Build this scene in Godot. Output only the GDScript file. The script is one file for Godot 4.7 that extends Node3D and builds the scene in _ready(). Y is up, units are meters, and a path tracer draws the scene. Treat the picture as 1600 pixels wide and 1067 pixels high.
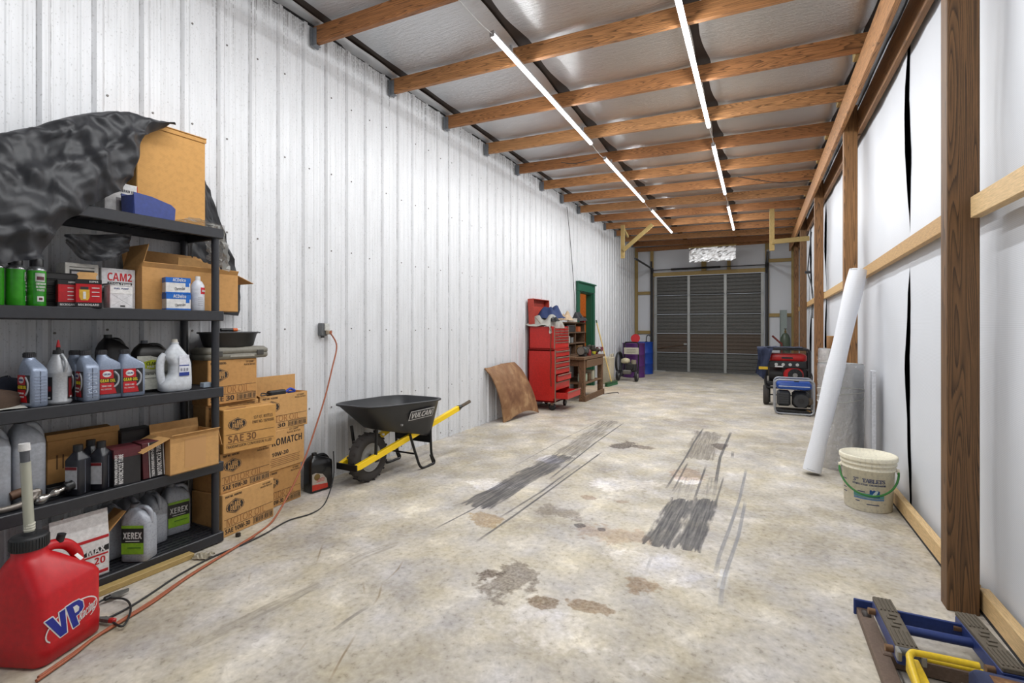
extends Node3D
# A long lean-to garage bay. Room axes: x to the right wall, y up, -z towards the roll-up door. Units metres.
# The photograph (1600 x 1067) gives directions; distances come from floor, walls and shelves.
const EYE := 1.3
const FOCAL := 765.0
const LEFT_X := -3.27
const BACK_Z := -14.6
const REAR_Z := 2.4
const RIGHT_X := 0.97
const PITCH := 0.2315
const RIB0 := -2.557
const DOOR_A := -9.5
const DOOR_B := -10.43

var yaw := atan(383.0 / 765.0)
var cache := {}
var taken := {}
const EXPOSURE := 0.57
const SKY := 1.0
const TUBE_ENERGY := 5.0
const SIDE_ENERGY := 2.2
const TUBE_GLOW := 10.0
const FLOOR_TINT := Color(1, 1, 1)
var tex := {}

func _ready():
	# ---- camera
	var cam := Camera3D.new()
	cam.name = "camera"
	add_child(cam)
	cam.position = Vector3(0, EYE, 0)
	cam.rotation.y = yaw
	cam.projection = Camera3D.PROJECTION_FRUSTUM
	cam.near = 0.05
	cam.far = 100.0
	cam.size = 0.05 * 1067.0 / FOCAL
	cam.keep_aspect = Camera3D.KEEP_HEIGHT
	cam.frustum_offset = Vector2(0, -23.5 / FOCAL * 0.05)
	cam.current = true
	# ---- sky, exposure
	var we := WorldEnvironment.new()
	we.name = "environment"
	var env := Environment.new()
	env.background_mode = Environment.BG_COLOR
	env.background_color = Color(0.93, 0.96, 1.0)
	env.background_energy_multiplier = SKY
	env.tonemap_mode = Environment.TONE_MAPPER_LINEAR
	env.tonemap_exposure = EXPOSURE
	env.sdfgi_enabled = true
	env.ssao_enabled = true
	env.ssil_enabled = true
	we.environment = env
	add_child(we)
	make_textures()
	# ---- structure
	build_floor()
	build_left_wall()
	build_back_wall()
	build_right_wall()
	build_rear()
	build_ceiling()
	build_lights()
	build_side_room()
	# ---- objects, largest first
	build_objects()

# ------------------------------------------------------------------ pixels of the photograph to places
func ray(px: float, py: float) -> Vector3:
	var u := px - 800.0
	return Vector3(u * cos(yaw) - FOCAL * sin(yaw), 510.0 - py, -(u * sin(yaw) + FOCAL * cos(yaw)))

func on_y(px: float, py: float, y := 0.0) -> Vector3:      # on a level surface
	var r := ray(px, py)
	return Vector3(0, EYE, 0) + r * ((y - EYE) / r.y)

func on_x(px: float, py: float, x: float) -> Vector3:      # on a plane along the room
	var r := ray(px, py)
	return Vector3(0, EYE, 0) + r * (x / r.x)

func on_z(px: float, py: float, z: float) -> Vector3:      # on a plane across the room
	var r := ray(px, py)
	return Vector3(0, EYE, 0) + r * (z / r.z)

# ------------------------------------------------------------------ mesh builder
class B:
	var st := SurfaceTool.new()
	var xf := Transform3D.IDENTITY
	func _init():
		st.begin(Mesh.PRIMITIVE_TRIANGLES)
	func at(t: Transform3D) -> B:
		xf = t
		return self
	func tri(a: Vector3, b: Vector3, c: Vector3, group := -1):
		st.set_smooth_group(group)
		st.add_vertex(xf * a)
		st.set_smooth_group(group)
		st.add_vertex(xf * c)
		st.set_smooth_group(group)
		st.add_vertex(xf * b)
	func quad(a: Vector3, b: Vector3, c: Vector3, d: Vector3, group := -1):
		tri(a, b, c, group)
		tri(a, c, d, group)
	func face(pts: Array, centre: Vector3):      # convex face turned away from centre
		var n: Vector3 = (pts[1] - pts[0]).cross(pts[2] - pts[0])
		var flip := n.dot(pts[0] - centre) < 0.0
		for i in range(1, pts.size() - 1):
			if flip: tri(pts[0], pts[i + 1], pts[i])
			else: tri(pts[0], pts[i], pts[i + 1])
	func box(c: Vector3, s: Vector3, ch := 0.0) -> B:
		var h := s * 0.5
		ch = minf(ch, minf(h.x, minf(h.y, h.z)) * 0.9)
		if ch <= 0.0:
			for ax in 3:
				for sg in [-1.0, 1.0]:
					var p := []
					for q in [[-1, -1], [1, -1], [1, 1], [-1, 1]]:
						var v := Vector3.ZERO
						v[ax] = h[ax] * sg
						v[(ax + 1) % 3] = h[(ax + 1) % 3] * q[0]
						v[(ax + 2) % 3] = h[(ax + 2) % 3] * q[1]
						p.append(c + v)
					face(p, c)
			return self
		var k := func(sx, sy, sz, ax):
			var v := Vector3(sx * (h.x - ch), sy * (h.y - ch), sz * (h.z - ch))
			v[ax] += ch * [sx, sy, sz][ax]
			return c + v
		for ax in 3:
			var a1 := (ax + 1) % 3
			var a2 := (ax + 2) % 3
			for sg in [-1, 1]:
				var p := []
				for q in [[-1, -1], [1, -1], [1, 1], [-1, 1]]:
					var s3 := [0, 0, 0]
					s3[ax] = sg; s3[a1] = q[0]; s3[a2] = q[1]
					p.append(k.call(s3[0], s3[1], s3[2], ax))
				face(p, c)
			for q in [[-1, -1], [1, -1], [1, 1], [-1, 1]]:
				var lo := [0, 0, 0]
				lo[ax] = -1; lo[a1] = q[0]; lo[a2] = q[1]
				var hi := lo.duplicate()
				hi[ax] = 1
				face([k.call(lo[0], lo[1], lo[2], a1), k.call(hi[0], hi[1], hi[2], a1), k.call(hi[0], hi[1], hi[2], a2), k.call(lo[0], lo[1], lo[2], a2)], c)
		for sx in [-1, 1]:
			for sy in [-1, 1]:
				for sz in [-1, 1]:
					face([k.call(sx, sy, sz, 0), k.call(sx, sy, sz, 1), k.call(sx, sy, sz, 2)], c)
		return self
	# rings of equal length, counter-clockwise seen from the end they run towards
	func loft(rings: Array, closed := true, cap0 := true, cap1 := true, smooth := true) -> B:
		var g := 0 if smooth else -1
		var n: int = rings[0].size()
		for r in rings.size() - 1:
			var a: PackedVector3Array = rings[r]
			var b: PackedVector3Array = rings[r + 1]
			for i in (n if closed else n - 1):
				var j := (i + 1) % n
				quad(a[i], a[j], b[j], b[i], g)
		if closed and cap0: cap(rings[0], true)
		if closed and cap1: cap(rings[-1], false)
		return self
	func cap(r: PackedVector3Array, down: bool):
		var c := Vector3.ZERO
		for p in r: c += p
		c /= r.size()
		for i in r.size():
			var j := (i + 1) % r.size()
			if down: tri(c, r[j], r[i])
			else: tri(c, r[i], r[j])
	# turned shape: profile of (radius, height) from bottom to top, about the y axis at c
	func lathe(c: Vector3, prof: Array, seg := 24, sx := 1.0, sz := 1.0, caps := true) -> B:
		var rings := []
		for p in prof:
			var r := PackedVector3Array()
			for i in seg:
				var a := TAU * i / seg
				r.append(c + Vector3(cos(a) * p[0] * sx, p[1], -sin(a) * p[0] * sz))
			rings.append(r)
		return loft(rings, true, caps, caps)
	func cyl(a: Vector3, b: Vector3, r0: float, r1 := -1.0, seg := 16, caps := true) -> B:
		if r1 < 0.0: r1 = r0
		var d := (b - a).normalized()
		var u := d.cross(Vector3.UP if absf(d.y) < 0.9 else Vector3.RIGHT).normalized()
		var w := d.cross(u)
		var ra := PackedVector3Array()
		var rb := PackedVector3Array()
		for i in seg:
			var t := TAU * i / seg
			var o := u * cos(t) + w * sin(t)
			ra.append(a + o * r0)
			rb.append(b + o * r1)
		return loft([ra, rb], true, caps, caps)
	func tube(path: Array, r: float, seg := 8, closed := false, flat := 1.0) -> B:
		var rings := []
		var n := path.size()
		var u := Vector3.ZERO
		for i in n:
			var p: Vector3 = path[i]
			var q0: Vector3 = path[(i - 1 + n) % n] if closed else path[maxi(i - 1, 0)]
			var q1: Vector3 = path[(i + 1) % n] if closed else path[mini(i + 1, n - 1)]
			var d := (q1 - q0).normalized()
			if u == Vector3.ZERO: u = d.cross(Vector3.UP if absf(d.y) < 0.9 else Vector3.RIGHT).normalized()
			else: u = (u - d * u.dot(d)).normalized()
			var w := d.cross(u)
			var ring := PackedVector3Array()
			for k in seg:
				var t := TAU * k / seg
				ring.append(p + (u * cos(t) + w * sin(t) * flat) * r)
			rings.append(ring)
		if closed: rings.append(rings[0])
		return loft(rings, true, not closed, not closed)
	# flat outline (x, y) pushed along z from z0 to z1
	func prism(poly: PackedVector2Array, z0: float, z1: float) -> B:
		if Geometry2D.is_polygon_clockwise(poly): poly.reverse()      # y up: this test is for y down
		var area := 0.0
		for i in poly.size():
			var p := poly[i]
			var q := poly[(i + 1) % poly.size()]
			area += p.x * q.y - q.x * p.y
		if area < 0.0: poly.reverse()
		var id := Geometry2D.triangulate_polygon(poly)
		for i in range(0, id.size(), 3):
			var a := poly[id[i]]
			var b := poly[id[i + 1]]
			var c := poly[id[i + 2]]
			if (b - a).cross(c - a) < 0.0:
				var s := b
				b = c
				c = s
			tri(Vector3(a.x, a.y, z1), Vector3(b.x, b.y, z1), Vector3(c.x, c.y, z1))
			tri(Vector3(a.x, a.y, z0), Vector3(c.x, c.y, z0), Vector3(b.x, b.y, z0))
		for i in poly.size():
			var p := poly[i]
			var q := poly[(i + 1) % poly.size()]
			quad(Vector3(p.x, p.y, z0), Vector3(q.x, q.y, z0), Vector3(q.x, q.y, z1), Vector3(p.x, p.y, z1))
		return self
	# grid of points, rows of equal length
	func sheet(rows: Array, smooth := true) -> B:
		for r in rows.size() - 1:
			for i in rows[0].size() - 1:
				quad(rows[r][i], rows[r][i + 1], rows[r + 1][i + 1], rows[r + 1][i], 0 if smooth else -1)
		return self
	func mesh() -> ArrayMesh:
		st.generate_normals()
		return st.commit()

func rrect(w: float, d: float, r: float, y: float, seg := 3, ox := 0.0, oz := 0.0) -> PackedVector3Array:   # rounded rectangle ring, counter-clockwise from above
	var out := PackedVector3Array()
	r = minf(r, minf(w, d) * 0.499)
	var cs := [[w / 2 - r, -(d / 2 - r), 0.0], [-(w / 2 - r), -(d / 2 - r), PI / 2], [-(w / 2 - r), d / 2 - r, PI], [w / 2 - r, d / 2 - r, PI * 1.5]]
	for q in cs:
		for k in seg + 1:
			var a: float = q[2] + PI / 2 * k / seg
			out.append(Vector3(ox + q[0] + cos(a) * r, y, oz + q[1] - sin(a) * r))
	return out

func curve(pts: Array, n := 8) -> Array:      # smooth path through points
	var out := []
	for i in pts.size() - 1:
		var p0: Vector3 = pts[maxi(i - 1, 0)]
		var p3: Vector3 = pts[mini(i + 2, pts.size() - 1)]
		for k in n:
			out.append(pts[i].cubic_interpolate(pts[i + 1], p0, p3, float(k) / n))
	out.append(pts[-1])
	return out

# ------------------------------------------------------------------ nodes
func numbered(called: String) -> String:
	if not taken.has(called):
		taken[called] = 0
		return called
	taken[called] += 1
	return "%s_%03d" % [called, taken[called]]

func thing(called: String, label: String, category: String, where := Vector3.ZERO, turn := 0.0, group := "") -> Node3D:
	var o := Node3D.new()
	o.name = numbered(called)
	add_child(o)
	o.position = where
	o.rotation.y = turn
	o.set_meta("label", label)
	o.set_meta("category", category)
	if group != "": o.set_meta("group", group)
	return o

func setting(called: String) -> Node3D:
	var o := Node3D.new()
	o.name = called
	add_child(o)
	o.set_meta("kind", "structure")
	return o

func part(parent: Node3D, called: String, b, m: Material, label := "") -> MeshInstance3D:
	var o := MeshInstance3D.new()
	o.name = called
	o.mesh = b.mesh() if b is B else b
	o.material_override = m
	parent.add_child(o, true)
	if label != "": o.set_meta("label", label)
	return o

func again(o: Node3D, label := "") -> Node3D:      # a copy of a thing with its parts
	var c: Node3D = o.duplicate()
	c.name = numbered(String(o.name).trim_suffix("_" + String(o.name).get_slice("_", 99)))
	add_child(c)
	if label != "": c.set_meta("label", label)
	return c

# a plank: length along its own x
func plank(parent: Node3D, called: String, a: Vector3, b: Vector3, wide: float, thick: float, m: Material, up := Vector3.UP) -> MeshInstance3D:
	var l := a.distance_to(b)
	var o := part(parent, called, B.new().box(Vector3.ZERO, Vector3(l, wide, thick), 0.003), m)
	var x := (b - a).normalized()
	var z := x.cross(up).normalized()
	o.transform = Transform3D(Basis(x, z.cross(x), z), (a + b) * 0.5)
	return o

func lettering(parent: Node3D, words: String, size: float, at: Vector3, m: Material, width := 0.0, basis := Basis.IDENTITY, bold := false, called := "lettering", serif := false) -> MeshInstance3D:
	var t := TextMesh.new()
	var f := SystemFont.new()
	f.font_names = PackedStringArray(["Droid Serif" if serif else "Droid Sans"])
	if bold: f.font_weight = 700
	t.font = f
	t.text = words
	t.font_size = 32
	t.pixel_size = size / 23.0
	t.depth = 0.0012
	t.curve_step = 3.0
	var o := MeshInstance3D.new()
	o.name = called
	o.mesh = t
	o.material_override = m
	parent.add_child(o, true)
	var s := 1.0
	if width > 0.0:
		var w := t.get_aabb().size.x
		if w > 0.0: s = width / w
	o.transform = Transform3D(basis * Basis.from_scale(Vector3(s, 1, 1)), at)
	return o

# ------------------------------------------------------------------ materials
func noise(kind: int, freq: float, seed: int, octaves := 4, gain := 0.5) -> FastNoiseLite:
	var n := FastNoiseLite.new()
	n.noise_type = kind
	n.frequency = freq
	n.seed = seed
	n.fractal_octaves = octaves
	n.fractal_gain = gain
	return n

func img_tex(w: int, h: int, fn: Callable, src: Array) -> ImageTexture:      # src: byte arrays of w*h
	var out := PackedByteArray()
	out.resize(w * h * 3)
	for i in w * h:
		var c: Color = fn.call(i, src)
		out[i * 3] = clampi(int(c.r * 255.0), 0, 255)
		out[i * 3 + 1] = clampi(int(c.g * 255.0), 0, 255)
		out[i * 3 + 2] = clampi(int(c.b * 255.0), 0, 255)
	return ImageTexture.create_from_image(Image.create_from_data(w, h, false, Image.FORMAT_RGB8, out))

func bytes(n: FastNoiseLite, w: int, h: int) -> PackedByteArray:
	var im := n.get_seamless_image(w, h, false, false, 0.15)
	im.convert(Image.FORMAT_L8)
	return im.get_data()

func make_textures():
	var s := FastNoiseLite.TYPE_SIMPLEX_SMOOTH
	# speckle: grain multiplied into plain colours
	var a := bytes(noise(s, 0.05, 3, 5, 0.6), 256, 256)
	var b := bytes(noise(s, 0.4, 4, 2), 256, 256)
	tex.speckle = img_tex(256, 256, func(i, q):
		var v: float = 0.80 + 0.14 * q[0][i] / 255.0 + 0.10 * (q[1][i] / 255.0 - 0.3)
		return Color(v, v, v), [a, b])
	# wood: contour lines of a noise that the material stretches along the board
	var wa := bytes(noise(s, 0.006, 11, 2, 0.4), 512, 512)
	var wb := bytes(noise(s, 0.05, 12, 3), 512, 512)
	var wc := bytes(noise(s, 0.3, 13, 2), 512, 512)
	tex.wood = img_tex(512, 512, func(i, q):
		var r: float = q[0][i] / 255.0 * 11.0
		var saw: float = r - floor(r)
		var line: float = pow(saw, 3.0)
		var v: float = 1.0 - 0.42 * line - 0.16 * (1.0 - q[1][i] / 255.0) + 0.10 * (q[2][i] / 255.0 - 0.5)
		return Color(v, v * (0.97 + 0.03 * v), v * (0.92 + 0.08 * v)), [wa, wb, wc])
	tex.grain = img_tex(512, 512, func(i, q):      # plainer wood
		var v: float = 0.86 + 0.20 * (q[1][i] / 255.0 - 0.5) + 0.14 * (q[2][i] / 255.0 - 0.5)
		return Color(v, v, v), [wa, wb, wc])
	# grime: streaks and specks on white sheet metal
	var ga := bytes(noise(s, 0.02, 21, 4, 0.6), 512, 512)
	var gb := bytes(noise(s, 0.2, 22, 3, 0.6), 512, 512)
	tex.grime = img_tex(512, 512, func(i, q):
		var v: float = 0.99
		var st: float = q[0][i] / 255.0
		var sp: float = q[1][i] / 255.0
		v -= 0.16 * clampf((0.46 - st) * 3.0, 0.0, 1.0)
		v -= 0.30 * clampf((0.24 - sp) * 5.0, 0.0, 1.0)
		return Color(v, v * 0.995, v * 0.985), [ga, gb])
	# cardboard flutes and smudges
	var ca := bytes(noise(s, 0.03, 31, 4, 0.6), 256, 256)
	tex.card = img_tex(256, 256, func(i, q):
		var y: int = i / 256
		var v: float = 0.92 + 0.035 * sin(TAU * y / 4.0) - 0.10 * clampf(0.6 - q[0][i] / 255.0, 0.0, 1.0)
		return Color(v, v, v), [ca])
	# woven white insulation facing: fine scrim
	tex.weave = img_tex(128, 128, func(i, q):
		var x: int = i % 128
		var y: int = i / 128
		var v := 0.97 - 0.05 * float(y % 8 < 2) - 0.03 * float(x % 8 < 2)
		return Color(v, v, v), [])
	# height map for foil: fine creases along x
	var fa := bytes(noise(s, 0.03, 41, 4, 0.65), 512, 512)
	var fb := bytes(noise(s, 0.35, 42, 2, 0.6), 512, 512)
	tex.crease = img_tex(512, 512, func(i, q):
		var v: float = 0.55 * q[0][i] / 255.0 + 0.45 * q[1][i] / 255.0
		return Color(v, v, v), [fa, fb])
	var ra := bytes(noise(s, 0.015, 51, 5, 0.6), 256, 256)
	tex.rust = img_tex(256, 256, func(i, q):
		var v: float = q[0][i] / 255.0
		var c := Color(0.55, 0.41, 0.29).lerp(Color(0.42, 0.28, 0.18), clampf((0.5 - v) * 3.0, 0, 1))
		return c.lerp(Color(0.68, 0.56, 0.42), clampf((v - 0.58) * 5.0, 0, 1)), [ra])

func mat(key: String, color := Color.WHITE, rough := 0.6, metal := 0.0, map := "", scale := Vector3.ONE, bump := 0.0) -> StandardMaterial3D:
	if cache.has(key): return cache[key]
	var m := StandardMaterial3D.new()
	m.resource_name = key
	m.albedo_color = color
	m.roughness = rough
	m.metallic = metal
	if map != "":
		m.albedo_texture = tex[map]
		m.uv1_triplanar = true
		m.uv1_scale = scale
		if bump > 0.0:
			m.heightmap_enabled = true
			m.heightmap_texture = tex[map]
			m.heightmap_scale = bump
	cache[key] = m
	return m

func rgb(r: int, g: int, b: int) -> Color:
	return Color(r / 255.0, g / 255.0, b / 255.0)

func plain(key: String, r: int, g: int, b: int, rough := 0.5, metal := 0.0) -> StandardMaterial3D:
	return mat(key, rgb(r, g, b), rough, metal, "speckle", Vector3(3, 3, 3))

# ------------------------------------------------------------------ floor
func paint(img: PackedByteArray, w: int, h: int, ppm: float, x0: float, z0: float, pts: Array, wide: float, col: Color, alpha: float, n: FastNoiseLite, streak := 0.5):
	# a rubbed-on mark along a path on the floor; wide in metres; broken up by streaks along its run
	var run := 0.0
	var whole := 0.0
	for s in pts.size() - 1: whole += pts[s].distance_to(pts[s + 1])
	for s in pts.size() - 1:
		var a := Vector2(pts[s].x, pts[s].z)
		var b := Vector2(pts[s + 1].x, pts[s + 1].z)
		var d := b - a
		var l := d.length()
		d /= l
		var lo := a.min(b) - Vector2(wide, wide)
		var hi := a.max(b) + Vector2(wide, wide)
		for j in range(maxi(0, int((lo.y - z0) * ppm)), mini(h, int((hi.y - z0) * ppm) + 1)):
			for i in range(maxi(0, int((lo.x - x0) * ppm)), mini(w, int((hi.x - x0) * ppm) + 1)):
				var p := Vector2(x0 + (i + 0.5) / ppm, z0 + (j + 0.5) / ppm) - a
				var t := p.dot(d)
				if t < 0.0 or t >= l: continue
				var c := p.dot(Vector2(-d.y, d.x))
				var e := 1.0 - absf(c) / (wide * 0.5)
				if wide > 0.04: e += 0.30 * n.get_noise_2d((run + t) * 55.0, c * 300.0 + 31.0) - 0.12
				if e <= 0.0: continue
				var tip := minf(run + t, whole - run - t) / (0.10 if wide > 0.04 else 0.16)
				if wide > 0.04: tip += 0.9 * n.get_noise_2d(c * 500.0, 9.0)
				e = minf(e, tip * (0.6 if wide > 0.04 else 0.3) + (0.0 if wide > 0.04 else 0.03))
				if e <= 0.0: continue
				var k := n.get_noise_2d(c * 900.0, (run + t) * 40.0) * 0.5 + 0.5
				var g := n.get_noise_2d(p.x * 160.0 + 77.0, p.y * 160.0) * 0.5 + 0.5
				var al := alpha * clampf(e * (4.0 if wide > 0.04 else 3.0), 0, 1) * clampf(1.0 - streak * 2.2 * (k - 0.28) - 0.5 * streak * (g - 0.2), 0, 1)
				var q := (j * w + i) * 3
				img[q] = int(lerpf(img[q], col.r * 255.0, al))
				img[q + 1] = int(lerpf(img[q + 1], col.g * 255.0, al))
				img[q + 2] = int(lerpf(img[q + 2], col.b * 255.0, al))
		run += l

func stain(img: PackedByteArray, w: int, h: int, ppm: float, x0: float, z0: float, c: Vector3, rx: float, rz: float, col: Color, alpha: float, n: FastNoiseLite):
	# a spill with a ragged outline
	for j in range(maxi(0, int((c.z - rz * 1.5 - z0) * ppm)), mini(h, int((c.z + rz * 1.5 - z0) * ppm) + 1)):
		for i in range(maxi(0, int((c.x - rx * 1.5 - x0) * ppm)), mini(w, int((c.x + rx * 1.5 - x0) * ppm) + 1)):
			var x := x0 + (i + 0.5) / ppm
			var z := z0 + (j + 0.5) / ppm
			var d := Vector2((x - c.x) / rx, (z - c.z) / rz).length() + 0.9 * n.get_noise_2d(x * 60.0, z * 60.0) + 0.35 * n.get_noise_2d(x * 400.0, z * 400.0)
			var al := alpha * clampf((1.0 - d) * 4.0, 0, 1)
			if al <= 0.0: continue
			var q := (j * w + i) * 3
			al *= 0.8 + 0.5 * n.get_noise_2d(x * 900.0, z * 900.0)
			img[q] = mini(222, int(lerpf(img[q], img[q] * pow(col.r * 1.43, 1.5), al)))
			img[q + 1] = mini(218, int(lerpf(img[q + 1], img[q + 1] * pow(col.g * 1.47, 1.5), al)))
			img[q + 2] = mini(210, int(lerpf(img[q + 2], img[q + 2] * pow(col.b * 1.60, 1.5), al)))

func concrete(x0: float, z0: float, sx: float, sz: float, ppm: float, marks: bool) -> ImageTexture:
	var w := int(sx * ppm)
	var h := int(sz * ppm)
	var s := FastNoiseLite.TYPE_SIMPLEX_SMOOTH
	var lay := []
	for q in [[0.7, 61, 3, 0.5], [2.3, 62, 6, 0.64], [22.0, 63, 3, 0.6], [2.2, 64, 4, 0.6]]:
		var n := noise(s, q[0] / ppm, q[1], q[2], q[3])
		if q[1] == 62:
			n.domain_warp_enabled = true
			n.domain_warp_amplitude = 0.35 * ppm
			n.domain_warp_frequency = 1.1 / ppm
			n.domain_warp_fractal_octaves = 3
		n.offset = Vector3(x0 * ppm, z0 * ppm, 0)
		var im := n.get_image(w, h, false, false, false)
		im.convert(Image.FORMAT_L8)
		lay.append(im.get_data())
	var out := PackedByteArray()
	out.resize(w * h * 3)
	var la: PackedByteArray = lay[0]
	var lb: PackedByteArray = lay[1]
	var lc: PackedByteArray = lay[2]
	var ld: PackedByteArray = lay[3]
	for i in w * h:
		var big := (la[i] - 128) / 128.0
		var mid := (lb[i] - 128) / 128.0
		var fine := (lc[i] - 128) / 128.0
		var warm := (ld[i] - 128) / 128.0
		var v := 171.0 + 24.0 * big + 29.0 * mid + 17.0 * fine
		if mid > 0.22: v += (mid - 0.22) * 30.0      # pale laitance patches
		if fine < -0.5: v -= 14.0
		out[i * 3] = clampi(int(v + 5.0 + 5.0 * warm), 40, 222)
		out[i * 3 + 1] = clampi(int(v - 3.0 + 1.0 * warm), 38, 216)
		out[i * 3 + 2] = clampi(int(v - 16.0 - 13.0 * warm), 34, 206)
	var n := noise(s, 0.05, 71, 3, 0.6)
	if marks:
		var P := func(a: Array): return a.map(func(q): return on_y(q[0], q[1]))
		var rub := rgb(58, 56, 58)
		var wear := rgb(112, 108, 104)
		# left tyre track
		paint(out, w, h, ppm, x0, z0, P.call([[740, 792], [882, 711]]), 0.31, rub, 0.95, n, 0.42)
		paint(out, w, h, ppm, x0, z0, P.call([[882, 711], [955, 657]]), 0.30, rgb(104, 98, 90), 0.9, n, 0.7)
		paint(out, w, h, ppm, x0, z0, P.call([[676, 828], [742, 794], [800, 757]]), 0.016, rub, 0.9, n, 0.3)
		paint(out, w, h, ppm, x0, z0, P.call([[743, 847], [800, 808], [850, 772], [941, 706]]), 0.02, rub, 0.9, n, 0.3)
		paint(out, w, h, ppm, x0, z0, P.call([[777, 811], [846, 768], [888, 737]]), 0.02, rub, 0.85, n, 0.4)
		paint(out, w, h, ppm, x0, z0, P.call([[846, 768], [905, 727]]), 0.05, wear, 0.7, n, 0.8)
		paint(out, w, h, ppm, x0, z0, P.call([[858, 749], [930, 692], [974, 661]]), 0.02, rub, 0.9, n, 0.3)
		paint(out, w, h, ppm, x0, z0, P.call([[800, 730], [880, 686], [942, 655]]), 0.014, rub, 0.6, n, 0.6)
		paint(out, w, h, ppm, x0, z0, P.call([[712, 791], [770, 771]]), 0.10, wear, 0.8, n, 0.9)
		# right tyre track
		paint(out, w, h, ppm, x0, z0, P.call([[1024, 854], [1066, 779]]), 0.20, rub, 0.95, n, 0.36)
		paint(out, w, h, ppm, x0, z0, P.call([[1073, 860], [1104, 779]]), 0.19, rub, 0.95, n, 0.36)
		paint(out, w, h, ppm, x0, z0, P.call([[1051, 856], [1088, 779]]), 0.05, wear, 0.8, n, 0.9)
		paint(out, w, h, ppm, x0, z0, P.call([[1062, 779], [1076, 745]]), 0.17, wear, 0.55, n, 1.0)
		paint(out, w, h, ppm, x0, z0, P.call([[1108, 782], [1116, 745]]), 0.13, wear, 0.6, n, 1.0)
		paint(out, w, h, ppm, x0, z0, P.call([[1092, 718], [1106, 674]]), 0.36, rgb(110, 102, 92), 0.95, n, 0.6)
		paint(out, w, h, ppm, x0, z0, P.call([[1041, 763], [1071, 715], [1085, 690], [1099, 669]]), 0.02, rub, 0.85, n, 0.3)
		paint(out, w, h, ppm, x0, z0, P.call([[1051, 768], [1075, 722]]), 0.018, rub, 0.7, n, 0.3)
		paint(out, w, h, ppm, x0, z0, P.call([[1084, 783], [1103, 728]]), 0.02, rub, 0.8, n, 0.3)
		paint(out, w, h, ppm, x0, z0, P.call([[1118, 757], [1125, 715], [1142, 675]]), 0.03, rub, 0.85, n, 0.3)
		paint(out, w, h, ppm, x0, z0, P.call([[1117, 791], [1131, 744]]), 0.016, rub, 0.7, n, 0.3)
		paint(out, w, h, ppm, x0, z0, P.call([[1144, 716], [1145, 705]]), 0.03, rub, 0.8, n, 0.3)
		paint(out, w, h, ppm, x0, z0, P.call([[1008, 897], [1020, 864]]), 0.02, wear, 0.8, n, 0.5)
		# scrapes right of it
		paint(out, w, h, ppm, x0, z0, P.call([[1125, 952], [1128, 920], [1134, 895], [1154, 836], [1165, 782]]), 0.024, rgb(120, 120, 124), 0.9, n, 0.4)
		paint(out, w, h, ppm, x0, z0, P.call([[1117, 898], [1124, 868], [1139, 828], [1156, 778], [1166, 733]]), 0.024, rgb(116, 116, 120), 0.9, n, 0.4)
		paint(out, w, h, ppm, x0, z0, P.call([[1128, 920], [1134, 890]]), 0.06, rgb(196, 198, 204), 0.7, n, 0.8)
		# near left scuffs
		paint(out, w, h, ppm, x0, z0, P.call([[514, 990], [545, 967], [582, 943]]), 0.022, rgb(96, 92, 88), 0.9, n, 0.3)
		paint(out, w, h, ppm, x0, z0, P.call([[512, 899], [570, 868], [622, 848]]), 0.085, rgb(138, 130, 120), 0.6, n, 0.8)
		paint(out, w, h, ppm, x0, z0, P.call([[300, 1010], [420, 950], [500, 912]]), 0.09, rgb(128, 121, 110), 0.6, n, 0.7)
		paint(out, w, h, ppm, x0, z0, P.call([[436, 953], [495, 917]]), 0.014, rgb(92, 88, 82), 0.8, n, 0.4)
		# cracks
		for c in [[[513, 1067], [536, 1024], [557, 990]], [[583, 946], [592, 932], [597, 911]], [[570, 928], [567, 909]], [[606, 905], [622, 889], [631, 874]], [[466, 1020], [481, 1000]], [[388, 909], [391, 895]], [[495, 878], [504, 850]]]:
			paint(out, w, h, ppm, x0, z0, P.call(c), 0.010, rgb(112, 92, 66), 0.9, n, 0.2)
		# spills
		for q in [[800, 906, 0.14, 0.17, 128, 120, 106, 0.85], [764, 896, 0.08, 0.07, 104, 92, 78, 0.85], [850, 940, 0.06, 0.05, 122, 106, 84, 0.8], [918, 947, 0.09, 0.05, 132, 114, 90, 0.75], [996, 916, 0.09, 0.10, 150, 132, 108, 0.8], [975, 695, 0.12, 0.22, 92, 82, 72, 0.85], [1002, 699, 0.16, 0.08, 104, 92, 80, 0.7], [1124, 696, 0.08, 0.16, 90, 78, 68, 0.75], [1079, 741, 0.14, 0.16, 150, 128, 106, 0.55], [880, 801, 0.16, 0.12, 134, 126, 114, 0.6], [962, 838, 0.2, 0.16, 160, 142, 122, 0.55], [760, 811, 0.12, 0.1, 150, 128, 92, 0.6], [905, 821, 0.03, 0.03, 100, 96, 92, 0.8], [940, 827, 0.03, 0.03, 104, 100, 96, 0.8], [918, 777, 0.06, 0.06, 146, 130, 116, 0.7], [970, 784, 0.09, 0.05, 156, 140, 122, 0.6], [866, 719, 0.18, 0.14, 214, 212, 208, 0.7], [1078, 752, 0.10, 0.12, 222, 220, 216, 0.8], [765, 757, 0.22, 0.14, 212, 210, 206, 0.5], [975, 752, 0.26, 0.3, 216, 213, 206, 0.45], [1020, 880, 0.35, 0.2, 206, 204, 200, 0.4], [870, 990, 0.3, 0.14, 208, 205, 198, 0.4], [1080, 662, 0.3, 0.5, 150, 142, 130, 0.4], [900, 655, 0.4, 0.6, 168, 158, 144, 0.4]]:
			stain(out, w, h, ppm, x0, z0, on_y(q[0], q[1]), q[2], q[3], rgb(q[4], q[5], q[6]), q[7], n)
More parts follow.
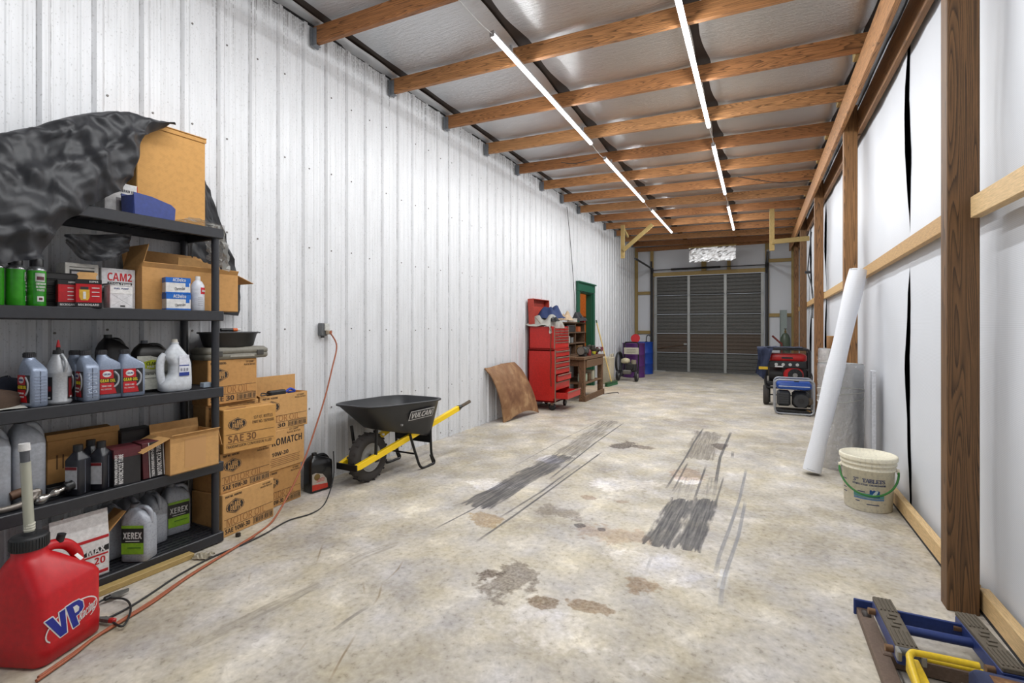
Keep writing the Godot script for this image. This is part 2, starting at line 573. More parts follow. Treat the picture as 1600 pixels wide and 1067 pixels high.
	return ImageTexture.create_from_image(Image.create_from_data(w, h, false, Image.FORMAT_RGB8, out))

func build_floor():
	var f := setting("floor")
	var x0 := -3.35
	var sx := 4.5
	for q in [[-6.0, -0.7, 380.0, true], [-14.9, -6.0, 150.0, true], [-0.7, 6.0, 100.0, false]]:
		var z0: float = q[0]
		var sz: float = q[1] - q[0]
		var st := SurfaceTool.new()
		st.begin(Mesh.PRIMITIVE_TRIANGLES)
		var c := [Vector3(x0, 0, z0), Vector3(x0 + sx, 0, z0), Vector3(x0 + sx, 0, z0 + sz), Vector3(x0, 0, z0 + sz)]
		var uv := [Vector2(0, 0), Vector2(1, 0), Vector2(1, 1), Vector2(0, 1)]
		for i in [0, 1, 2, 0, 2, 3]:
			st.set_normal(Vector3.UP)
			st.set_uv(uv[i])
			st.add_vertex(c[i])
		for e in [[0, 1], [1, 2], [2, 3], [3, 0]]:      # the edges and underside of the slab
			var a: Vector3 = c[e[0]]
			var b: Vector3 = c[e[1]]
			var dn := Vector3(0, -0.12, 0)
			for v in [a, a + dn, b, b, a + dn, b + dn]:
				st.set_normal((b - a).cross(Vector3.UP).normalized())
				st.set_uv(Vector2.ZERO)
				st.add_vertex(v)
		var m := StandardMaterial3D.new()
		m.albedo_texture = concrete(x0, z0, sx, sz, q[2], q[3])
		m.albedo_color = FLOOR_TINT
		m.roughness = 0.72
		m.texture_repeat = false
		part(f, "slab", st.commit(), m)

# ------------------------------------------------------------------ left wall of ribbed sheet metal
func metal_sheet(pitches: int, y0: float, y1: float) -> ArrayMesh:      # along -z from 0, ribs standing out to +x
	var prof := []
	for k in pitches:
		for q in [[0.0, 0.019], [0.012, 0.019], [0.030, 0.0], [0.085, 0.0], [0.092, 0.003], [0.100, 0.003], [0.107, 0.0], [0.150, 0.0], [0.157, 0.003], [0.165, 0.003], [0.172, 0.0], [PITCH - 0.030, 0.0], [PITCH - 0.012, 0.019]]:
			prof.append(Vector2(k * PITCH + q[0], q[1]))
	prof.append(Vector2(pitches * PITCH, 0.019))
	var st := SurfaceTool.new()
	st.begin(Mesh.PRIMITIVE_TRIANGLES)
	st.set_smooth_group(-1)
	for i in prof.size() - 1:
		var p: Vector2 = prof[i]
		var q: Vector2 = prof[i + 1]
		var c := [Vector3(p.y, y0, -p.x), Vector3(q.y, y0, -q.x), Vector3(q.y, y1, -q.x), Vector3(p.y, y1, -p.x)]
		var u := [Vector2(p.x, 3.76 - y0), Vector2(q.x, 3.76 - y0), Vector2(q.x, 3.76 - y1), Vector2(p.x, 3.76 - y1)]
		for k in [0, 2, 1, 0, 3, 2]:
			st.set_uv(u[k] / Vector2(PITCH * 4, 3.76))
			st.add_vertex(c[k])
	st.generate_normals()
	return st.commit()

func sheet_grime(seed: int) -> ImageTexture:      # white enamel with runs of dirt from the eave, dirt lines at the rib feet, specks and splashes
	var w := 320
	var h := 1024
	var r := RandomNumberGenerator.new()
	r.seed = seed
	var s := FastNoiseLite.TYPE_SIMPLEX_SMOOTH
	var n1 := noise(s, 0.02, seed, 4, 0.6)
	var n2 := noise(s, 0.25, seed + 1, 2, 0.6)
	var v := PackedFloat32Array()
	v.resize(w * h)
	var col := PackedFloat32Array()
	col.resize(w)
	for x in w: col[x] = 0.035 * n1.get_noise_2d(x * 9.0, 5.0)      # faint brushed columns
	for y in h:
		for x in w:
			var a := n1.get_noise_2d(x * 1.6, y * 0.35)
			v[y * w + x] = 0.97 + col[x] + 0.035 * a - 0.16 * clampf((n2.get_noise_2d(x, y * 0.6) - 0.50) * 5.0, 0.0, 1.0)
	for k in 150:      # runs
		var x := r.randi_range(0, w - 1)
		var l := int(r.randf_range(20, 60) if r.randf() < 0.7 else r.randf_range(60, 210))
		var d := r.randf_range(0.06, 0.34)
		var wd := r.randi_range(1, 2)
		for y in l:
			if n2.get_noise_2d(x * 3.0, y * 0.4) > 0.15: continue
			for i in wd: v[y * w + (x + i) % w] -= d * (1.0 - float(y) / l)
	for k in 90:      # long thin scratches and runs further down
		var x := r.randi_range(0, w - 1)
		var y0 := r.randi_range(60, h - 100)
		var d := r.randf_range(0.02, 0.07)
		for y in r.randi_range(40, 300):
			if y0 + y < h: v[(y0 + y) * w + x] -= d
	for k in 5:      # rib feet
		var c := int(k * w / 4.0)
		for sg in [-1, 1]:
			var x := posmod(c + sg * int(0.031 / (PITCH * 4) * w), w)
			for y in h:
				var g := clampf(0.35 + n1.get_noise_2d(k * 40.0 + sg * 9.0, y * 1.5), 0.0, 1.0)
				v[y * w + x] -= 0.26 * g
	for k in 60:      # splashes along the floor
		var x := r.randi_range(0, w - 3)
		var y := h - 1 - int(absf(r.randfn(0.0, 14.0)))
		for i in 3: v[clampi(y, 0, h - 1) * w + x + i] -= r.randf_range(0.1, 0.4)
	var out := PackedByteArray()
	out.resize(w * h * 3)
	for i in w * h:
		var b := clampf(v[i], 0.2, 1.0)
		out[i * 3] = int(255.0 * b)
		out[i * 3 + 1] = int(255.0 * b * (0.985 + 0.015 * b))
		out[i * 3 + 2] = int(255.0 * b * (0.96 + 0.04 * b))
	return ImageTexture.create_from_image(Image.create_from_data(w, h, false, Image.FORMAT_RGB8, out))

func build_left_wall():
	var w := setting("wall_left")
	var white := []
	for k in 3:
		var m := mat("white_sheet_%d" % k, rgb(214, 215, 218), 0.42)
		m.albedo_texture = sheet_grime(300 + 10 * k)
		white.append(m)
	var full := metal_sheet(4, 0.0, 3.76)
	var over := metal_sheet(4, 2.02, 3.76)
	var z := RIB0 + PITCH * 22
	var k := 0
	while z > BACK_Z - 0.3:
		var door := absf(z - DOOR_A) < 0.1
		var o := part(w, "panel", over if door else full, white[k % 3])
		o.position = Vector3(LEFT_X, 0, z)
		z -= PITCH * 4
		k += 1
	# masonry core behind the sheets so that the room is closed
	var core := B.new()
	core.box(Vector3(LEFT_X - 0.06, 1.9, (REAR_Z + DOOR_A) / 2), Vector3(0.1, 3.8, REAR_Z - DOOR_A))
	core.box(Vector3(LEFT_X - 0.06, 1.9, (BACK_Z - 0.3 + DOOR_B) / 2), Vector3(0.1, 3.8, DOOR_B - BACK_Z + 0.3))
	core.box(Vector3(LEFT_X - 0.06, 2.91, (DOOR_A + DOOR_B) / 2), Vector3(0.1, 1.78, DOOR_A - DOOR_B))
	part(w, "sheathing", core, plain("sheathing", 120, 112, 100, 0.9))
	# screw heads in rows
	var sc := B.new()
	for y in [0.06, 0.62, 1.27, 1.95, 2.6, 3.25]:
		for i in 70:
			if (i * 7 + int(y * 10)) % 5 == 0: continue
			var p := Vector3(LEFT_X, y + 0.012 * sin(i * 2.3 + y), RIB0 + PITCH * 8 - PITCH * i - 0.045)
			if p.z < DOOR_A + 0.05 and p.z > DOOR_B - 0.05 and y < 2.1: continue
			sc.cyl(p, p + Vector3(0.005, 0, 0), 0.007, 0.006, 6)
	var s := part(w, "screw_heads", sc, plain("screw_zinc", 128, 122, 118, 0.5, 0.3))
	s.set_meta("kind", "stuff")
	# dark sealant line under the roof
	part(w, "eave_closure", B.new().box(Vector3(LEFT_X + 0.012, 3.765, (REAR_Z + BACK_Z) / 2), Vector3(0.03, 0.018, REAR_Z - BACK_Z)), plain("closure_black", 30, 30, 32, 0.8))
	# green door frame
	var d := setting("door_1")
	var green := mat("green_paint", rgb(22, 92, 68), 0.45, 0.0, "speckle", Vector3(3, 3, 3))
	part(d, "head_casing", B.new().box(Vector3(LEFT_X + 0.035, 2.11, (DOOR_A + DOOR_B) / 2), Vector3(0.05, 0.17, DOOR_A - DOOR_B + 0.2), 0.004), green)
	part(d, "drip_cap", B.new().box(Vector3(LEFT_X + 0.05, 2.205, (DOOR_A + DOOR_B) / 2), Vector3(0.08, 0.03, DOOR_A - DOOR_B + 0.23), 0.004), green)
	for zz in [DOOR_A + 0.045, DOOR_B - 0.045]:
		part(d, "side_casing", B.new().box(Vector3(LEFT_X + 0.035, 1.01, zz), Vector3(0.05, 2.02, 0.10), 0.004), green)
	for zz in [DOOR_A - 0.012, DOOR_B + 0.012]:
		part(d, "jamb", B.new().box(Vector3(LEFT_X - 0.05, 1.01, zz), Vector3(0.13, 2.02, 0.022), 0.002), green)
	part(d, "head_jamb", B.new().box(Vector3(LEFT_X - 0.05, 2.01, (DOOR_A + DOOR_B) / 2), Vector3(0.13, 0.022, DOOR_A - DOOR_B - 0.048), 0.002), green)

# ------------------------------------------------------------------ back wall and roll-up door
func pine(k: int) -> StandardMaterial3D:
	var m := mat("pine_%d" % (k % 4), [rgb(226, 186, 130), rgb(214, 172, 116), rgb(232, 196, 142), rgb(206, 164, 108)][k % 4], 0.62, 0.0, "grain", Vector3(0.5, 6.0, 6.0))
	m.uv1_offset = Vector3(0.21, 0.37, 0.13) * (k % 4)
	return m

func treated(k: int) -> StandardMaterial3D:      # yellow-green treated lumber
	var m := mat("treated_%d" % (k % 2), [rgb(176, 150, 92), rgb(188, 160, 100)][k % 2], 0.65, 0.0, "grain", Vector3(0.5, 6.0, 6.0))
	return m

func oak(k: int) -> StandardMaterial3D:      # aged orange-brown rafters
	var m := mat("rafter_%d" % (k % 4), [rgb(194, 136, 84), rgb(184, 126, 76), rgb(202, 146, 94), rgb(176, 118, 70)][k % 4], 0.6, 0.0, "wood", Vector3(0.20, 3.4, 3.4))
	m.uv1_offset = Vector3(0.17, 0.29, 0.41) * (k % 4)
	return m

func dark_post(k: int) -> StandardMaterial3D:
	var m := mat("post_%d" % (k % 3), [rgb(122, 88, 54), rgb(164, 118, 72), rgb(152, 108, 66)][k % 3], 0.62, 0.0, "wood", Vector3(0.15, 3.0, 3.0))
	m.uv1_offset = Vector3(0.07, 0.43, 0.19) * (k % 3 + 1)
	return m

func facing() -> StandardMaterial3D:
	var m := mat("white_facing", rgb(220, 223, 229), 0.5, 0.0, "weave", Vector3(8, 8, 8), 0.06)
	m.uv1_world_triplanar = true
	return m

func build_back_wall():
	var w := setting("wall_back")
	var z := BACK_Z - 0.06
	var b := B.new()
	b.box(Vector3(-3.05, 1.9, z - 0.04), Vector3(0.74, 3.8, 0.05))
	b.box(Vector3(0.65, 1.9, z - 0.04), Vector3(0.96, 3.8, 0.05))
	b.box(Vector3(-1.255, 3.3, z - 0.04), Vector3(2.86, 1.0, 0.05))
	part(w, "insulation_facing", b, facing())
	var q := 0
	for x in [-3.2, -2.75, 0.235, 0.84]:
		plank(w, "stud", Vector3(x, 0, z + 0.03), Vector3(x, 3.62, z + 0.03), 0.09, 0.04, treated(q), Vector3.RIGHT)
		q += 1
	for y in [1.13, 2.28]: plank(w, "girt", Vector3(-3.15, y, z + 0.02), Vector3(-2.8, y, z + 0.02), 0.09, 0.035, treated(q))
	for y in [1.6, 3.04]: plank(w, "girt", Vector3(0.28, y, z + 0.02), Vector3(0.8, y, z + 0.02), 0.09, 0.035, treated(q + 1))
	plank(w, "header", Vector3(-2.72, 2.80, z + 0.045), Vector3(0.21, 2.80, z + 0.045), 0.11, 0.05, treated(1))
	for x in [-1.33, -0.69]: plank(w, "cripple_stud", Vector3(x, 2.86, z + 0.03), Vector3(x, 3.62, z + 0.03), 0.09 if x > -1 else 0.13, 0.04, treated(q), Vector3.RIGHT)
	plank(w, "top_plate", Vector3(-3.2, 3.56, z + 0.03), Vector3(0.9, 3.56, z + 0.03), 0.12, 0.05, oak(1))
	# the door: five ribbed sections
	var d := setting("door_2")
	var grey := mat("door_grey", rgb(84, 84, 82), 0.5, 0.1, "grime", Vector3(0.9, 2.2, 2.0))
	var brown := mat("door_rusty", rgb(84, 72, 62), 0.6, 0.0, "grime", Vector3(1.4, 3.0, 2.0))
	var galv := plain("galvanised", 176, 178, 176, 0.45, 0.35)
	var x0 := -2.68
	var x1 := 0.165
	for s in 5:
		var y0 := 0.01 + s * 0.547
		var hgt := 0.54
		var prof := []
		var ribs := 5
		prof.append(Vector2(0.0, 0.02)); prof.append(Vector2(0.012, 0.035))
		for r in ribs:
			var yy := 0.02 + (hgt - 0.04) * r / ribs
			var st := (hgt - 0.04) / ribs
			prof.append(Vector2(yy + st * 0.05, 0.028)); prof.append(Vector2(yy + st * 0.18, 0.014)); prof.append(Vector2(yy + st * 0.80, 0.014)); prof.append(Vector2(yy + st * 0.95, 0.028))
		prof.append(Vector2(hgt - 0.012, 0.035)); prof.append(Vector2(hgt, 0.02))
		var sec := B.new()
		for i in prof.size() - 1:
			sec.quad(Vector3(x0, y0 + prof[i].x, z + prof[i].y), Vector3(x1, y0 + prof[i].x, z + prof[i].y), Vector3(x1, y0 + prof[i + 1].x, z + prof[i + 1].y), Vector3(x0, y0 + prof[i + 1].x, z + prof[i + 1].y))
		sec.box(Vector3((x0 + x1) / 2, y0 + hgt / 2, z - 0.01), Vector3(x1 - x0, hgt, 0.04))
		var so := part(d, "door_section", sec, brown if s == 1 else grey)
		for x in [x0 + 0.04, -1.73, -0.78, x1 - 0.04]:
			part(so, "stile", B.new().box(Vector3(x, y0 + hgt / 2, z + 0.045), Vector3(0.075, hgt - 0.02, 0.03), 0.004), galv)
			if s < 4: part(so, "hinge", B.new().box(Vector3(x, y0 + hgt + 0.004, z + 0.066), Vector3(0.06, 0.11, 0.012), 0.003).cyl(Vector3(x - 0.035, y0 + hgt + 0.004, z + 0.075), Vector3(x + 0.035, y0 + hgt + 0.004, z + 0.075), 0.009, -1, 8), galv)
	part(d, "handle", B.new().box(Vector3(-1.82, 0.80, z + 0.055), Vector3(0.09, 0.05, 0.04), 0.008), galv)
	part(d, "lock_bar", B.new().cyl(Vector3(-2.62, 0.66, z + 0.05), Vector3(-1.86, 0.78, z + 0.05), 0.008), plain("bar_rust", 112, 84, 58, 0.6, 0.3))
	part(d, "weather_strip", B.new().box(Vector3(-2.55, 0.012, z + 0.05), Vector3(0.36, 0.02, 0.03), 0.004), plain("strip_white", 220, 220, 216, 0.7))
	var dark := plain("track_steel", 74, 74, 76, 0.45, 0.6)
	for sg in [[x0 - 0.05, -3.02], [x1 + 0.05, 0.30]]:
		var x: float = sg[0]
		part(d, "track", B.new().box(Vector3(x, 1.35, z + 0.09), Vector3(0.05, 2.7, 0.06), 0.006), dark)
		var bend := []
		for i in 9:
			var a := PI / 2 * i / 8.0
			bend.append(Vector3(x, 2.7 + 0.28 * sin(a), z + 0.09 + 0.28 * (1.0 - cos(a))))
		bend.append(Vector3(x, 3.0, z + 2.3))
		part(d, "curved_track", B.new().tube(bend, 0.028, 6), dark)
		part(d, "angle_iron", B.new().box(Vector3(x + (0.03 if x > 0 else -0.03), 1.6, z + 0.06), Vector3(0.05, 3.2, 0.02)), dark)
		part(d, "cable_drum", B.new().cyl(Vector3(x - 0.03, 2.93, z + 0.12), Vector3(x + 0.03, 2.93, z + 0.12), 0.07), dark)
	part(d, "torsion_shaft", B.new().cyl(Vector3(x0 - 0.09, 2.93, z + 0.12), Vector3(x1 + 0.09, 2.93, z + 0.12), 0.014), dark)
	part(d, "torsion_spring", B.new().cyl(Vector3(-2.2, 2.93, z + 0.12), Vector3(-0.9, 2.93, z + 0.12), 0.028), plain("spring_black", 40, 40, 42, 0.5, 0.4))

# ------------------------------------------------------------------ right wall: posts, girts and white facing
func build_right_wall():
	var w := setting("wall_right")
	var posts := [-2.94, -5.92, -8.72, -11.5]
	var px := 0.835
	for k in posts.size():
		plank(w, "post", Vector3(px, 0, posts[k]), Vector3(px, 3.5, posts[k]), 0.115, 0.085, dark_post(k), Vector3.RIGHT)
	plank(w, "post", Vector3(px, 0, 0.3), Vector3(px, 3.5, 0.3), 0.115, 0.085, dark_post(1), Vector3.RIGHT)
	plank(w, "post", Vector3(0.86, 0, -13.9), Vector3(0.86, 3.5, -13.9), 0.10, 0.1, dark_post(2), Vector3.RIGHT)
	# sheets of facing, hung bay by bay with loose, buckled edges
	var seams := [REAR_Z, -0.4, -2.55, -4.33, -6.6, -8.9, -11.2, BACK_Z - 0.1]
	for s in seams.size() - 1:
		var za: float = seams[s]
		var zb: float = seams[s + 1]
		var rows := []
		var n := noise(FastNoiseLite.TYPE_SIMPLEX_SMOOTH, 0.35, 80 + s, 3)
		for j in 41:
			var y := 3.62 * j / 40.0
			var row := []
			for i in 33:
				var t := i / 32.0
				var bulge := 0.0
				if y > 0.15:
					var near := exp(-pow(t / 0.11, 2.0))      # edges stand off between the girts
					bulge = 0.03 * near * absf(sin(PI * (y - 0.1) / 1.72))
				var x: float = RIGHT_X - bulge * (1.0 if s % 2 == 0 else 0.8) + 0.012 * n.get_noise_2d(y * 3.0, t * 6.0 + s * 9.0) - 0.003 * s
				var slack: float = [1.0, 0.8, 0.5, 1.0, 0.15, 0.3, 0.1, 0.2][s]
				var slit := 0.0      # the sheets gape where they are not nailed to a girt
				if y > 1.98 and y < 3.15: slit = 0.024 * slack * sin(PI * (y - 1.98) / 1.17)
				elif y > 0.55 and y < 1.72: slit = 0.014 * slack * sin(PI * (y - 0.55) / 1.17)
				elif y > 0.16 and y < 0.5 and s == 2: slit = 0.012 * sin(PI * (y - 0.16) / 0.34)
				row.append(Vector3(x, y, lerpf(za - slit, zb, t)))
			rows.append(row)
		part(w, "insulation_facing", B.new().sheet(rows), facing())
	part(w, "backing", B.new().box(Vector3(1.06, 1.85, (REAR_Z + BACK_Z) / 2), Vector3(0.08, 3.7, REAR_Z - BACK_Z + 0.3)), plain("backing_dark", 58, 56, 54, 0.9))
	# girts, one length per bay
	var g := [[-2.86, 1.1, 1.828, 1.832, 0.868], [-5.86, -2.99, 1.80, 1.87, 0.915], [-8.68, -5.98, 1.76, 1.80, 0.915], [-11.5, -8.78, 1.74, 1.78, 0.915], [-13.9, -11.55, 1.72, 1.75, 0.915]]
	for k in g.size():
		plank(w, "girt", Vector3(g[k][4], g[k][2], g[k][0]), Vector3(g[k][4], g[k][3], g[k][1]), 0.095, 0.04, pine(k + 2))
	# boards along the floor
	for q in [[-2.99, -5.86, 0.905], [-2.96, 0.2, 0.925], [-5.98, -8.68, 0.905], [-8.78, -11.45, 0.905], [-11.55, -13.9, 0.905]]:
		plank(w, "base_board", Vector3(q[2], 0.062, q[0]), Vector3(q[2], 0.062, q[1]), 0.09, 0.04, pine(int(absf(q[0]))))
		part(w, "sill_gasket", B.new().box(Vector3(q[2], 0.008, (q[0] + q[1]) / 2), Vector3(0.036, 0.016, absf(q[1] - q[0]))), plain("gasket_black", 44, 44, 46, 0.9))
	# girder of two boards gripping the posts
	for q in [[REAR_Z, -2.94], [-2.94, -8.0], [-8.0, BACK_Z]]:
		plank(w, "girder_board", Vector3(0.758, 3.375, q[0]), Vector3(0.758, 3.375, q[1]), 0.235, 0.038, oak(2))
	for q in [[REAR_Z, -2.94], [-2.94, -5.92], [-5.92, -11.5], [-11.5, BACK_Z]]:
		plank(w, "girder_board", Vector3(0.912, 3.33, q[0] - 0.02), Vector3(0.912, 3.33, q[1] + 0.02), 0.235, 0.038, dark_post(int(absf(q[1]))))

# ------------------------------------------------------------------ the end behind the camera: open doorway to daylight
func build_rear():
	var w := setting("wall_rear")
	var b := B.new()
	b.box(Vector3(-2.98, 1.85, REAR_Z + 0.06), Vector3(0.6, 3.7, 0.12))
	b.box(Vector3(0.75, 1.85, REAR_Z + 0.06), Vector3(0.6, 3.7, 0.12))
	b.box(Vector3(-1.115, 3.25, REAR_Z + 0.06), Vector3(3.13, 0.9, 0.12))
	part(w, "insulation_facing", b, facing())

# ------------------------------------------------------------------ roof: foil between rafters
func roof_y(x: float) -> float:      # underside of the rafters
	return 3.60 - 0.026 * (x - LEFT_X)

func build_ceiling():
	var c := setting("ceiling")
	var zs := []
	for k in 16: zs.append(-0.97 - 0.945 * k + 0.945)
	zs.append(1.0); zs.append(2.0)
	part(c, "roof_deck", B.new().box(Vector3(-1.15, 3.93, (REAR_Z + BACK_Z) / 2), Vector3(4.7, 0.06, REAR_Z - BACK_Z + 0.6)), plain("roof_deck", 46, 40, 36, 0.8))
	# foil faced blankets, lengthwise between the dark purlins, sagging from bay to bay
	var foil := mat("foil", rgb(206, 207, 208), 0.28, 0.92)
	foil.heightmap_enabled = true
	foil.heightmap_texture = tex.crease
	foil.heightmap_scale = 0.5
	foil.uv1_triplanar = true
	foil.uv1_world_triplanar = true
	foil.uv1_scale = Vector3(0.35, 1.0, 3.2)
	var strips := [[LEFT_X - 0.02, -3.16], [-3.06, -1.86], [-1.72, -0.50], [-0.37, 0.76], [0.86, 1.05]]
	for s in strips.size():
		var x0: float = strips[s][0]
		var x1: float = strips[s][1]
		var rows := []
		var steps := 200
		var n := noise(FastNoiseLite.TYPE_SIMPLEX_SMOOTH, 0.5, 90 + s, 2)
		for j in steps + 1:
			var z := lerpf(REAR_Z, BACK_Z - 0.1, float(j) / steps)
			var ph: float = fposmod((z + 0.025) / 0.945, 1.0)
			var sag := sin(PI * ph)
			var row := []
			for i in 13:
				var t := i / 12.0
				var lo := x0 - (0.05 * sag if s > 1 else 0.0)
				var hi := x1 + 0.02 * sag * (1.0 if s < 4 else 0.0)
				var x := lerpf(hi, lo, t)
				var edge := pow(absf(2.0 * t - 1.0), 4.0)
				var y := roof_y(x) + 0.160 - 0.006 * sag + 0.012 * edge + 0.006 * n.get_noise_2d(x * 4.0, z * 4.0)
				row.append(Vector3(x, y, z))
			rows.append(row)
		part(c, "foil_blanket", B.new().sheet(rows), foil)
	for x in [-3.11, -1.79, -0.435, 0.81]:
		var p := plank(c, "purlin", Vector3(x, roof_y(x) + 0.21, REAR_Z), Vector3(x, roof_y(x) + 0.21, BACK_Z), 0.05, 0.14, plain("purlin_dark", 54, 40, 32, 0.6))
	var k := 0
	for z in zs:
		if z < BACK_Z + 0.05: continue
		var a := Vector3(LEFT_X + 0.035, roof_y(LEFT_X) + 0.07, z)
		var b := Vector3(0.80, roof_y(0.80) + 0.07, z)
		plank(c, "rafter", a, b, 0.14, 0.042, oak(k))
		if z < 0.0: part(c, "rafter_hanger", B.new().box(Vector3(LEFT_X + 0.03, 3.655, z), Vector3(0.014, 0.15, 0.075)).box(Vector3(LEFT_X + 0.055, 3.655, z + 0.024), Vector3(0.05, 0.14, 0.003)).box(Vector3(LEFT_X + 0.055, 3.585, z), Vector3(0.05, 0.003, 0.05)), plain("hanger_zinc", 150, 154, 160, 0.4, 0.6))
		if z < -2.0: part(c, "rafter_block", B.new().box(Vector3(0.735, roof_y(0.73) + 0.065, z - 0.10), Vector3(0.05, 0.13, 0.13), 0.003), treated(k))
		k += 1
	# two stray cables stapled under the roof
	var wire := plain("cable_grey", 70, 66, 64, 0.6)
	part(c, "cable", B.new().tube(curve([Vector3(0.72, 3.5, -8.6), Vector3(0.3, 3.44, -8.3), Vector3(-0.25, 3.52, -8.0)]), 0.006, 5), wire)
	part(c, "cable", B.new().tube(curve([Vector3(-3.2, 3.55, -8.7), Vector3(-3.235, 2.9, -9.0), Vector3(-3.235, 2.0, -9.2), Vector3(-3.235, 1.5, -9.25)]), 0.006, 5), wire)
	part(c, "cable", B.new().tube(curve([Vector3(-2.4, 3.55, -6.3), Vector3(-2.2, 3.5, -6.3), Vector3(-1.9, 3.53, -6.3)]), 0.005, 5), wire)

# ------------------------------------------------------------------ LED tubes in two rows
func build_lights():
	var y := 3.475
	var made: Node3D = null
	var glow := StandardMaterial3D.new()
	glow.albedo_color = Color.WHITE
	glow.emission_enabled = true
	glow.emission = Color(1.0, 0.99, 0.98)
	glow.emission_energy_multiplier = TUBE_GLOW
	var alu := plain("tube_alu", 190, 192, 196, 0.4, 0.5)
	var ends := [[-1.77, -0.1, "row beside the ribbed wall, over the shelving"], [-1.77, -3.2, "row beside the ribbed wall, above wheelbarrow"], [-1.77, -6.22, "middle of row beside the ribbed wall"], [-1.77, -9.36, "roll-up door end of row beside ribbed wall"], [-0.472, -0.2, "row beside the white facing, over motorcycle lift"], [-0.472, -3.3, "row beside the white facing, above bucket"], [-0.472, -6.34, "middle of row beside the white facing"], [-0.472, -9.66, "roll-up door end of row beside white facing"]]
	for q in ends:
		var t := thing("led_tube_light", "glowing white LED tube, " + q[2], "light", Vector3(q[0], y, q[1] - 1.22), 0.0, "LED tubes in two rows under the rafters")
		part(t, "housing", B.new().box(Vector3(0, 0.022, 0), Vector3(0.034, 0.024, 2.44), 0.004), alu)
		var d := B.new()
		var ra := PackedVector3Array()
		var rb := PackedVector3Array()
		for i in 13:
			var a := -PI * i / 12.0
			ra.append(Vector3(cos(a) * 0.021, 0.008 + sin(a) * 0.021, 1.215))
			rb.append(Vector3(cos(a) * 0.021, 0.008 + sin(a) * 0.021, -1.215))
		d.loft([ra, rb], true, true, true)
		part(t, "diffuser", d, glow)
		for s in [-1.0, 1.0]: part(t, "end_cap", B.new().box(Vector3(0, 0.01, 1.219 * s), Vector3(0.04, 0.046, 0.008), 0.002), alu)
		for s in [-0.9, 0.9]:
			part(t, "hanger_clip", B.new().box(Vector3(0, (0.034 + roof_y(q[0]) - y) / 2, s), Vector3(0.02, roof_y(q[0]) - y - 0.034, 0.02)), alu)
		var l := AreaLight3D.new()
		l.name = "tube_lamp"
		l.area_size = Vector2(0.04, 2.42)
		l.light_energy = TUBE_ENERGY
		l.light_color = Color(0.97, 0.98, 0.985)
		l.area_range = 30.0
		l.area_attenuation = 2.0
		l.shadow_enabled = true
		t.add_child(l)
		l.position = Vector3(0, -0.018, 0)
		l.rotation = Vector3(-PI / 2, 0, 0)
		for s in [-1.0, 1.0]:      # the rounded sides of the diffuser
			var f: AreaLight3D = l.duplicate()
			f.name = "tube_side_lamp"
			f.light_energy = SIDE_ENERGY
			f.area_size = Vector2(0.03, 2.42)
			t.add_child(f, true)
			f.transform = Transform3D(Basis(Vector3.BACK, s * deg_to_rad(62)) * Basis(Vector3.RIGHT, -PI / 2), Vector3(s * 0.026, 0.0, 0))
	for q in [[-1.77, -2.54, -3.2], [-1.77, -5.64, -6.22], [-1.77, -8.66, -9.36], [-0.472, -2.64, -3.3], [-0.472, -5.74, -6.34], [-0.472, -8.78, -9.66]]:
		var t := thing("jumper_cable", "thin white jumper cable sagging between two glowing LED tubes", "cable", Vector3(q[0], y, (q[1] + q[2]) / 2), 0.0, "jumper cables linking the LED tubes")
		var l: float = q[1] - q[2]
		part(t, "cord", B.new().tube(curve([Vector3(0, 0.01, l / 2), Vector3(0.01, -0.02, l / 4), Vector3(0.015, -0.03, -l / 6), Vector3(0, 0.01, -l / 2)]), 0.004, 5), plain("cord_white", 225, 225, 222, 0.5))

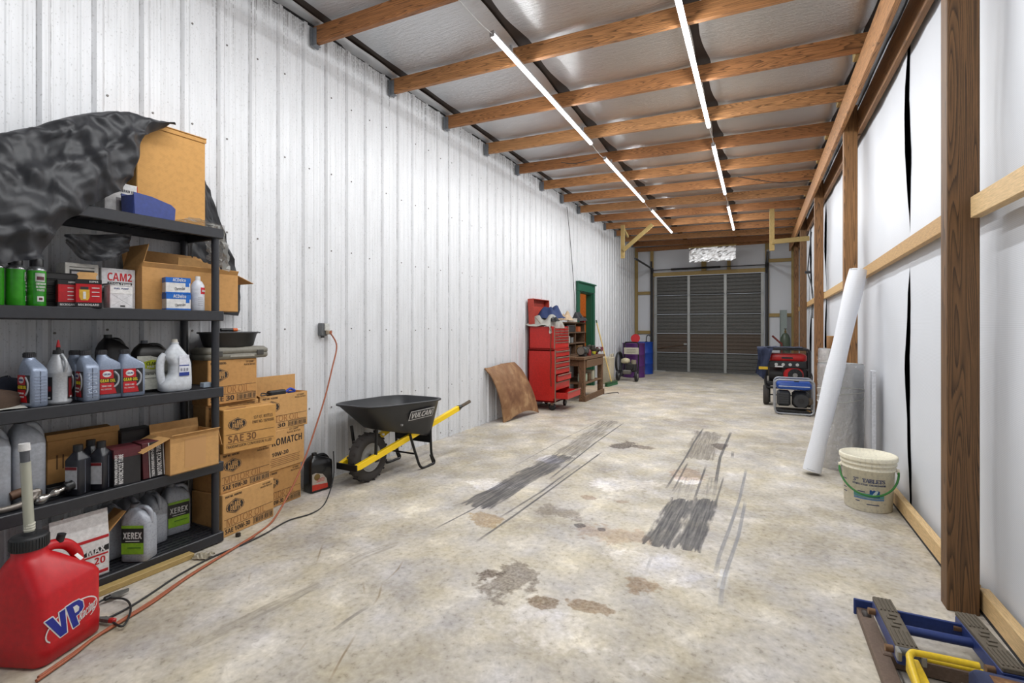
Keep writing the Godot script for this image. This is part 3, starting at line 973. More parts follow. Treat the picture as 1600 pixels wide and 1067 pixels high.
# ------------------------------------------------------------------ the room behind the green door
func build_side_room():
	var w := setting("wall_side_room")
	var ply := mat("plywood", rgb(206, 130, 66), 0.7, 0.0, "grain", Vector3(2, 0.5, 2))
	var b := B.new()
	b.box(Vector3(-5.2, 1.3, -10.6), Vector3(0.06, 2.6, 4.0))
	b.box(Vector3(-4.3, 1.3, -12.6), Vector3(2.0, 2.6, 0.06))
	b.box(Vector3(-4.3, 1.3, -8.8), Vector3(2.0, 2.6, 0.06))
	part(w, "plywood_lining", b, ply)
	part(w, "side_floor", B.new().box(Vector3(-4.3, -0.03, -10.6), Vector3(2.0, 0.06, 4.0)), plain("side_floor", 150, 140, 128, 0.8))
	part(w, "side_ceiling", B.new().box(Vector3(-4.3, 2.6, -10.6), Vector3(2.0, 0.06, 4.0)), plain("side_ceiling", 190, 170, 140, 0.8))
	var t := thing("bulb_lamp", "small warm bulb on the ceiling of the room behind the green door", "light", Vector3(-4.2, 2.45, -10.6))
	part(t, "socket", B.new().cyl(Vector3(0, 0.06, 0), Vector3(0, 0.12, 0), 0.03), plain("socket", 220, 220, 210, 0.5))
	var g := StandardMaterial3D.new()
	g.emission_enabled = true
	g.emission = Color(1.0, 0.86, 0.66)
	g.emission_energy_multiplier = 4.0
	part(t, "bulb", B.new().lathe(Vector3.ZERO, [[0.005, -0.05], [0.025, -0.04], [0.034, -0.01], [0.028, 0.03], [0.016, 0.06]], 12), g)
	var l := OmniLight3D.new()
	l.name = "bulb_light"
	l.light_energy = 3.0
	l.light_color = Color(1.0, 0.86, 0.66)
	l.light_size = 0.03
	l.omni_range = 20.0
	l.omni_attenuation = 2.0
	l.shadow_enabled = true
	t.add_child(l)
	var s := thing("wall_shelf", "wooden wall shelf seen through the green doorway", "shelf", Vector3(-4.6, 0, -12.5))
	for yy in [1.15, 1.55]: part(s, "shelf_board", B.new().box(Vector3(0, yy, 0.12), Vector3(1.1, 0.03, 0.28), 0.003), pine(int(yy * 2)))
	part(s, "bracket", B.new().box(Vector3(0.3, 1.0, 0.03), Vector3(0.04, 1.5, 0.05)), pine(0))
	var r := thing("red_canister", "small red canister on the shelf behind the green door", "canister", Vector3(-4.2, 1.166, -12.4))
	part(r, "body", B.new().lathe(Vector3.ZERO, [[0.07, 0.0], [0.075, 0.01], [0.075, 0.16], [0.05, 0.19]], 16), plain("canister_red", 190, 30, 28, 0.4))
	part(r, "cap", B.new().cyl(Vector3(0, 0.19, 0), Vector3(0, 0.22, 0), 0.03), plain("canister_cap", 230, 230, 226, 0.4))

# ------------------------------------------------------------------ small makers (fronts face +z, x runs to the right)
func patch(parent: Node3D, called: String, x: float, y: float, w: float, h: float, z: float, m: Material, thick := 0.0012) -> MeshInstance3D:
	return part(parent, called, B.new().box(Vector3(x, y, z + thick / 2), Vector3(w, h, thick)), m)

func side_patch(parent: Node3D, called: String, sx: float, y: float, z: float, w: float, h: float, m: Material) -> MeshInstance3D:      # on the side facing +x or -x
	return part(parent, called, B.new().box(Vector3(sx + signf(sx) * 0.0006, y, z), Vector3(0.0012, h, w)), m)

func arc_label(parent: Node3D, called: String, r: float, y0: float, y1: float, a0: float, a1: float, m: Material, centre := Vector3.ZERO) -> MeshInstance3D:      # angle 0 faces +z, positive to the right
	var lo := []
	var hi := []
	for i in 13:
		var a := lerpf(a0, a1, i / 12.0)
		lo.append(centre + Vector3(sin(a) * r, y0, cos(a) * r))
		hi.append(centre + Vector3(sin(a) * r, y1, cos(a) * r))
	return part(parent, called, B.new().sheet([lo, hi]), m)

func rings(list: Array, seg := 4) -> Array:      # [y, width, depth, radius, x offset, z offset]
	var out := []
	for q in list: out.append(rrect(q[1], q[2], q[3], q[0], seg, q[4] if q.size() > 4 else 0.0, q[5] if q.size() > 5 else 0.0))
	return out

func ink(r := 40, g := 32, b := 28) -> StandardMaterial3D: return mat("ink_%d_%d_%d" % [r, g, b], rgb(r, g, b), 0.7)

func card(k := 0) -> StandardMaterial3D:
	return mat("cardboard_%d" % k, [rgb(206, 158, 98), rgb(196, 146, 86), rgb(206, 154, 86), rgb(142, 100, 56)][k], 0.8, 0.0, "card", Vector3(3.1, 3.1, 3.1))

func tilt(o: Node3D, rx: float, rz: float):
	o.rotation = Vector3(rx, o.rotation.y, rz)

# closed carton with tape seam and printed front
func carton(where: Vector3, turn: float, w: float, h: float, d: float, k: int, label: String) -> Node3D:
	var t := thing("oil_carton", label, "box", where, turn, "cartons of motor oil stacked beside the shelving")
	part(t, "body", B.new().box(Vector3(0, h / 2, 0), Vector3(w, h, d), 0.004), card(k))
	part(t, "flap_seam", B.new().box(Vector3(0, h + 0.0008, 0), Vector3(w * 0.97, 0.0016, 0.004)), ink(120, 84, 46))
	part(t, "packing_tape", B.new().box(Vector3(0, h + 0.0006, 0), Vector3(w * 0.99, 0.0011, 0.05)), mat("tape_tan", rgb(198, 150, 88), 0.35))
	return t

func clark_badge(t: Node3D, x: float, y: float, s: float, z: float):      # hexagonal emblem with two lines of letters
	var outer := PackedVector2Array()
	var inner := PackedVector2Array()
	for q in [[-0.5, 0.0], [-0.44, -0.16], [0.0, -0.36], [0.44, -0.16], [0.5, 0.0], [0.44, 0.16], [0.0, 0.36], [-0.44, 0.16]]:
		outer.append(Vector2(x + q[0] * s, y + q[1] * s))
		inner.append(Vector2(x + q[0] * s * 0.93, y + q[1] * s * 0.92))
	var ko := part(t, "emblem", B.new().prism(outer, z, z + 0.0010), ink())
	part(ko, "emblem_field", B.new().prism(inner, z + 0.0009, z + 0.0016), card(0))
	var core := PackedVector2Array()
	for q in inner: core.append(Vector2(x, y) + (q - Vector2(x, y)) * 0.93)
	part(ko, "emblem_core", B.new().prism(core, z + 0.0015, z + 0.0021), ink())
	lettering(ko, "CLARK", s * 0.22, Vector3(x, y + s * 0.09, z + 0.0024), card(0), s * 0.56, Basis.IDENTITY, true)
	lettering(ko, "PARTS", s * 0.22, Vector3(x, y - s * 0.11, z + 0.0024), card(0), s * 0.56, Basis.IDENTITY, true)

func motor_print(t: Node3D, w: float, h: float, d: float, line1: String, line2: String):
	var z := d / 2
	clark_badge(t, -w * 0.27, h * 0.66, w * 0.34, z)
	lettering(t, "PART NO. 19293765", h * 0.05, Vector3(-w * 0.30, h * 0.92, z + 0.0006), ink(), w * 0.3, Basis.IDENTITY, true)
	lettering(t, "12/1 QUART\nPLASTIC BOTTLES", h * 0.04, Vector3(w * 0.34, h * 0.89, z + 0.0006), ink(), w * 0.24)
	patch(t, "rule", 0, h * 0.40, w * 0.94, 0.002, z, ink())
	lettering(t, line1, h * 0.16, Vector3(-w * 0.06, h * 0.31, z + 0.0006), ink(150, 104, 58), w * 0.74)
	patch(t, "rule", 0, h * 0.215, w * 0.94, 0.002, z, ink())
	lettering(t, line2, h * 0.11, Vector3(-w * 0.22, h * 0.12, z + 0.0006), ink(), w * 0.46, Basis.IDENTITY, true)
	patch(t, "bar_frame", w * 0.27, h * 0.12, w * 0.40, h * 0.15, z, ink())
	patch(t, "bar_field", w * 0.27, h * 0.12, w * 0.385, h * 0.125, z + 0.001, card(0))
	for i in 12: patch(t, "print_bar", w * (0.095 + 0.0318 * i), h * 0.12, w * (0.020 if i % 3 else 0.012), h * 0.105, z + 0.002, ink())

# open-topped carton: four walls, bottom, and flaps at given lean
func open_box(t: Node3D, w: float, h: float, d: float, m: Material, flaps: Array):
	var k := 0.004
	part(t, "bottom", B.new().box(Vector3(0, k / 2, 0), Vector3(w, k, d)), m)
	part(t, "front_panel", B.new().box(Vector3(0, h / 2, d / 2 - k / 2), Vector3(w, h, k), 0.001), m)
	part(t, "back_panel", B.new().box(Vector3(0, h / 2, -d / 2 + k / 2), Vector3(w, h, k), 0.001), m)
	for s in [-1.0, 1.0]: part(t, "side_panel", B.new().box(Vector3(s * (w / 2 - k / 2), h / 2, 0), Vector3(k, h, d - 2 * k), 0.001), m)
	for f in flaps:      # [side, length, angle from straight up, outwards positive]
		var o: MeshInstance3D
		if f[0] == "front" or f[0] == "back":
			var s := 1.0 if f[0] == "front" else -1.0
			o = part(t, "flap", B.new().box(Vector3(0, f[1] / 2, 0), Vector3(w * 0.99, f[1], k), 0.001), m)
			o.position = Vector3(0, h, s * (d / 2 - k / 2))
			o.rotation.x = s * f[2]
		else:
			var s := 1.0 if f[0] == "right" else -1.0
			o = part(t, "flap", B.new().box(Vector3(0, f[1] / 2, 0), Vector3(k, f[1], d * 0.99), 0.001), m)
			o.position = Vector3(s * (w / 2 - k / 2), h, 0)
			o.rotation.z = -s * f[2]

# ------------------------------------------------------------------ the black shelving by the left wall
const SHELF_X := -3.065      # middle of the shelves
const FRONT := PI / 2       # turn that faces things into the room
const TOPS := [0.065, 0.488, 0.936, 1.392, 1.885]

func spot(px: float, x: float, y: float) -> Vector3:      # on a shelf: where the sight line at px crosses the plane x
	var p := on_x(px, 500, x)
	return Vector3(x, y, p.z)

func build_shelving():
	var z0 := -0.62
	var z1 := -1.865
	var mid := (z0 + z1) / 2
	var L := z0 - z1
	var t := thing("shelving_unit", "black plastic five-tier shelving unit crowded with oil and boxes", "shelving", Vector3(SHELF_X, 0.03, mid), FRONT)
	var black := mat("shelf_plastic", rgb(44, 45, 50), 0.42, 0.0, "speckle", Vector3(2, 2, 2))
	var D := 0.375
	for s in 5:
		var y: float = TOPS[s] - 0.03
		var b := B.new()
		for sg in [-1.0, 1.0]:
			b.box(Vector3(0, y - 0.029, sg * (D / 2 - 0.01)), Vector3(L, 0.058, 0.02), 0.004)
			b.box(Vector3(sg * (L / 2 - 0.01), y - 0.029, 0), Vector3(0.02, 0.058, D - 0.04), 0.004)
		var o := part(t, "shelf", b, black)
		# ribbed deck of slats with open gaps
		var dk := B.new()
		for i in 9: dk.box(Vector3(0, y - 0.008, -D / 2 + 0.04 + (D - 0.08) * i / 8.0), Vector3(L - 0.04, 0.010, 0.017 if s == 0 else 0.034))
		for i in 22: dk.box(Vector3(-L / 2 + 0.05 + (L - 0.1) * i / 21.0, y - 0.012, 0), Vector3(0.010, 0.010, D - 0.05))
		part(o, "deck_grid", dk, black)
	for sx in [-1.0, 1.0]:
		for sz in [-1.0, 1.0]:
			for s in 4:
				var ya: float = TOPS[s] - 0.03
				var yb: float = TOPS[s + 1] - 0.03 - 0.05
				part(t, "post", B.new().cyl(Vector3(sx * (L / 2 - 0.035), ya - 0.01, sz * (D / 2 - 0.03)), Vector3(sx * (L / 2 - 0.035), yb, sz * (D / 2 - 0.03)), 0.021, -1, 16), black)
	for sx in [-1.0, 1.0]:
		for sz in [-1.0, 1.0]: part(t, "foot", B.new().cyl(Vector3(sx * (L / 2 - 0.035), -0.03, sz * (D / 2 - 0.03)), Vector3(sx * (L / 2 - 0.035), 0.0, sz * (D / 2 - 0.03)), 0.02), black)
	# board lying under the front edge
	var lb := thing("lumber_board", "yellowish lumber board on the floor along the shelving front", "board", Vector3(-2.848, 0, -1.18), 0.0)
	var pl := plank(lb, "plank", Vector3(0.0, 0.015, 0.55), Vector3(0.0, 0.015, -0.48), 0.03, 0.05, treated(1))

func build_tarp():
	# black tarp heaped over the left of the top shelf
	var t := thing("black_tarp", "creased black tarp thrown over the top shelf", "tarp", Vector3(SHELF_X, TOPS[4], -1.2), 0.0)
	var cloth := mat("tarp_black", rgb(33, 34, 39), 0.52, 0.0, "speckle", Vector3(7, 7, 7))
	cloth.rim_enabled = true
	cloth.rim = 0.3
	var n := noise(FastNoiseLite.TYPE_SIMPLEX_SMOOTH, 1.0, 131, 3, 0.5)
	var r := noise(FastNoiseLite.TYPE_SIMPLEX_SMOOTH, 1.0, 132, 2, 0.5)
	r.fractal_type = FastNoiseLite.FRACTAL_RIDGED
	# [pixel column, crest row, hem row, hem x]: read along the outline
	var cols := [[-60, 222, 412, -2.80], [0, 211, 411, -2.80], [30, 203, 409, -2.80], [62, 196, 404, -2.81], [85, 189, 372, -2.82], [105, 184, 345, -2.83], [140, 177, 322, -2.86], [165, 176, 310, -2.88], [190, 177, 297, -2.90], [205, 180, 281, -2.915], [222, 185, 212, -2.93], [258, 194, 200, -2.95]]
	var rows := []
	for i in 97:
		var f := i / 96.0 * (cols.size() - 1)
		var a := mini(int(f), cols.size() - 2)
		var q := []
		for k in 4: q.append(lerpf(cols[a][k], cols[a + 1][k], f - a))
		var crest := on_x(q[0], q[1], -3.02)
		var hem := on_x(q[0], q[2], q[3])
		var pts := [Vector3(-3.20, crest.y - 0.12, crest.z + 0.01), Vector3(-3.12, crest.y - 0.02, crest.z), crest, Vector3(-2.935, crest.y - 0.03, crest.z * 0.97 + hem.z * 0.03), Vector3(lerpf(-2.90, hem.x, 0.5), lerpf(crest.y, hem.y, 0.4), lerpf(crest.z, hem.z, 0.4)), Vector3(hem.x + 0.012, lerpf(crest.y, hem.y, 0.75), lerpf(crest.z, hem.z, 0.75)), hem]
		var c := curve(pts, 9)
		var row := []
		for j in c.size():
			var p: Vector3 = c[j]
			var g := clampf((j - 4) / 10.0, 0.0, 1.0)
			var along := p.z * 6.0 + p.y * 3.2
			var fold := r.get_noise_2d(along * 0.45, p.y * 2.6 - p.z * 1.2) * 0.034 * g + n.get_noise_2d(p.z * 5.0, p.y * 5.0) * 0.018 * g
			# long diagonal folds gathered towards the right
			var ph := (p.y * 1.25 + p.z * 0.75) * 3.4 + 0.9 * n.get_noise_2d(p.z * 2.2, p.y * 2.2)
			var saw: float = ph - floorf(ph)
			fold += 0.055 * g * (pow(saw, 2.5) if saw < 0.85 else pow(0.85, 2.5) * (1.0 - saw) / 0.15)
			var ph2 := (p.z * 1.6 - p.y * 0.5) * 4.5 + 0.7 * n.get_noise_2d(p.z * 3.0 + 9.0, p.y * 3.0)
			fold += 0.018 * g * absf(2.0 * (ph2 - floorf(ph2)) - 1.0)
			fold -= 0.02
			p.x += fold
			p.y += 0.35 * n.get_noise_2d(p.z * 7.0 + 40.0, p.x * 7.0) * 0.03
			row.append(p - t.position)
		rows.append(row)
	part(t, "sheet", B.new().sheet(rows), cloth)
	# the far corner hanging behind the tall carton
	rows = []
	for i in 25:
		var v := i / 24.0
		var row := []
		for j in 15:
			var u := j / 14.0
			var y := lerpf(258.0, 486.0, v)
			var xl := 300.0
			var xr := 309.0 + 78.0 * pow(v, 0.8) - (12.0 * maxf(0.0, v - 0.85) / 0.15)
			var p := on_x(lerpf(xl, xr, u), y + 8.0 * u * v, -3.20)
			p.x += 0.018 * sin(u * 11.0 + v * 5.0) * v + n.get_noise_2d(u * 6.0, v * 7.0) * 0.03
			row.append(p - t.position)
		rows.append(row)
	part(t, "hanging_corner", B.new().sheet(rows), cloth)
	# a fold drooping under the shelf behind the cans
	rows = []
	for i in 13:
		var v := i / 12.0
		var row := []
		for j in 21:
			var u := j / 20.0
			var p := on_x(lerpf(100.0, 205.0, u), lerpf(366.0, 380.0 + 30.0 * sin(PI * u) * (1.0 - 0.5 * u) + 12.0 * u, v), -2.99)
			p.x += 0.02 * sin(u * 9.0 + v * 2.0) + n.get_noise_2d(u * 5.0, v * 5.0) * 0.02
			row.append(p - t.position)
		rows.append(row)
	part(t, "drooping_fold", B.new().sheet(rows), cloth)

func lucas(where: Vector3, turn: float, label: String) -> Node3D:
	var t := thing("gear_oil_bottle", label, "bottle", where, turn, "silver-blue gear oil bottles on the middle shelf")
	var body := mat("bottle_silver", rgb(150, 162, 184), 0.34, 0.25, "speckle", Vector3(6, 6, 6))
	part(t, "body", B.new().loft(rings([[0.0, 0.098, 0.056, 0.012], [0.006, 0.108, 0.064, 0.014], [0.158, 0.108, 0.064, 0.014], [0.170, 0.104, 0.062, 0.014, -0.002], [0.186, 0.082, 0.058, 0.016, -0.012], [0.205, 0.052, 0.050, 0.020, -0.025], [0.216, 0.042, 0.042, 0.0205, -0.029], [0.226, 0.036, 0.036, 0.018, -0.030]])), body)
	var cap := B.new().cyl(Vector3(-0.030, 0.222, 0), Vector3(-0.030, 0.245, 0), 0.021, 0.020, 20)
	for i in 20:
		var a := TAU * i / 20
		cap.box(Vector3(-0.030 + cos(a) * 0.021, 0.232, sin(a) * 0.021), Vector3(0.003, 0.018, 0.003))
	part(t, "cap", cap, plain("cap_dark", 52, 50, 54, 0.5))
	for i in 9: part(t, "grip_rib", B.new().box(Vector3(0.0545, 0.025 + i * 0.014, 0), Vector3(0.003, 0.003, 0.044), 0.001), body)
	part(t, "sight_line", B.new().box(Vector3(0.0545, 0.088, 0.0), Vector3(0.002, 0.145, 0.003)), plain("sight_line", 84, 92, 110, 0.4))
	var z := 0.032
	var l := patch(t, "label_field", -0.004, 0.082, 0.088, 0.125, z, plain("label_black", 30, 28, 30, 0.35))
	var red := plain("label_red", 196, 24, 34, 0.35)
	part(t, "red_flag", B.new().prism(PackedVector2Array([Vector2(-0.046, 0.100), Vector2(0.010, 0.100), Vector2(0.008, 0.144), Vector2(-0.046, 0.144)]), z + 0.001, z + 0.0022), red)
	part(t, "roundel", B.new().lathe(Vector3.ZERO, [[0.015, 0.0], [0.015, 0.0008]], 20, 1.2, 1.0), plain("label_white", 232, 230, 228, 0.4)).transform = Transform3D(Basis(Vector3.RIGHT, PI / 2), Vector3(-0.018, 0.122, z + 0.0026))
	lettering(t, "LUCAS", 0.009, Vector3(-0.018, 0.122, z + 0.0042), ink(60, 50, 110), 0.028, Basis.IDENTITY, true)
	lettering(t, "GEAR OIL", 0.015, Vector3(-0.014, 0.089, z + 0.0018), plain("letter_yellow", 240, 214, 40, 0.4), 0.062, Basis.IDENTITY, true)
	part(t, "red_panel", B.new().prism(PackedVector2Array([Vector2(-0.046, 0.022), Vector2(0.022, 0.022), Vector2(0.010, 0.078), Vector2(-0.046, 0.078)]), z + 0.001, z + 0.0022), red)
	lettering(t, "75W-140", 0.008, Vector3(-0.020, 0.062, z + 0.0028), plain("label_white", 232, 230, 228, 0.4), 0.04, Basis.IDENTITY, true)
	lettering(t, "FULL SYNTHETIC", 0.006, Vector3(-0.020, 0.046, z + 0.0028), plain("label_white", 232, 230, 228, 0.4), 0.044)
	part(t, "swoosh", B.new().tube(curve([Vector3(0.012, 0.135, z + 0.001), Vector3(0.030, 0.110, z + 0.001), Vector3(0.028, 0.075, z + 0.001), Vector3(0.012, 0.055, z + 0.001)], 6), 0.005, 6), plain("swoosh_grey", 176, 178, 184, 0.3))
	return t

func jug(where: Vector3, turn: float, w: float, h: float, d: float, body: Material, capm: Material, called: String, label: String, category := "jug", group := "") -> Node3D:      # F-style jug: shoulders slope to a neck over the left, grip to the right
	var t := thing(called, label, category, where, turn, group)
	part(t, "body", B.new().loft(rings([[0.0, w * 0.92, d * 0.90, 0.02], [0.008, w, d, 0.024], [h * 0.70, w, d, 0.024], [h * 0.77, w * 0.95, d * 0.95, 0.024, -w * 0.01], [h * 0.86, w * 0.66, d * 0.72, 0.024, -w * 0.10], [h * 0.92, w * 0.34, d * 0.5, 0.02, -w * 0.17], [h * 0.94, w * 0.28, d * 0.42, 0.018, -w * 0.18]])), body)
	part(t, "cap", B.new().cyl(Vector3(-w * 0.18, h * 0.935, 0), Vector3(-w * 0.18, h, 0), minf(w, d) * 0.17, minf(w, d) * 0.16, 18), capm)
	part(t, "grip", B.new().tube(curve([Vector3(-w * 0.05, h * 0.91, 0), Vector3(w * 0.22, h * 0.90, 0), Vector3(w * 0.40, h * 0.80, 0), Vector3(w * 0.45, h * 0.68, 0)]), d * 0.11, 8), body)
	return t

func spray_can(where: Vector3, turn: float, label: String, capped: bool) -> Node3D:
	var t := thing("spray_can", label, "spray can", where, turn, "green brake cleaner cans on the second shelf")
	part(t, "can", B.new().lathe(Vector3.ZERO, [[0.030, 0.0], [0.033, 0.004], [0.033, 0.165]], 28), plain("can_green", 66, 176, 40, 0.28, 0.1))
	part(t, "shoulder", B.new().lathe(Vector3.ZERO, [[0.0335, 0.163], [0.034, 0.167], [0.031, 0.172], [0.024, 0.182], [0.014, 0.187], [0.014, 0.192]], 28), plain("can_steel", 180, 182, 184, 0.25, 0.8))
	if capped: part(t, "lid", B.new().lathe(Vector3.ZERO, [[0.024, 0.183], [0.024, 0.215], [0.021, 0.22]], 24), plain("lid_black", 26, 26, 28, 0.4))
	var l := arc_label(t, "label", 0.0334, 0.010, 0.155, -0.75, 0.75, plain("can_label_green", 44, 142, 36, 0.3))
	arc_label(t, "band", 0.0337, 0.112, 0.152, -0.55, 0.55, plain("can_band", 186, 190, 184, 0.35))
	arc_label(t, "car_emblem", 0.0340, 0.120, 0.136, -0.4, 0.4, plain("can_car", 90, 34, 46, 0.4))
	lettering(t, "LIMPIADOR\nDE FRENOS\nY PARTES", 0.009, Vector3(0, 0.088, 0.0335), plain("label_white", 232, 230, 228, 0.4), 0.036, Basis.IDENTITY, true)
	arc_label(t, "roundel", 0.0340, 0.022, 0.046, -0.36, 0.36, plain("label_white", 232, 230, 228, 0.4))
	arc_label(t, "roundel_core", 0.0343, 0.028, 0.040, -0.2, 0.2, plain("can_car", 90, 34, 46, 0.4))
	return t

func small_box(called: String, label: String, where: Vector3, turn: float, w: float, h: float, d: float, m: Material, group := "") -> Node3D:
	var t := thing(called, label, "box", where, turn, group)
	part(t, "body", B.new().box(Vector3(0, h / 2, 0), Vector3(w, h, d), 0.002), m)
	return t

func build_shelf_goods():
	var white := plain("label_white", 232, 230, 228, 0.4)
	var black := plain("lid_black", 26, 26, 28, 0.4)
	var red := plain("label_red", 196, 24, 34, 0.35)
	# ---- top shelf
	var y4: float = TOPS[4]
	var t := thing("tall_carton", "tall plain orange-brown carton on top shelf beside tarp", "box", spot(257, -3.115, y4), FRONT - 0.06)
	part(t, "body", B.new().box(Vector3(0, 0.275, 0), Vector3(0.36, 0.55, 0.19), 0.004), card(2))
	part(t, "lid_flap", B.new().box(Vector3(0.0, 0.555, 0.006), Vector3(0.367, 0.006, 0.20), 0.002), card(2))
	part(t, "front_lip", B.new().box(Vector3(0.0, 0.540, 0.098), Vector3(0.367, 0.024, 0.005), 0.001), card(2))
	t = thing("blue_bin", "blue plastic parts bin at the top shelf edge", "bin", spot(233, -2.945, y4), FRONT + 0.12)
	var blue := plain("bin_blue", 44, 62, 132, 0.45)
	var bb := B.new()
	bb.box(Vector3(0, 0.003, 0), Vector3(0.20, 0.006, 0.095))
	part(t, "bottom", bb, blue)
	part(t, "front_wall", B.new().prism(PackedVector2Array([Vector2(-0.105, 0), Vector2(0.105, 0), Vector2(0.11, 0.07), Vector2(0.085, 0.088), Vector2(-0.02, 0.108), Vector2(-0.11, 0.112)]), 0.045, 0.05), blue)
	part(t, "back_wall", B.new().prism(PackedVector2Array([Vector2(-0.105, 0), Vector2(0.105, 0), Vector2(0.11, 0.112), Vector2(-0.11, 0.112)]), -0.05, -0.045), blue)
	for s in [-1.0, 1.0]: part(t, "end_wall", B.new().box(Vector3(s * 0.106, 0.05 if s < 0 else 0.036, 0), Vector3(0.005, 0.10 if s < 0 else 0.072, 0.09), 0.001), blue)
	t = small_box("kit_box", "white kit box with tool picture tucked under the tarp", spot(182, -3.06, y4), FRONT, 0.15, 0.175, 0.10, white)
	patch(t, "picture", 0.02, 0.055, 0.09, 0.08, 0.05, plain("picture_grey", 168, 164, 166, 0.4))
	patch(t, "red_edge", 0.0735, 0.0875, 0.003, 0.17, 0.05, red)
	part(t, "pictured_tool", B.new().prism(PackedVector2Array([Vector2(0.01, 0.03), Vector2(0.05, 0.035), Vector2(0.055, 0.075), Vector2(0.045, 0.095), Vector2(0.02, 0.09)]), 0.051, 0.0522), plain("picture_dark", 52, 50, 52, 0.4))
	lettering(t, "REPAIR KIT", 0.014, Vector3(0.03, 0.135, 0.0506), ink(30, 30, 34), 0.07, Basis.IDENTITY, true)
	patch(t, "caption", 0.03, 0.112, 0.07, 0.004, 0.05, ink(60, 60, 60))
	# clear bag spilling over the right edge
	t = thing("plastic_bag", "clear crumpled plastic bag hanging over the top shelf end", "bag", Vector3(-2.96, y4, -1.80), 0.0)
	var film := mat("film_clear", Color(0.88, 0.88, 0.86, 0.42), 0.22)
	film.transparency = BaseMaterial3D.TRANSPARENCY_ALPHA
	var n := noise(FastNoiseLite.TYPE_SIMPLEX_SMOOTH, 1.0, 141, 3)
	var rows := []
	for i in 22:
		var v := i / 21.0
		var row := []
		for j in 14:
			var u := j / 13.0
			var p: Vector3
			if v < 0.4: p = Vector3(lerpf(0.07, -0.14, u), 0.012 + 0.02 * (1.0 - v) , lerpf(0.14, -0.075, v / 0.4))
			else: p = Vector3(lerpf(0.075, -0.14, u), -(v - 0.4) / 0.6 * (0.26 - 0.10 * u), -0.085 - 0.012 * sin(v * 9.0))
			p += Vector3(n.get_noise_2d(u * 7.0, v * 9.0), maxf(0.0, n.get_noise_2d(u * 8.0 + 20.0, v * 8.0)), n.get_noise_2d(u * 9.0, v * 7.0 + 30.0) - 0.3) * 0.022
			row.append(p)
		rows.append(row)
	part(t, "film", B.new().sheet(rows, false), film)
	# ---- second shelf
	var y3: float = TOPS[3]
	spray_can(spot(-10, -2.965, y3), FRONT - 0.5, "green aerosol can half out of sight at tarp hem", true)
	spray_can(spot(24, -2.965, y3), FRONT + 1.3, "bright green aerosol can showing its plain side under tarp", true)
	spray_can(spot(57, -2.965, y3), FRONT + 0.1, "green brake cleaner can with black lid and printed label", true)
	for k in 5:
		t = small_box("dark_tray", "flat black tray stacked in the gloom behind green cans", spot(84, -3.10, y3 + 0.034 * k), FRONT + 0.03 * (k % 2), 0.15, 0.032, 0.16, plain("tray_black", 38, 36, 36, 0.6), "black trays stacked on the second shelf")
		part(t, "rim", B.new().box(Vector3(0, 0.030, 0), Vector3(0.156, 0.005, 0.166), 0.002), plain("tray_black", 38, 36, 36, 0.6))
	t = small_box("parts_box", "white parts box with black panel behind the red filter boxes", spot(121, -3.10, y3), FRONT - 0.05, 0.135, 0.225, 0.11, plain("box_cream", 206, 202, 194, 0.6))
	patch(t, "panel", 0.0, 0.17, 0.10, 0.045, 0.055, black)
	patch(t, "panel_emblem", -0.026, 0.17, 0.034, 0.026, 0.0565, plain("picture_grey", 168, 164, 166, 0.4))
	lettering(t, "SUPER DUTY\nOIL FILTER", 0.008, Vector3(0.025, 0.17, 0.0568), white, 0.036, Basis.IDENTITY, true)
	lettering(t, "8T", 0.022, Vector3(-0.02, 0.118, 0.0556), ink(150, 40, 44), 0.03, Basis.IDENTITY, true)
	patch(t, "caption", 0, 0.205, 0.10, 0.003, 0.055, ink(70, 66, 62))
	t = small_box("parts_box", "white CAM2 HIGH-TEMP box with red letters in the back", spot(177, -3.10, y3), FRONT, 0.155, 0.215, 0.11, plain("box_white", 220, 218, 220, 0.55))
	lettering(t, "CAM2", 0.042, Vector3(0.005, 0.17, 0.0556), red, 0.112, Basis.IDENTITY, true)
	patch(t, "black_bar", 0.005, 0.132, 0.112, 0.022, 0.055, black)
	lettering(t, "HIGH-TEMP", 0.014, Vector3(0.005, 0.132, 0.0566), white, 0.10, Basis.IDENTITY, true)
	part(t, "ring_mark", B.new().tube(Array(range(16)).map(func(i): return Vector3(0.04 + 0.011 * cos(TAU * i / 16), 0.10 + 0.011 * sin(TAU * i / 16), 0.056)), 0.003, 5, true), red)
	for q in [[104, -2.975, 0.085, 0.25, "red and black oil filter box half hidden behind another", 0.07, 0.13], [139, -2.925, 0.10, 0.42, "red oil filter box with open flap and pictured cartridge", 0.095, 0.135]]:
		t = small_box("filter_box", q[4], spot(q[0], q[1], y3), FRONT - q[3], q[5], q[6], q[2] * 0.9, red, "red oil filter boxes on the second shelf")
		var z: float = q[2] * 0.45
		for yy in [[0.012, 0.024], [q[6] - 0.011, 0.022]]: part(t, "black_band", B.new().box(Vector3(0, yy[0], 0), Vector3(q[5] + 0.0016, yy[1], q[2] * 0.9 + 0.0016)), black)
		lettering(t, "MICROGARD", 0.010, Vector3(0, 0.012, z + 0.001), white, q[5] * 0.8, Basis.IDENTITY, true)
		lettering(t, "SUPER", 0.008, Vector3(q[5] * 0.2, q[6] - 0.011, z + 0.001), white, q[5] * 0.35, Basis.IDENTITY, true)
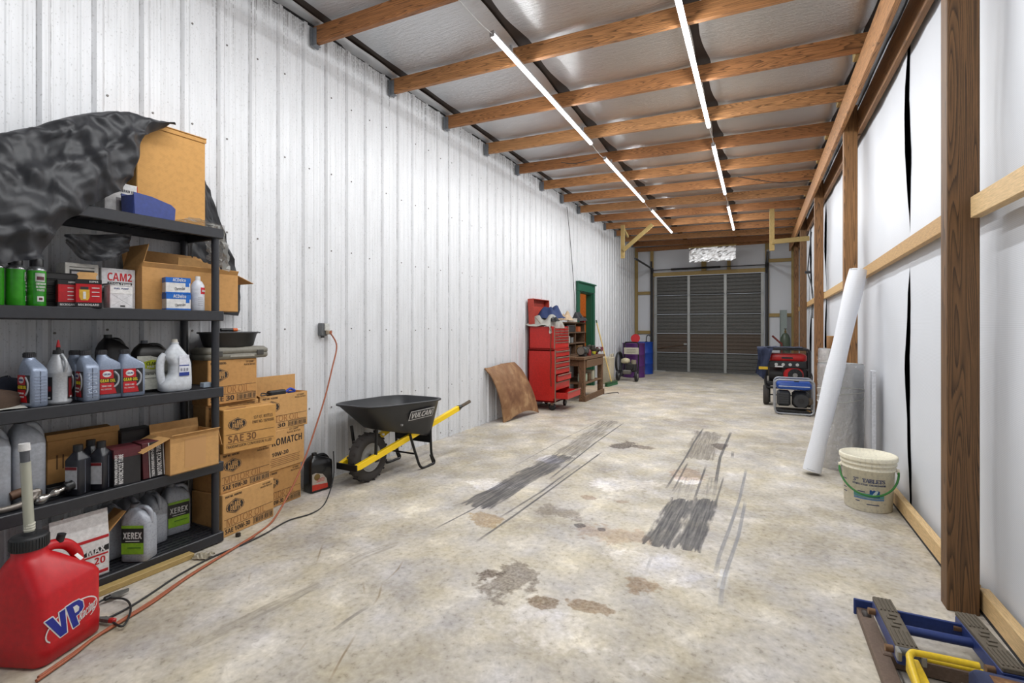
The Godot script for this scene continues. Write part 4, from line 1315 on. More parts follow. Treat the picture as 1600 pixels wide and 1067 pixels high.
		if q[5] > 0.09:
			part(t, "cartridge_picture", B.new().prism(PackedVector2Array([Vector2(-0.034, 0.050), Vector2(-0.028, 0.034), Vector2(-0.002, 0.034), Vector2(0.004, 0.050), Vector2(0.004, 0.085), Vector2(-0.034, 0.085)]), z, z + 0.0012), plain("picture_yellow", 224, 176, 64, 0.4))
			patch(t, "cartridge_core", -0.015, 0.058, 0.010, 0.034, z + 0.001, white)
			patch(t, "cartridge_head", -0.015, 0.092, 0.030, 0.014, z, plain("picture_dark", 52, 50, 52, 0.4))
			for i in 3: patch(t, "caption", 0.026, 0.094 - 0.02 * i, 0.028, 0.004, z, white)
			part(t, "open_flap", B.new().prism(PackedVector2Array([Vector2(-0.040, 0), Vector2(0.034, 0), Vector2(0.030, 0.022), Vector2(0.038, 0.038), Vector2(0.030, 0.044), Vector2(-0.032, 0.044), Vector2(-0.042, 0.036), Vector2(-0.036, 0.020)]), -0.001, 0.001), card(0)).transform = Transform3D(Basis(Vector3.RIGHT, -0.25), Vector3(-0.005, 0.134, -0.04))
		else:
			for i in 4: patch(t, "caption", 0.01, 0.092 - 0.018 * i, 0.022, 0.003, z, white)
	t = thing("black_bowl", "shallow black rubber bowl behind the small white box", "bowl", spot(170, -3.01, y3), FRONT)
	part(t, "stand", B.new().cyl(Vector3.ZERO, Vector3(0, 0.10, 0), 0.02), black)
	part(t, "dome", B.new().lathe(Vector3(0, 0.085, 0), [[0.068, 0.0], [0.066, 0.012], [0.05, 0.032], [0.025, 0.044], [0.006, 0.047]], 22, 1.0, 0.42), black)
	t = small_box("white_parts_box", "small plain white box with crossed lines and black logo", spot(185, -2.935, y3), FRONT - 0.12, 0.095, 0.115, 0.08, plain("box_white", 220, 218, 220, 0.55))
	patch(t, "panel", 0, 0.092, 0.093, 0.034, 0.04, white)
	lettering(t, "FUEL PUMP", 0.008, Vector3(0, 0.10, 0.0416), ink(50, 60, 110), 0.06, Basis.IDENTITY, true)
	patch(t, "barcode", 0.005, 0.012, 0.02, 0.008, 0.04, ink(50, 48, 48))
	for s in [-1.0, 1.0]: part(t, "crease", B.new().box(Vector3.ZERO, Vector3(0.10, 0.0012, 0.0006)), plain("crease_grey", 176, 174, 180, 0.6)).transform = Transform3D(Basis(Vector3.BACK, s * 0.62), Vector3(0.002, 0.042, 0.0402))
	part(t, "lid", B.new().box(Vector3(0, 0.116, 0), Vector3(0.099, 0.004, 0.084), 0.001), white)
	for k in 2:
		t = small_box("plug_box", ["blue and white spark plug box resting on shelf, lower of pair", "blue and white spark plug box on top of its twin"][k], spot(275, -2.945, y3 + 0.0912 * k), FRONT - 0.22 - 0.05 * k, 0.118, 0.09, 0.09, white, "stacked blue and white parts boxes")
		var bl := plain("plug_blue", 20, 104, 196, 0.4)
		part(t, "blue_top", B.new().box(Vector3(0, 0.076, 0), Vector3(0.1196, 0.029, 0.0916)), bl)
		part(t, "blue_foot", B.new().box(Vector3(0, 0.0045, 0), Vector3(0.1196, 0.009, 0.0916)), bl)
		patch(t, "blue_tab", 0.044, 0.052, 0.018, 0.022, 0.045, bl)
		lettering(t, "ACDelco", 0.018, Vector3(0.005, 0.077, 0.0462), white, 0.062, Basis.IDENTITY, true)
		lettering(t, "Chevrolet", 0.014, Vector3(0.008, 0.028, 0.0456), ink(30, 30, 40), 0.05, Basis(Vector3.BACK, 0.08), false, "handwriting", true)
	t = thing("spray_bottle", "white aerosol bottle with red square logo by front post", "spray can", spot(309, -2.945, y3), FRONT)
	part(t, "can", B.new().lathe(Vector3.ZERO, [[0.032, 0.0], [0.035, 0.004], [0.035, 0.135], [0.033, 0.15], [0.024, 0.168], [0.014, 0.178]], 26), plain("bottle_white", 222, 224, 232, 0.35))
	part(t, "cap", B.new().cyl(Vector3(0, 0.176, 0), Vector3(0, 0.202, 0), 0.014, 0.013, 18), white)
	arc_label(t, "red_logo", 0.0354, 0.098, 0.136, -0.1, 0.9, plain("logo_red", 206, 36, 52, 0.4))
	lettering(t, "SeaFoam", 0.012, Vector3(0.013, 0.117, 0.0345), white, 0.026, Basis(Vector3.UP, 0.4), true)
	for i in 5: arc_label(t, "caption", 0.0353, 0.03 + 0.011 * i, 0.033 + 0.011 * i, -0.5, 0.3, plain("caption_grey", 150, 152, 166, 0.5))
	# big opened carton pushed in from the right
	t = thing("opened_carton", "big brown carton with raised flaps poking past shelf end", "box", spot(288, -3.085, y3), FRONT - 0.0)
	open_box(t, 0.55, 0.235, 0.195, card(1), [["front", 0.03, 0.5], ["back", 0.12, 0.2], ["left", 0.13, -0.25], ["right", 0.12, 1.95]])
	part(t, "torn_flap", B.new().prism(PackedVector2Array([Vector2(-0.1, 0), Vector2(0.16, 0), Vector2(0.16, 0.05), Vector2(-0.02, 0.085), Vector2(-0.08, 0.08)]), -0.002, 0.002), card(0)).transform = Transform3D(Basis(Vector3.RIGHT, -0.3), Vector3(0.02, 0.235, 0.07))
	# ---- middle shelf
	var y2: float = TOPS[2]
	lucas(spot(52, -2.955, y2), 0.12, "silver-blue gear oil bottle turned sideways, next to brown rags")
	lucas(spot(122, -3.03, y2), 0.05, "silver-blue gear oil bottle peeking from behind its neighbours")
	lucas(spot(137, -2.945, y2), -0.05, "silver-blue oil bottle showing its narrow embossed side")
	lucas(spot(170, -2.975, y2), FRONT - 0.12, "gear oil bottle with red label beside narrow turned one")
	lucas(spot(205, -2.955, y2), FRONT - 0.10, "gear oil bottle with red label in front of black jug")
	var em := lettering(get_node("gear_oil_bottle_002"), "LUCAS", 0.034, Vector3(0.0545, 0.09, 0.0), mat("bottle_emboss", rgb(172, 182, 200), 0.3, 0.25), 0.10, Basis(Vector3.UP, PI / 2) * Basis(Vector3.BACK, -PI / 2), true, "embossed_lettering")
	t = thing("spout_bottle", "silver squeeze bottle with red pointed tip and moulded handle", "bottle", spot(91, -2.965, y2), FRONT - 0.2)
	var sil := mat("spout_silver", rgb(176, 178, 182), 0.36, 0.3, "speckle", Vector3(6, 6, 6))
	part(t, "body", B.new().lathe(Vector3.ZERO, [[0.046, 0.0], [0.050, 0.006], [0.050, 0.014], [0.047, 0.018], [0.047, 0.135], [0.049, 0.142], [0.049, 0.152], [0.043, 0.170], [0.028, 0.215], [0.017, 0.236]], 28), sil)
	part(t, "handle", B.new().tube(curve([Vector3(0.008, 0.232, 0.022), Vector3(0.018, 0.205, 0.043), Vector3(0.020, 0.175, 0.050), Vector3(0.016, 0.150, 0.046)]), 0.007, 8), sil)
	part(t, "collar", B.new().cyl(Vector3(0, 0.234, 0), Vector3(0, 0.252, 0), 0.021, 0.019, 20), black)
	part(t, "stem", B.new().cyl(Vector3(0, 0.25, 0), Vector3(0, 0.268, 0), 0.009, 0.007, 12), black)
	part(t, "tip", B.new().cyl(Vector3(0, 0.266, 0), Vector3(0, 0.300, 0), 0.0085, 0.003, 12), red)
	for a in [-0.95, 0.95]:
		arc_label(t, "label", 0.0475, 0.022, 0.128, a - 0.35, a + 0.35, plain("label_black", 30, 28, 30, 0.35))
		arc_label(t, "label_red", 0.0479, 0.062 if a < 0 else 0.030, 0.085 if a < 0 else 0.120, a - 0.25, a + 0.25, plain("label_maroon", 120, 30, 34, 0.4))
		arc_label(t, "label_white", 0.0483, 0.028, 0.036, a - 0.1, a + 0.2, white)
	# bottles in the second row
	t = jug(spot(176, -3.14, y2), FRONT + 0.1, 0.13, 0.32, 0.11, plain("jug_black", 26, 25, 26, 0.4), black, "black_jug", "black jug standing in shade against wall behind bottles")
	t = jug(spot(235, -3.085, y2), FRONT - 0.08, 0.17, 0.285, 0.10, plain("jug_charcoal", 40, 38, 36, 0.4), plain("cap_grey", 92, 96, 104, 0.4), "motor_oil_jug", "black motor oil jug with white label and lime hexagon")
	part(t, "label", B.new().prism(PackedVector2Array([Vector2(-0.084, 0.012), Vector2(0.084, 0.012), Vector2(0.084, 0.150), Vector2(0.05, 0.176), Vector2(-0.02, 0.200), Vector2(-0.084, 0.200)]), 0.050, 0.0514), plain("label_cream", 222, 222, 210, 0.45))
	part(t, "lime_hexagon", B.new().prism(PackedVector2Array([Vector2(-0.065, 0.150), Vector2(-0.055, 0.133), Vector2(-0.01, 0.122), Vector2(0.035, 0.133), Vector2(0.045, 0.150), Vector2(0.035, 0.167), Vector2(-0.01, 0.178), Vector2(-0.055, 0.167)]), 0.051, 0.0526), plain("lime", 196, 206, 40, 0.4))
	lettering(t, "CLARK", 0.018, Vector3(-0.01, 0.156, 0.0532), ink(30, 34, 24), 0.062, Basis.IDENTITY, true)
	lettering(t, "PARTS", 0.014, Vector3(-0.01, 0.138, 0.0532), white, 0.056, Basis.IDENTITY, true)
	lettering(t, "SYNTHETIC MOTOR", 0.010, Vector3(0.01, 0.098, 0.0520), ink(), 0.12, Basis.IDENTITY, true)
	for yy in [0.108, 0.075]: patch(t, "rule", 0.0, yy, 0.15, 0.0025, 0.0512, ink())
	# translucent jug
	t = thing("clear_jug", "nearly empty translucent white jug with hollow handle", "jug", spot(272, -2.955, y2), FRONT - 0.05)
	var hd := mat("hdpe", rgb(226, 230, 236), 0.35, 0.0, "speckle", Vector3(3, 3, 3))
	hd.backlight_enabled = true
	hd.backlight = Color(0.45, 0.46, 0.48)
	part(t, "body", B.new().loft(rings([[0.0, 0.135, 0.085, 0.03, 0.006], [0.008, 0.155, 0.10, 0.035, 0.004], [0.045, 0.158, 0.10, 0.035, 0.004], [0.075, 0.122, 0.098, 0.035, 0.022], [0.10, 0.108, 0.095, 0.035, 0.029], [0.15, 0.104, 0.092, 0.035, 0.029], [0.175, 0.116, 0.086, 0.035, 0.018], [0.195, 0.124, 0.080, 0.035, 0.007], [0.225, 0.088, 0.065, 0.030, 0.003], [0.252, 0.052, 0.050, 0.024, 0.002], [0.268, 0.034, 0.034, 0.016, 0.002]])), hd)
	part(t, "handle", B.new().tube(curve([Vector3(-0.045, 0.205, 0), Vector3(-0.066, 0.178, 0), Vector3(-0.072, 0.13, 0), Vector3(-0.068, 0.08, 0), Vector3(-0.060, 0.045, 0)]), 0.014, 10, false, 1.5), hd)
	part(t, "neck_ring", B.new().cyl(Vector3(0.002, 0.266, 0), Vector3(0.002, 0.274, 0), 0.021, -1, 18), hd)
	part(t, "cap", B.new().cyl(Vector3(0.002, 0.274, 0), Vector3(0.002, 0.292, 0), 0.017, 0.015, 14), plain("jug_cap", 214, 208, 196, 0.5))
	patch(t, "label", 0.028, 0.145, 0.052, 0.115, 0.050, plain("jug_label", 228, 230, 240, 0.4))
	patch(t, "label_navy", 0.028, 0.095, 0.052, 0.020, 0.0512, plain("jug_navy", 36, 62, 150, 0.4))
	patch(t, "label_rule", 0.028, 0.144, 0.052, 0.005, 0.0512, plain("jug_navy", 36, 62, 150, 0.4))
	for i in 3: patch(t, "pictogram", 0.014 + 0.015 * i, 0.120, 0.009, 0.016, 0.0512, plain("caption_grey", 150, 152, 166, 0.5))
	# rags at the far left
	var rag := mat("rag_brown", rgb(84, 66, 54), 0.95, 0.0, "speckle", Vector3(9, 9, 9))
	for q in [[-8, -3.00, 0.10, 0.085, "rag_brown", "bunched brown work rag on middle shelf beside gear oil"], [14, -3.14, 0.13, 0.12, "rag_navy", "dark navy rag bunched behind the gear oil bottles"]]:
		t = thing("work_rag", q[5], "rag", spot(q[0], q[1], y2), FRONT)
		var rr := []
		for i in 9:
			var v := i / 8.0
			var ring := PackedVector3Array()
			for j in 24:
				var a := TAU * j / 24
				var k: float = q[2] * (sqrt(maxf(0.0, 1.0 - v * v)) * 0.98 + 0.02) * (1.0 + 0.22 * n.get_noise_2d(cos(a) * 1.6 + v * 2.0, sin(a) * 1.6 + float(q[0])))
				ring.append(Vector3(cos(a) * k, v * q[3] * (1.0 + 0.25 * n.get_noise_2d(cos(a) * 2.0, sin(a) * 2.0 + 9.0)), -sin(a) * k * 0.55))
			rr.append(ring)
		part(t, "cloth", B.new().loft(rr), rag if q[4] == "rag_brown" else plain("rag_navy", 40, 44, 58, 0.95))
	t = thing("paper_sheet", "folded paper sheet lying at the middle shelf edge", "paper", spot(10, -2.93, y2), FRONT)
	part(t, "sheet", B.new().sheet([[Vector3(-0.10, 0.002, 0.03), Vector3(0.0, 0.006, 0.032), Vector3(0.06, 0.003, 0.03)], [Vector3(-0.10, 0.002, -0.06), Vector3(0.0, 0.004, -0.06), Vector3(0.07, 0.012, -0.05)]]), plain("paper", 206, 204, 196, 0.7))
	t = thing("battery_pack", "small grey battery pack at shelf corner post", "battery", spot(322, -2.945, y2), FRONT)
	part(t, "case", B.new().box(Vector3(0, 0.015, 0), Vector3(0.05, 0.03, 0.04), 0.003), plain("pack_grey", 168, 182, 196, 0.4))
	part(t, "contact", B.new().box(Vector3(0.02, 0.016, 0.0205), Vector3(0.008, 0.012, 0.003)), black)
	# ---- fourth shelf
	var y1: float = TOPS[1]
	for q in [[-24, -3.06, "large pale grey jug at the dim end of fourth shelf", 0.145], [40, -3.07, "large pale grey jug behind the clear filler hose", 0.115]]:
		jug(spot(q[0], q[1], y1), FRONT - 0.1, q[3], 0.385, 0.15, mat("jug_grey", rgb(192, 197, 206), 0.4, 0.1, "speckle", Vector3(4, 4, 4)), black, "grey_jug", q[2], "jug", "pale grey jugs on the fourth shelf")
	t = thing("brown_carton", "dim brown carton with folded lid at back of fourth shelf", "box", spot(122, -3.165, y1), FRONT + 0.0)
	part(t, "body", B.new().box(Vector3(0, 0.125, 0), Vector3(0.30, 0.25, 0.14), 0.004), card(1))
	part(t, "lid", B.new().prism(PackedVector2Array([Vector2(-0.075, 0.25), Vector2(0.075, 0.25), Vector2(0.06, 0.272), Vector2(0.0, 0.262), Vector2(-0.065, 0.278)]), -0.152, 0.152), card(1)).rotation.y = PI / 2
	for s in [-0.012, 0.012]: patch(t, "arrow_print", -0.10 + s, 0.14, 0.006, 0.07, 0.07, ink(96, 66, 36))
	for q in [[122, -2.955, 0.42, "square black oil bottle with white label in front of carton", 0.0], [142, -3.03, 0.5, "square black oil bottle in back between two others", 1.0], [158, -2.945, 0.52, "square black oil bottle touching the motorcycle tube box", 2.0]]:
		t = thing("black_oil_bottle", q[3], "bottle", spot(q[0], q[1], y1), q[2], "square black oil bottles on the fourth shelf")
		var bk := mat("bottle_black", rgb(34, 35, 42), 0.32, 0.0, "speckle", Vector3(5, 5, 5))
		part(t, "body", B.new().loft(rings([[0.0, 0.066, 0.066, 0.008], [0.004, 0.072, 0.072, 0.010], [0.165, 0.072, 0.072, 0.010], [0.172, 0.068, 0.068, 0.012], [0.200, 0.040, 0.040, 0.018], [0.208, 0.034, 0.034, 0.0165]])), bk)
		part(t, "cap", B.new().cyl(Vector3(0, 0.206, 0), Vector3(0, 0.236, 0), 0.020, 0.019, 18), black)
		part(t, "mould_seam", B.new().box(Vector3(0.0362, 0.085, 0), Vector3(0.0008, 0.16, 0.0015)), plain("seam_grey", 130, 136, 150, 0.4))
		patch(t, "label", 0.0, 0.085, 0.058, 0.105, 0.036, plain("label_grey", 188, 190, 194, 0.45))
		patch(t, "label_head", 0.0, 0.130, 0.058, 0.014, 0.037, plain("label_maroon", 120, 30, 34, 0.4))
	# motorcycle tube boxes
	var mar := plain("box_maroon", 92, 34, 42, 0.55)
	var blk := plain("box_charcoal", 40, 38, 40, 0.55)
	t = small_box("tube_box", "black and maroon motorcycle tube box standing upright", spot(191, -2.965, y1), FRONT - 0.12, 0.115, 0.185, 0.14, blk, "motorcycle tube boxes on the fourth shelf")
	part(t, "maroon_top", B.new().box(Vector3(0, 0.164, 0), Vector3(0.1164, 0.044, 0.1414)), mar)
	lettering(t, "TWIN POWER HEAVY-DUTY", 0.012, Vector3(-0.048, 0.085, 0.0708), white, 0.15, Basis(Vector3.BACK, PI / 2), true)
	lettering(t, "MOTORCYCLE TUBE", 0.019, Vector3(-0.028, 0.085, 0.0708), white, 0.15, Basis(Vector3.BACK, PI / 2), true)
	t = small_box("tube_box", "maroon motorcycle tube box leaning on the open carton", spot(234, -2.955, y1 + 0.004), FRONT - 0.1, 0.105, 0.19, 0.12, mar, "motorcycle tube boxes on the fourth shelf")
	tilt(t, 0.0, 0.04)
	patch(t, "dark_panel", 0.012, 0.095, 0.074, 0.188, 0.06, blk)
	for xx in [-0.022, 0.045]: patch(t, "stripe", xx, 0.095, 0.003, 0.188, 0.0612, white)
	lettering(t, "TWIN POWER HEAVY-DUTY", 0.013, Vector3(-0.006, 0.09, 0.0616), white, 0.17, Basis(Vector3.BACK, PI / 2), true)
	lettering(t, "MOTORCYCLE TUBE", 0.021, Vector3(0.024, 0.09, 0.0616), white, 0.17, Basis(Vector3.BACK, PI / 2), true)
	t = small_box("small_black_case", "small black case behind the motorcycle tube boxes", spot(208, -3.12, y1), FRONT, 0.16, 0.235, 0.10, blk)
	part(t, "lid", B.new().box(Vector3(0, 0.238, 0), Vector3(0.166, 0.010, 0.106), 0.003), blk)
	t = thing("empty_carton", "open empty carton with side flap hanging over tube box", "box", spot(289, -2.945, y1), FRONT - 0.0)
	open_box(t, 0.268, 0.205, 0.20, card(0), [["front", 0.024, 0.9], ["back", 0.055, 0.15], ["left", 0.145, 1.95], ["right", 0.10, 2.9]])
	patch(t, "tape_patch", 0.0, 0.105, 0.115, 0.16, 0.10, mat("tape_brown", rgb(182, 138, 88), 0.5), 0.0008)
	# steel clamp and hammer head at the left
	var iron := mat("worn_steel", rgb(150, 142, 134), 0.42, 0.7, "speckle", Vector3(8, 8, 8))
	t = thing("pipe_clamp", "worn steel bent bar clamp on fourth shelf edge", "clamp", spot(30, -2.95, y1), FRONT)
	part(t, "bar", B.new().tube(curve([Vector3(-0.10, 0.045, -0.06), Vector3(-0.09, 0.018, 0.005), Vector3(-0.03, 0.016, 0.025), Vector3(0.03, 0.03, 0.02), Vector3(0.07, 0.055, -0.02)]), 0.014, 10), iron)
	part(t, "jaw", B.new().box(Vector3(0.055, 0.04, -0.01), Vector3(0.05, 0.05, 0.03), 0.008), iron)
	part(t, "pivot", B.new().cyl(Vector3(-0.02, 0.05, -0.04), Vector3(0.04, 0.06, -0.05), 0.02), plain("rust_iron", 112, 84, 66, 0.6, 0.4))
	t = thing("black_tray", "shallow black tray under steel knuckle on fourth shelf", "tray", spot(100, -3.035, y1), FRONT)
	open_box(t, 0.15, 0.045, 0.07, plain("tray_black", 38, 36, 36, 0.6), [])
	t = thing("steel_knuckle", "shiny steel ball joint lying by the black bottles", "car part", spot(82, -2.94, y1), FRONT)
	var k := B.new()
	var prof := [[0.004, -0.072], [0.012, -0.070], [0.022, -0.058], [0.025, -0.044], [0.021, -0.030], [0.010, -0.018], [0.009, -0.008], [0.017, 0.004], [0.017, 0.018], [0.010, 0.026], [0.010, 0.05]]
	k.lathe(Vector3.ZERO, prof, 20)
	part(t, "stud", k, plain("chrome_worn", 196, 192, 186, 0.22, 0.9)).transform = Transform3D(Basis(Vector3.BACK, -PI / 2 + 0.3), Vector3(0, 0.030, 0.0))
	part(t, "boot", B.new().lathe(Vector3.ZERO, [[0.022, 0.0], [0.026, 0.01], [0.02, 0.022], [0.025, 0.03], [0.018, 0.04]], 18), black).transform = Transform3D(Basis(Vector3.BACK, -PI / 2 + 0.2), Vector3(0.045, 0.046, 0))
	# ---- bottom shelf
	var y0: float = TOPS[0]
	var grey := mat("coolant_grey", rgb(160, 164, 174), 0.45, 0.1, "grime", Vector3(6, 6, 6))
	for q in [[218, -2.945, 0.5, "grey coolant jug with lime label at bottom shelf edge"], [172, -3.115, 0.05, "grey coolant jug half behind the white carton flap"], [238, -3.11, 0.1, "grey coolant jug just behind the foremost one"], [274, -3.14, FRONT - 0.15, "grey coolant jug with lime label against the wall"], [203, -3.14, 0.0, "grey coolant jug in shade at back of bottom shelf"]]:
		t = thing("coolant_jug", q[3], "jug", spot(q[0], q[1], y0), q[2], "grey coolant jugs on the bottom shelf")
		part(t, "body", B.new().loft(rings([[0.0, 0.125, 0.088, 0.018], [0.008, 0.138, 0.10, 0.024], [0.060, 0.138, 0.10, 0.024], [0.200, 0.138, 0.10, 0.024], [0.225, 0.130, 0.095, 0.024, -0.002], [0.250, 0.100, 0.075, 0.022, -0.010], [0.270, 0.060, 0.052, 0.022, -0.020], [0.275, 0.040, 0.040, 0.018, -0.024]])), grey)
		part(t, "grip", B.new().tube(curve([Vector3(-0.005, 0.268, 0), Vector3(0.030, 0.272, 0), Vector3(0.058, 0.245, 0), Vector3(0.062, 0.19, 0)]), 0.012, 8), grey)
		part(t, "cap", B.new().cyl(Vector3(-0.024, 0.272, 0), Vector3(-0.024, 0.292, 0), 0.022, 0.021, 18), plain("jug_cap_grey", 120, 122, 126, 0.5))
		patch(t, "label", 0.0, 0.118, 0.112, 0.150, 0.050, plain("label_black", 30, 28, 30, 0.35))
		patch(t, "lime_foot", 0.0, 0.073, 0.112, 0.058, 0.0512, plain("lime_green", 142, 190, 40, 0.4))
		patch(t, "lime_head", 0.0, 0.186, 0.112, 0.014, 0.0512, plain("lime_green", 142, 190, 40, 0.4))
		lettering(t, "XEREX", 0.034, Vector3(0, 0.140, 0.0518), white, 0.095, Basis.IDENTITY, true)
		patch(t, "caption", 0.0, 0.112, 0.07, 0.004, 0.0512, white)
		patch(t, "lime_caption", 0.01, 0.078, 0.07, 0.006, 0.0524, plain("lime_dark", 84, 130, 30, 0.4))
	t = thing("white_carton", "white printed carton with tall open flaps on bottom shelf", "box", spot(117, -2.975, y0), FRONT - 0.0)
	open_box(t, 0.23, 0.20, 0.12, white, [["front", 0.125, -0.12], ["back", 0.10, -0.3], ["left", 0.09, 0.4]])
	part(t, "brown_flap", B.new().box(Vector3(0, 0.05, 0), Vector3(0.004, 0.12, 0.115), 0.001), card(1)).transform = Transform3D(Basis(Vector3.BACK, -0.75), Vector3(0.115, 0.20, 0))
	for q in [[-0.055, "red"], [0.03, "black"]]: patch(t, "flap_stripe", q[0], 0.265, 0.007, 0.10, 0.057, red if q[1] == "red" else black).rotation.x = -0.12
	patch(t, "red_edge", 0.035, 0.188, 0.155, 0.014, 0.06, red)
	part(t, "black_wedge", B.new().prism(PackedVector2Array([Vector2(-0.02, 0.112), Vector2(0.113, 0.118), Vector2(0.113, 0.146), Vector2(0.02, 0.134)]), 0.06, 0.0612), black)
	lettering(t, "V2", 0.04, Vector3(-0.02, 0.152, 0.0606), black, 0.05, Basis(Vector3.BACK, 0.12), true)
	lettering(t, "MAX", 0.030, Vector3(0.058, 0.130, 0.0618), white, 0.075, Basis(Vector3.BACK, 0.06), true)
	patch(t, "red_line", 0.05, 0.104, 0.12, 0.008, 0.06, red)
	lettering(t, "20", 0.034, Vector3(0.075, 0.076, 0.0606), red, 0.045, Basis.IDENTITY, true)
	patch(t, "red_foot", 0.09, 0.02, 0.04, 0.014, 0.06, red)
# ------------------------------------------------------------------ cartons beside the shelving
func carton_between(a: Vector3, b: Vector3, y: float, h: float, d: float, k: int, label: String) -> Node3D:      # a, b: front corners at the foot, left and right
	var x := Vector3(b.x - a.x, 0, b.z - a.z)
	var w := x.length()
	x /= w
	var turn := atan2(-x.z, x.x)
	var front := Vector3(sin(turn), 0, cos(turn))
	var t := carton(Vector3((a.x + b.x) / 2, y, (a.z + b.z) / 2) - front * d / 2, turn, w, h, d, k, label)
	t.set_meta("w", w)
	return t

func build_cartons():
	var t := carton_between(Vector3(-2.925, 0, -1.885), Vector3(-2.962, 0, -2.27), 0.0, 0.265, 0.27, 0, "brown motor oil carton on the floor beside the shelving post")
	motor_print(t, t.get_meta("w"), 0.265, 0.27, "MOTOR OIL", "SAE 10W-30")
	t = carton_between(Vector3(-2.945, 0, -1.885), Vector3(-2.965, 0, -2.245), 0.2655, 0.248, 0.26, 1, "brown motor oil carton under the jutting SAE 30 one")
	motor_print(t, t.get_meta("w"), 0.248, 0.26, "MOTOR OIL", "SAE 10W-30")
	t = carton_between(Vector3(-2.915, 0, -1.885), Vector3(-2.875, 0, -2.22), 0.5155, 0.27, 0.165, 2, "brown SAE 30 carton jutting out of the stack")
	var w: float = t.get_meta("w")
	clark_badge(t, -w * 0.25, 0.175, w * 0.34, 0.0825)
	lettering(t, "12/1 QT. BOTTLES\nPART NO. 19293000", 0.018, Vector3(w * 0.24, 0.185, 0.0831), ink(), w * 0.42)
	patch(t, "rule", 0, 0.115, w * 0.9, 0.002, 0.0825, ink())
	lettering(t, "SAE 30", 0.045, Vector3(-w * 0.16, 0.085, 0.0831), ink(110, 74, 40), w * 0.52, Basis.IDENTITY, true)
	patch(t, "rule", 0, 0.056, w * 0.9, 0.002, 0.0825, ink())
	lettering(t, "TRANSMISSION CONVERSION FLUID", 0.016, Vector3(-w * 0.02, 0.038, 0.0831), ink(), w * 0.86)
	part(t, "old_stain", B.new().prism(PackedVector2Array([Vector2(-w * 0.44, -0.07), Vector2(-w * 0.1, -0.078), Vector2(0.0, -0.03), Vector2(-w * 0.08, 0.01), Vector2(-w * 0.3, 0.0)]), 0.2702, 0.2706), mat("stain_brown", rgb(150, 106, 60), 0.8)).transform = Transform3D(Basis(Vector3.RIGHT, -PI / 2), Vector3.ZERO)
	lettering(t, "CLARK PARTS SAE 30", 0.03, Vector3(0.03, 0.2716, -0.045), ink(110, 74, 40), w * 0.6, Basis(Vector3.RIGHT, -PI / 2), true)
	t = carton_between(Vector3(-3.088, 0, -1.885), Vector3(-3.10, 0, -2.255), 0.5155, 0.285, 0.13, 0, "brown oil carton wedged behind the jutting SAE 30 one")
	motor_print(t, t.get_meta("w"), 0.285, 0.13, "MOTOR OIL", "SAE 10W-30")
	t = carton_between(Vector3(-3.062, 0, -1.88), Vector3(-3.075, 0, -2.225), 0.801, 0.285, 0.155, 1, "brown motor oil carton carrying the grey tool case")
	motor_print(t, t.get_meta("w"), 0.285, 0.155, "MOTOR OIL", "SAE 30")
	t = carton_between(Vector3(-3.095, 0, -2.285), Vector3(-3.112, 0, -2.62), 0.0, 0.265, 0.125, 1, "brown motor oil carton on the floor by the black jug")
	motor_print(t, t.get_meta("w"), 0.265, 0.125, "MOTOR OIL", "SAE 10W-30")
	t = carton_between(Vector3(-3.085, 0, -2.285), Vector3(-3.105, 0, -2.645), 0.2655, 0.285, 0.13, 0, "brown carton printed OMATCH in heavy black letters")
	w = t.get_meta("w")
	lettering(t, "ROMATCH", 0.05, Vector3(w * 0.06, 0.20, 0.0656), ink(), w * 0.74, Basis(Vector3.BACK, 0.0), true)
	lettering(t, "12/1 QUART\nPLASTIC BOTTLES", 0.012, Vector3(w * 0.22, 0.262, 0.0656), ink(), w * 0.34)
	lettering(t, "10W-30", 0.028, Vector3(-w * 0.12, 0.115, 0.0656), ink(), w * 0.4, Basis.IDENTITY, true)
	for i in 5: patch(t, "fine_print", w * (0.02 - 0.02 * (i % 2)), 0.085 - 0.013 * i, w * 0.7, 0.004, 0.065, ink(130, 92, 54))
	# opened one on top, with a charger lying in it
	t = thing("opened_oil_carton", "brown oil carton with lid torn open and charger inside", "box", Vector3(-3.165, 0.551, -2.465), FRONT + 0.0)
	open_box(t, 0.40, 0.255, 0.135, card(0), [["back", 0.125, 0.0], ["left", 0.06, 1.0]])
	motor_print(t, 0.40, 0.255, 0.135, "MOTOR OIL", "SAE 30")
	part(t, "filler_layer", B.new().box(Vector3(0, 0.225, 0), Vector3(0.385, 0.01, 0.12)), card(1))
	var ch := thing("battery_charger", "small black charger with blue clips on opened oil carton", "charger", Vector3(-3.14, 0.786, -2.44), FRONT)
	part(ch, "case", B.new().box(Vector3(-0.02, 0.028, 0.01), Vector3(0.14, 0.045, 0.05), 0.01), plain("lid_black", 26, 26, 28, 0.4))
	part(ch, "blue_clip", B.new().tube(curve([Vector3(0.05, 0.03, 0.02), Vector3(0.09, 0.05, 0.02), Vector3(0.12, 0.03, 0.03), Vector3(0.08, 0.02, 0.0)]), 0.009, 8), plain("clip_blue", 36, 66, 180, 0.4))
	part(ch, "lead", B.new().tube(curve([Vector3(-0.09, 0.03, 0.01), Vector3(-0.15, 0.045, 0.03), Vector3(-0.17, 0.03, 0.05), Vector3(-0.12, 0.035, 0.055)]), 0.004, 6), plain("lid_black", 26, 26, 28, 0.4))
	# grey tool case and black drain pan on top of the tall stack
	t = thing("tool_case", "flat grey plastic tool case on top of stacked cartons", "case", Vector3(-3.145, 1.0865, -2.085), FRONT)
	var gcase := plain("case_grey", 126, 122, 110, 0.5)
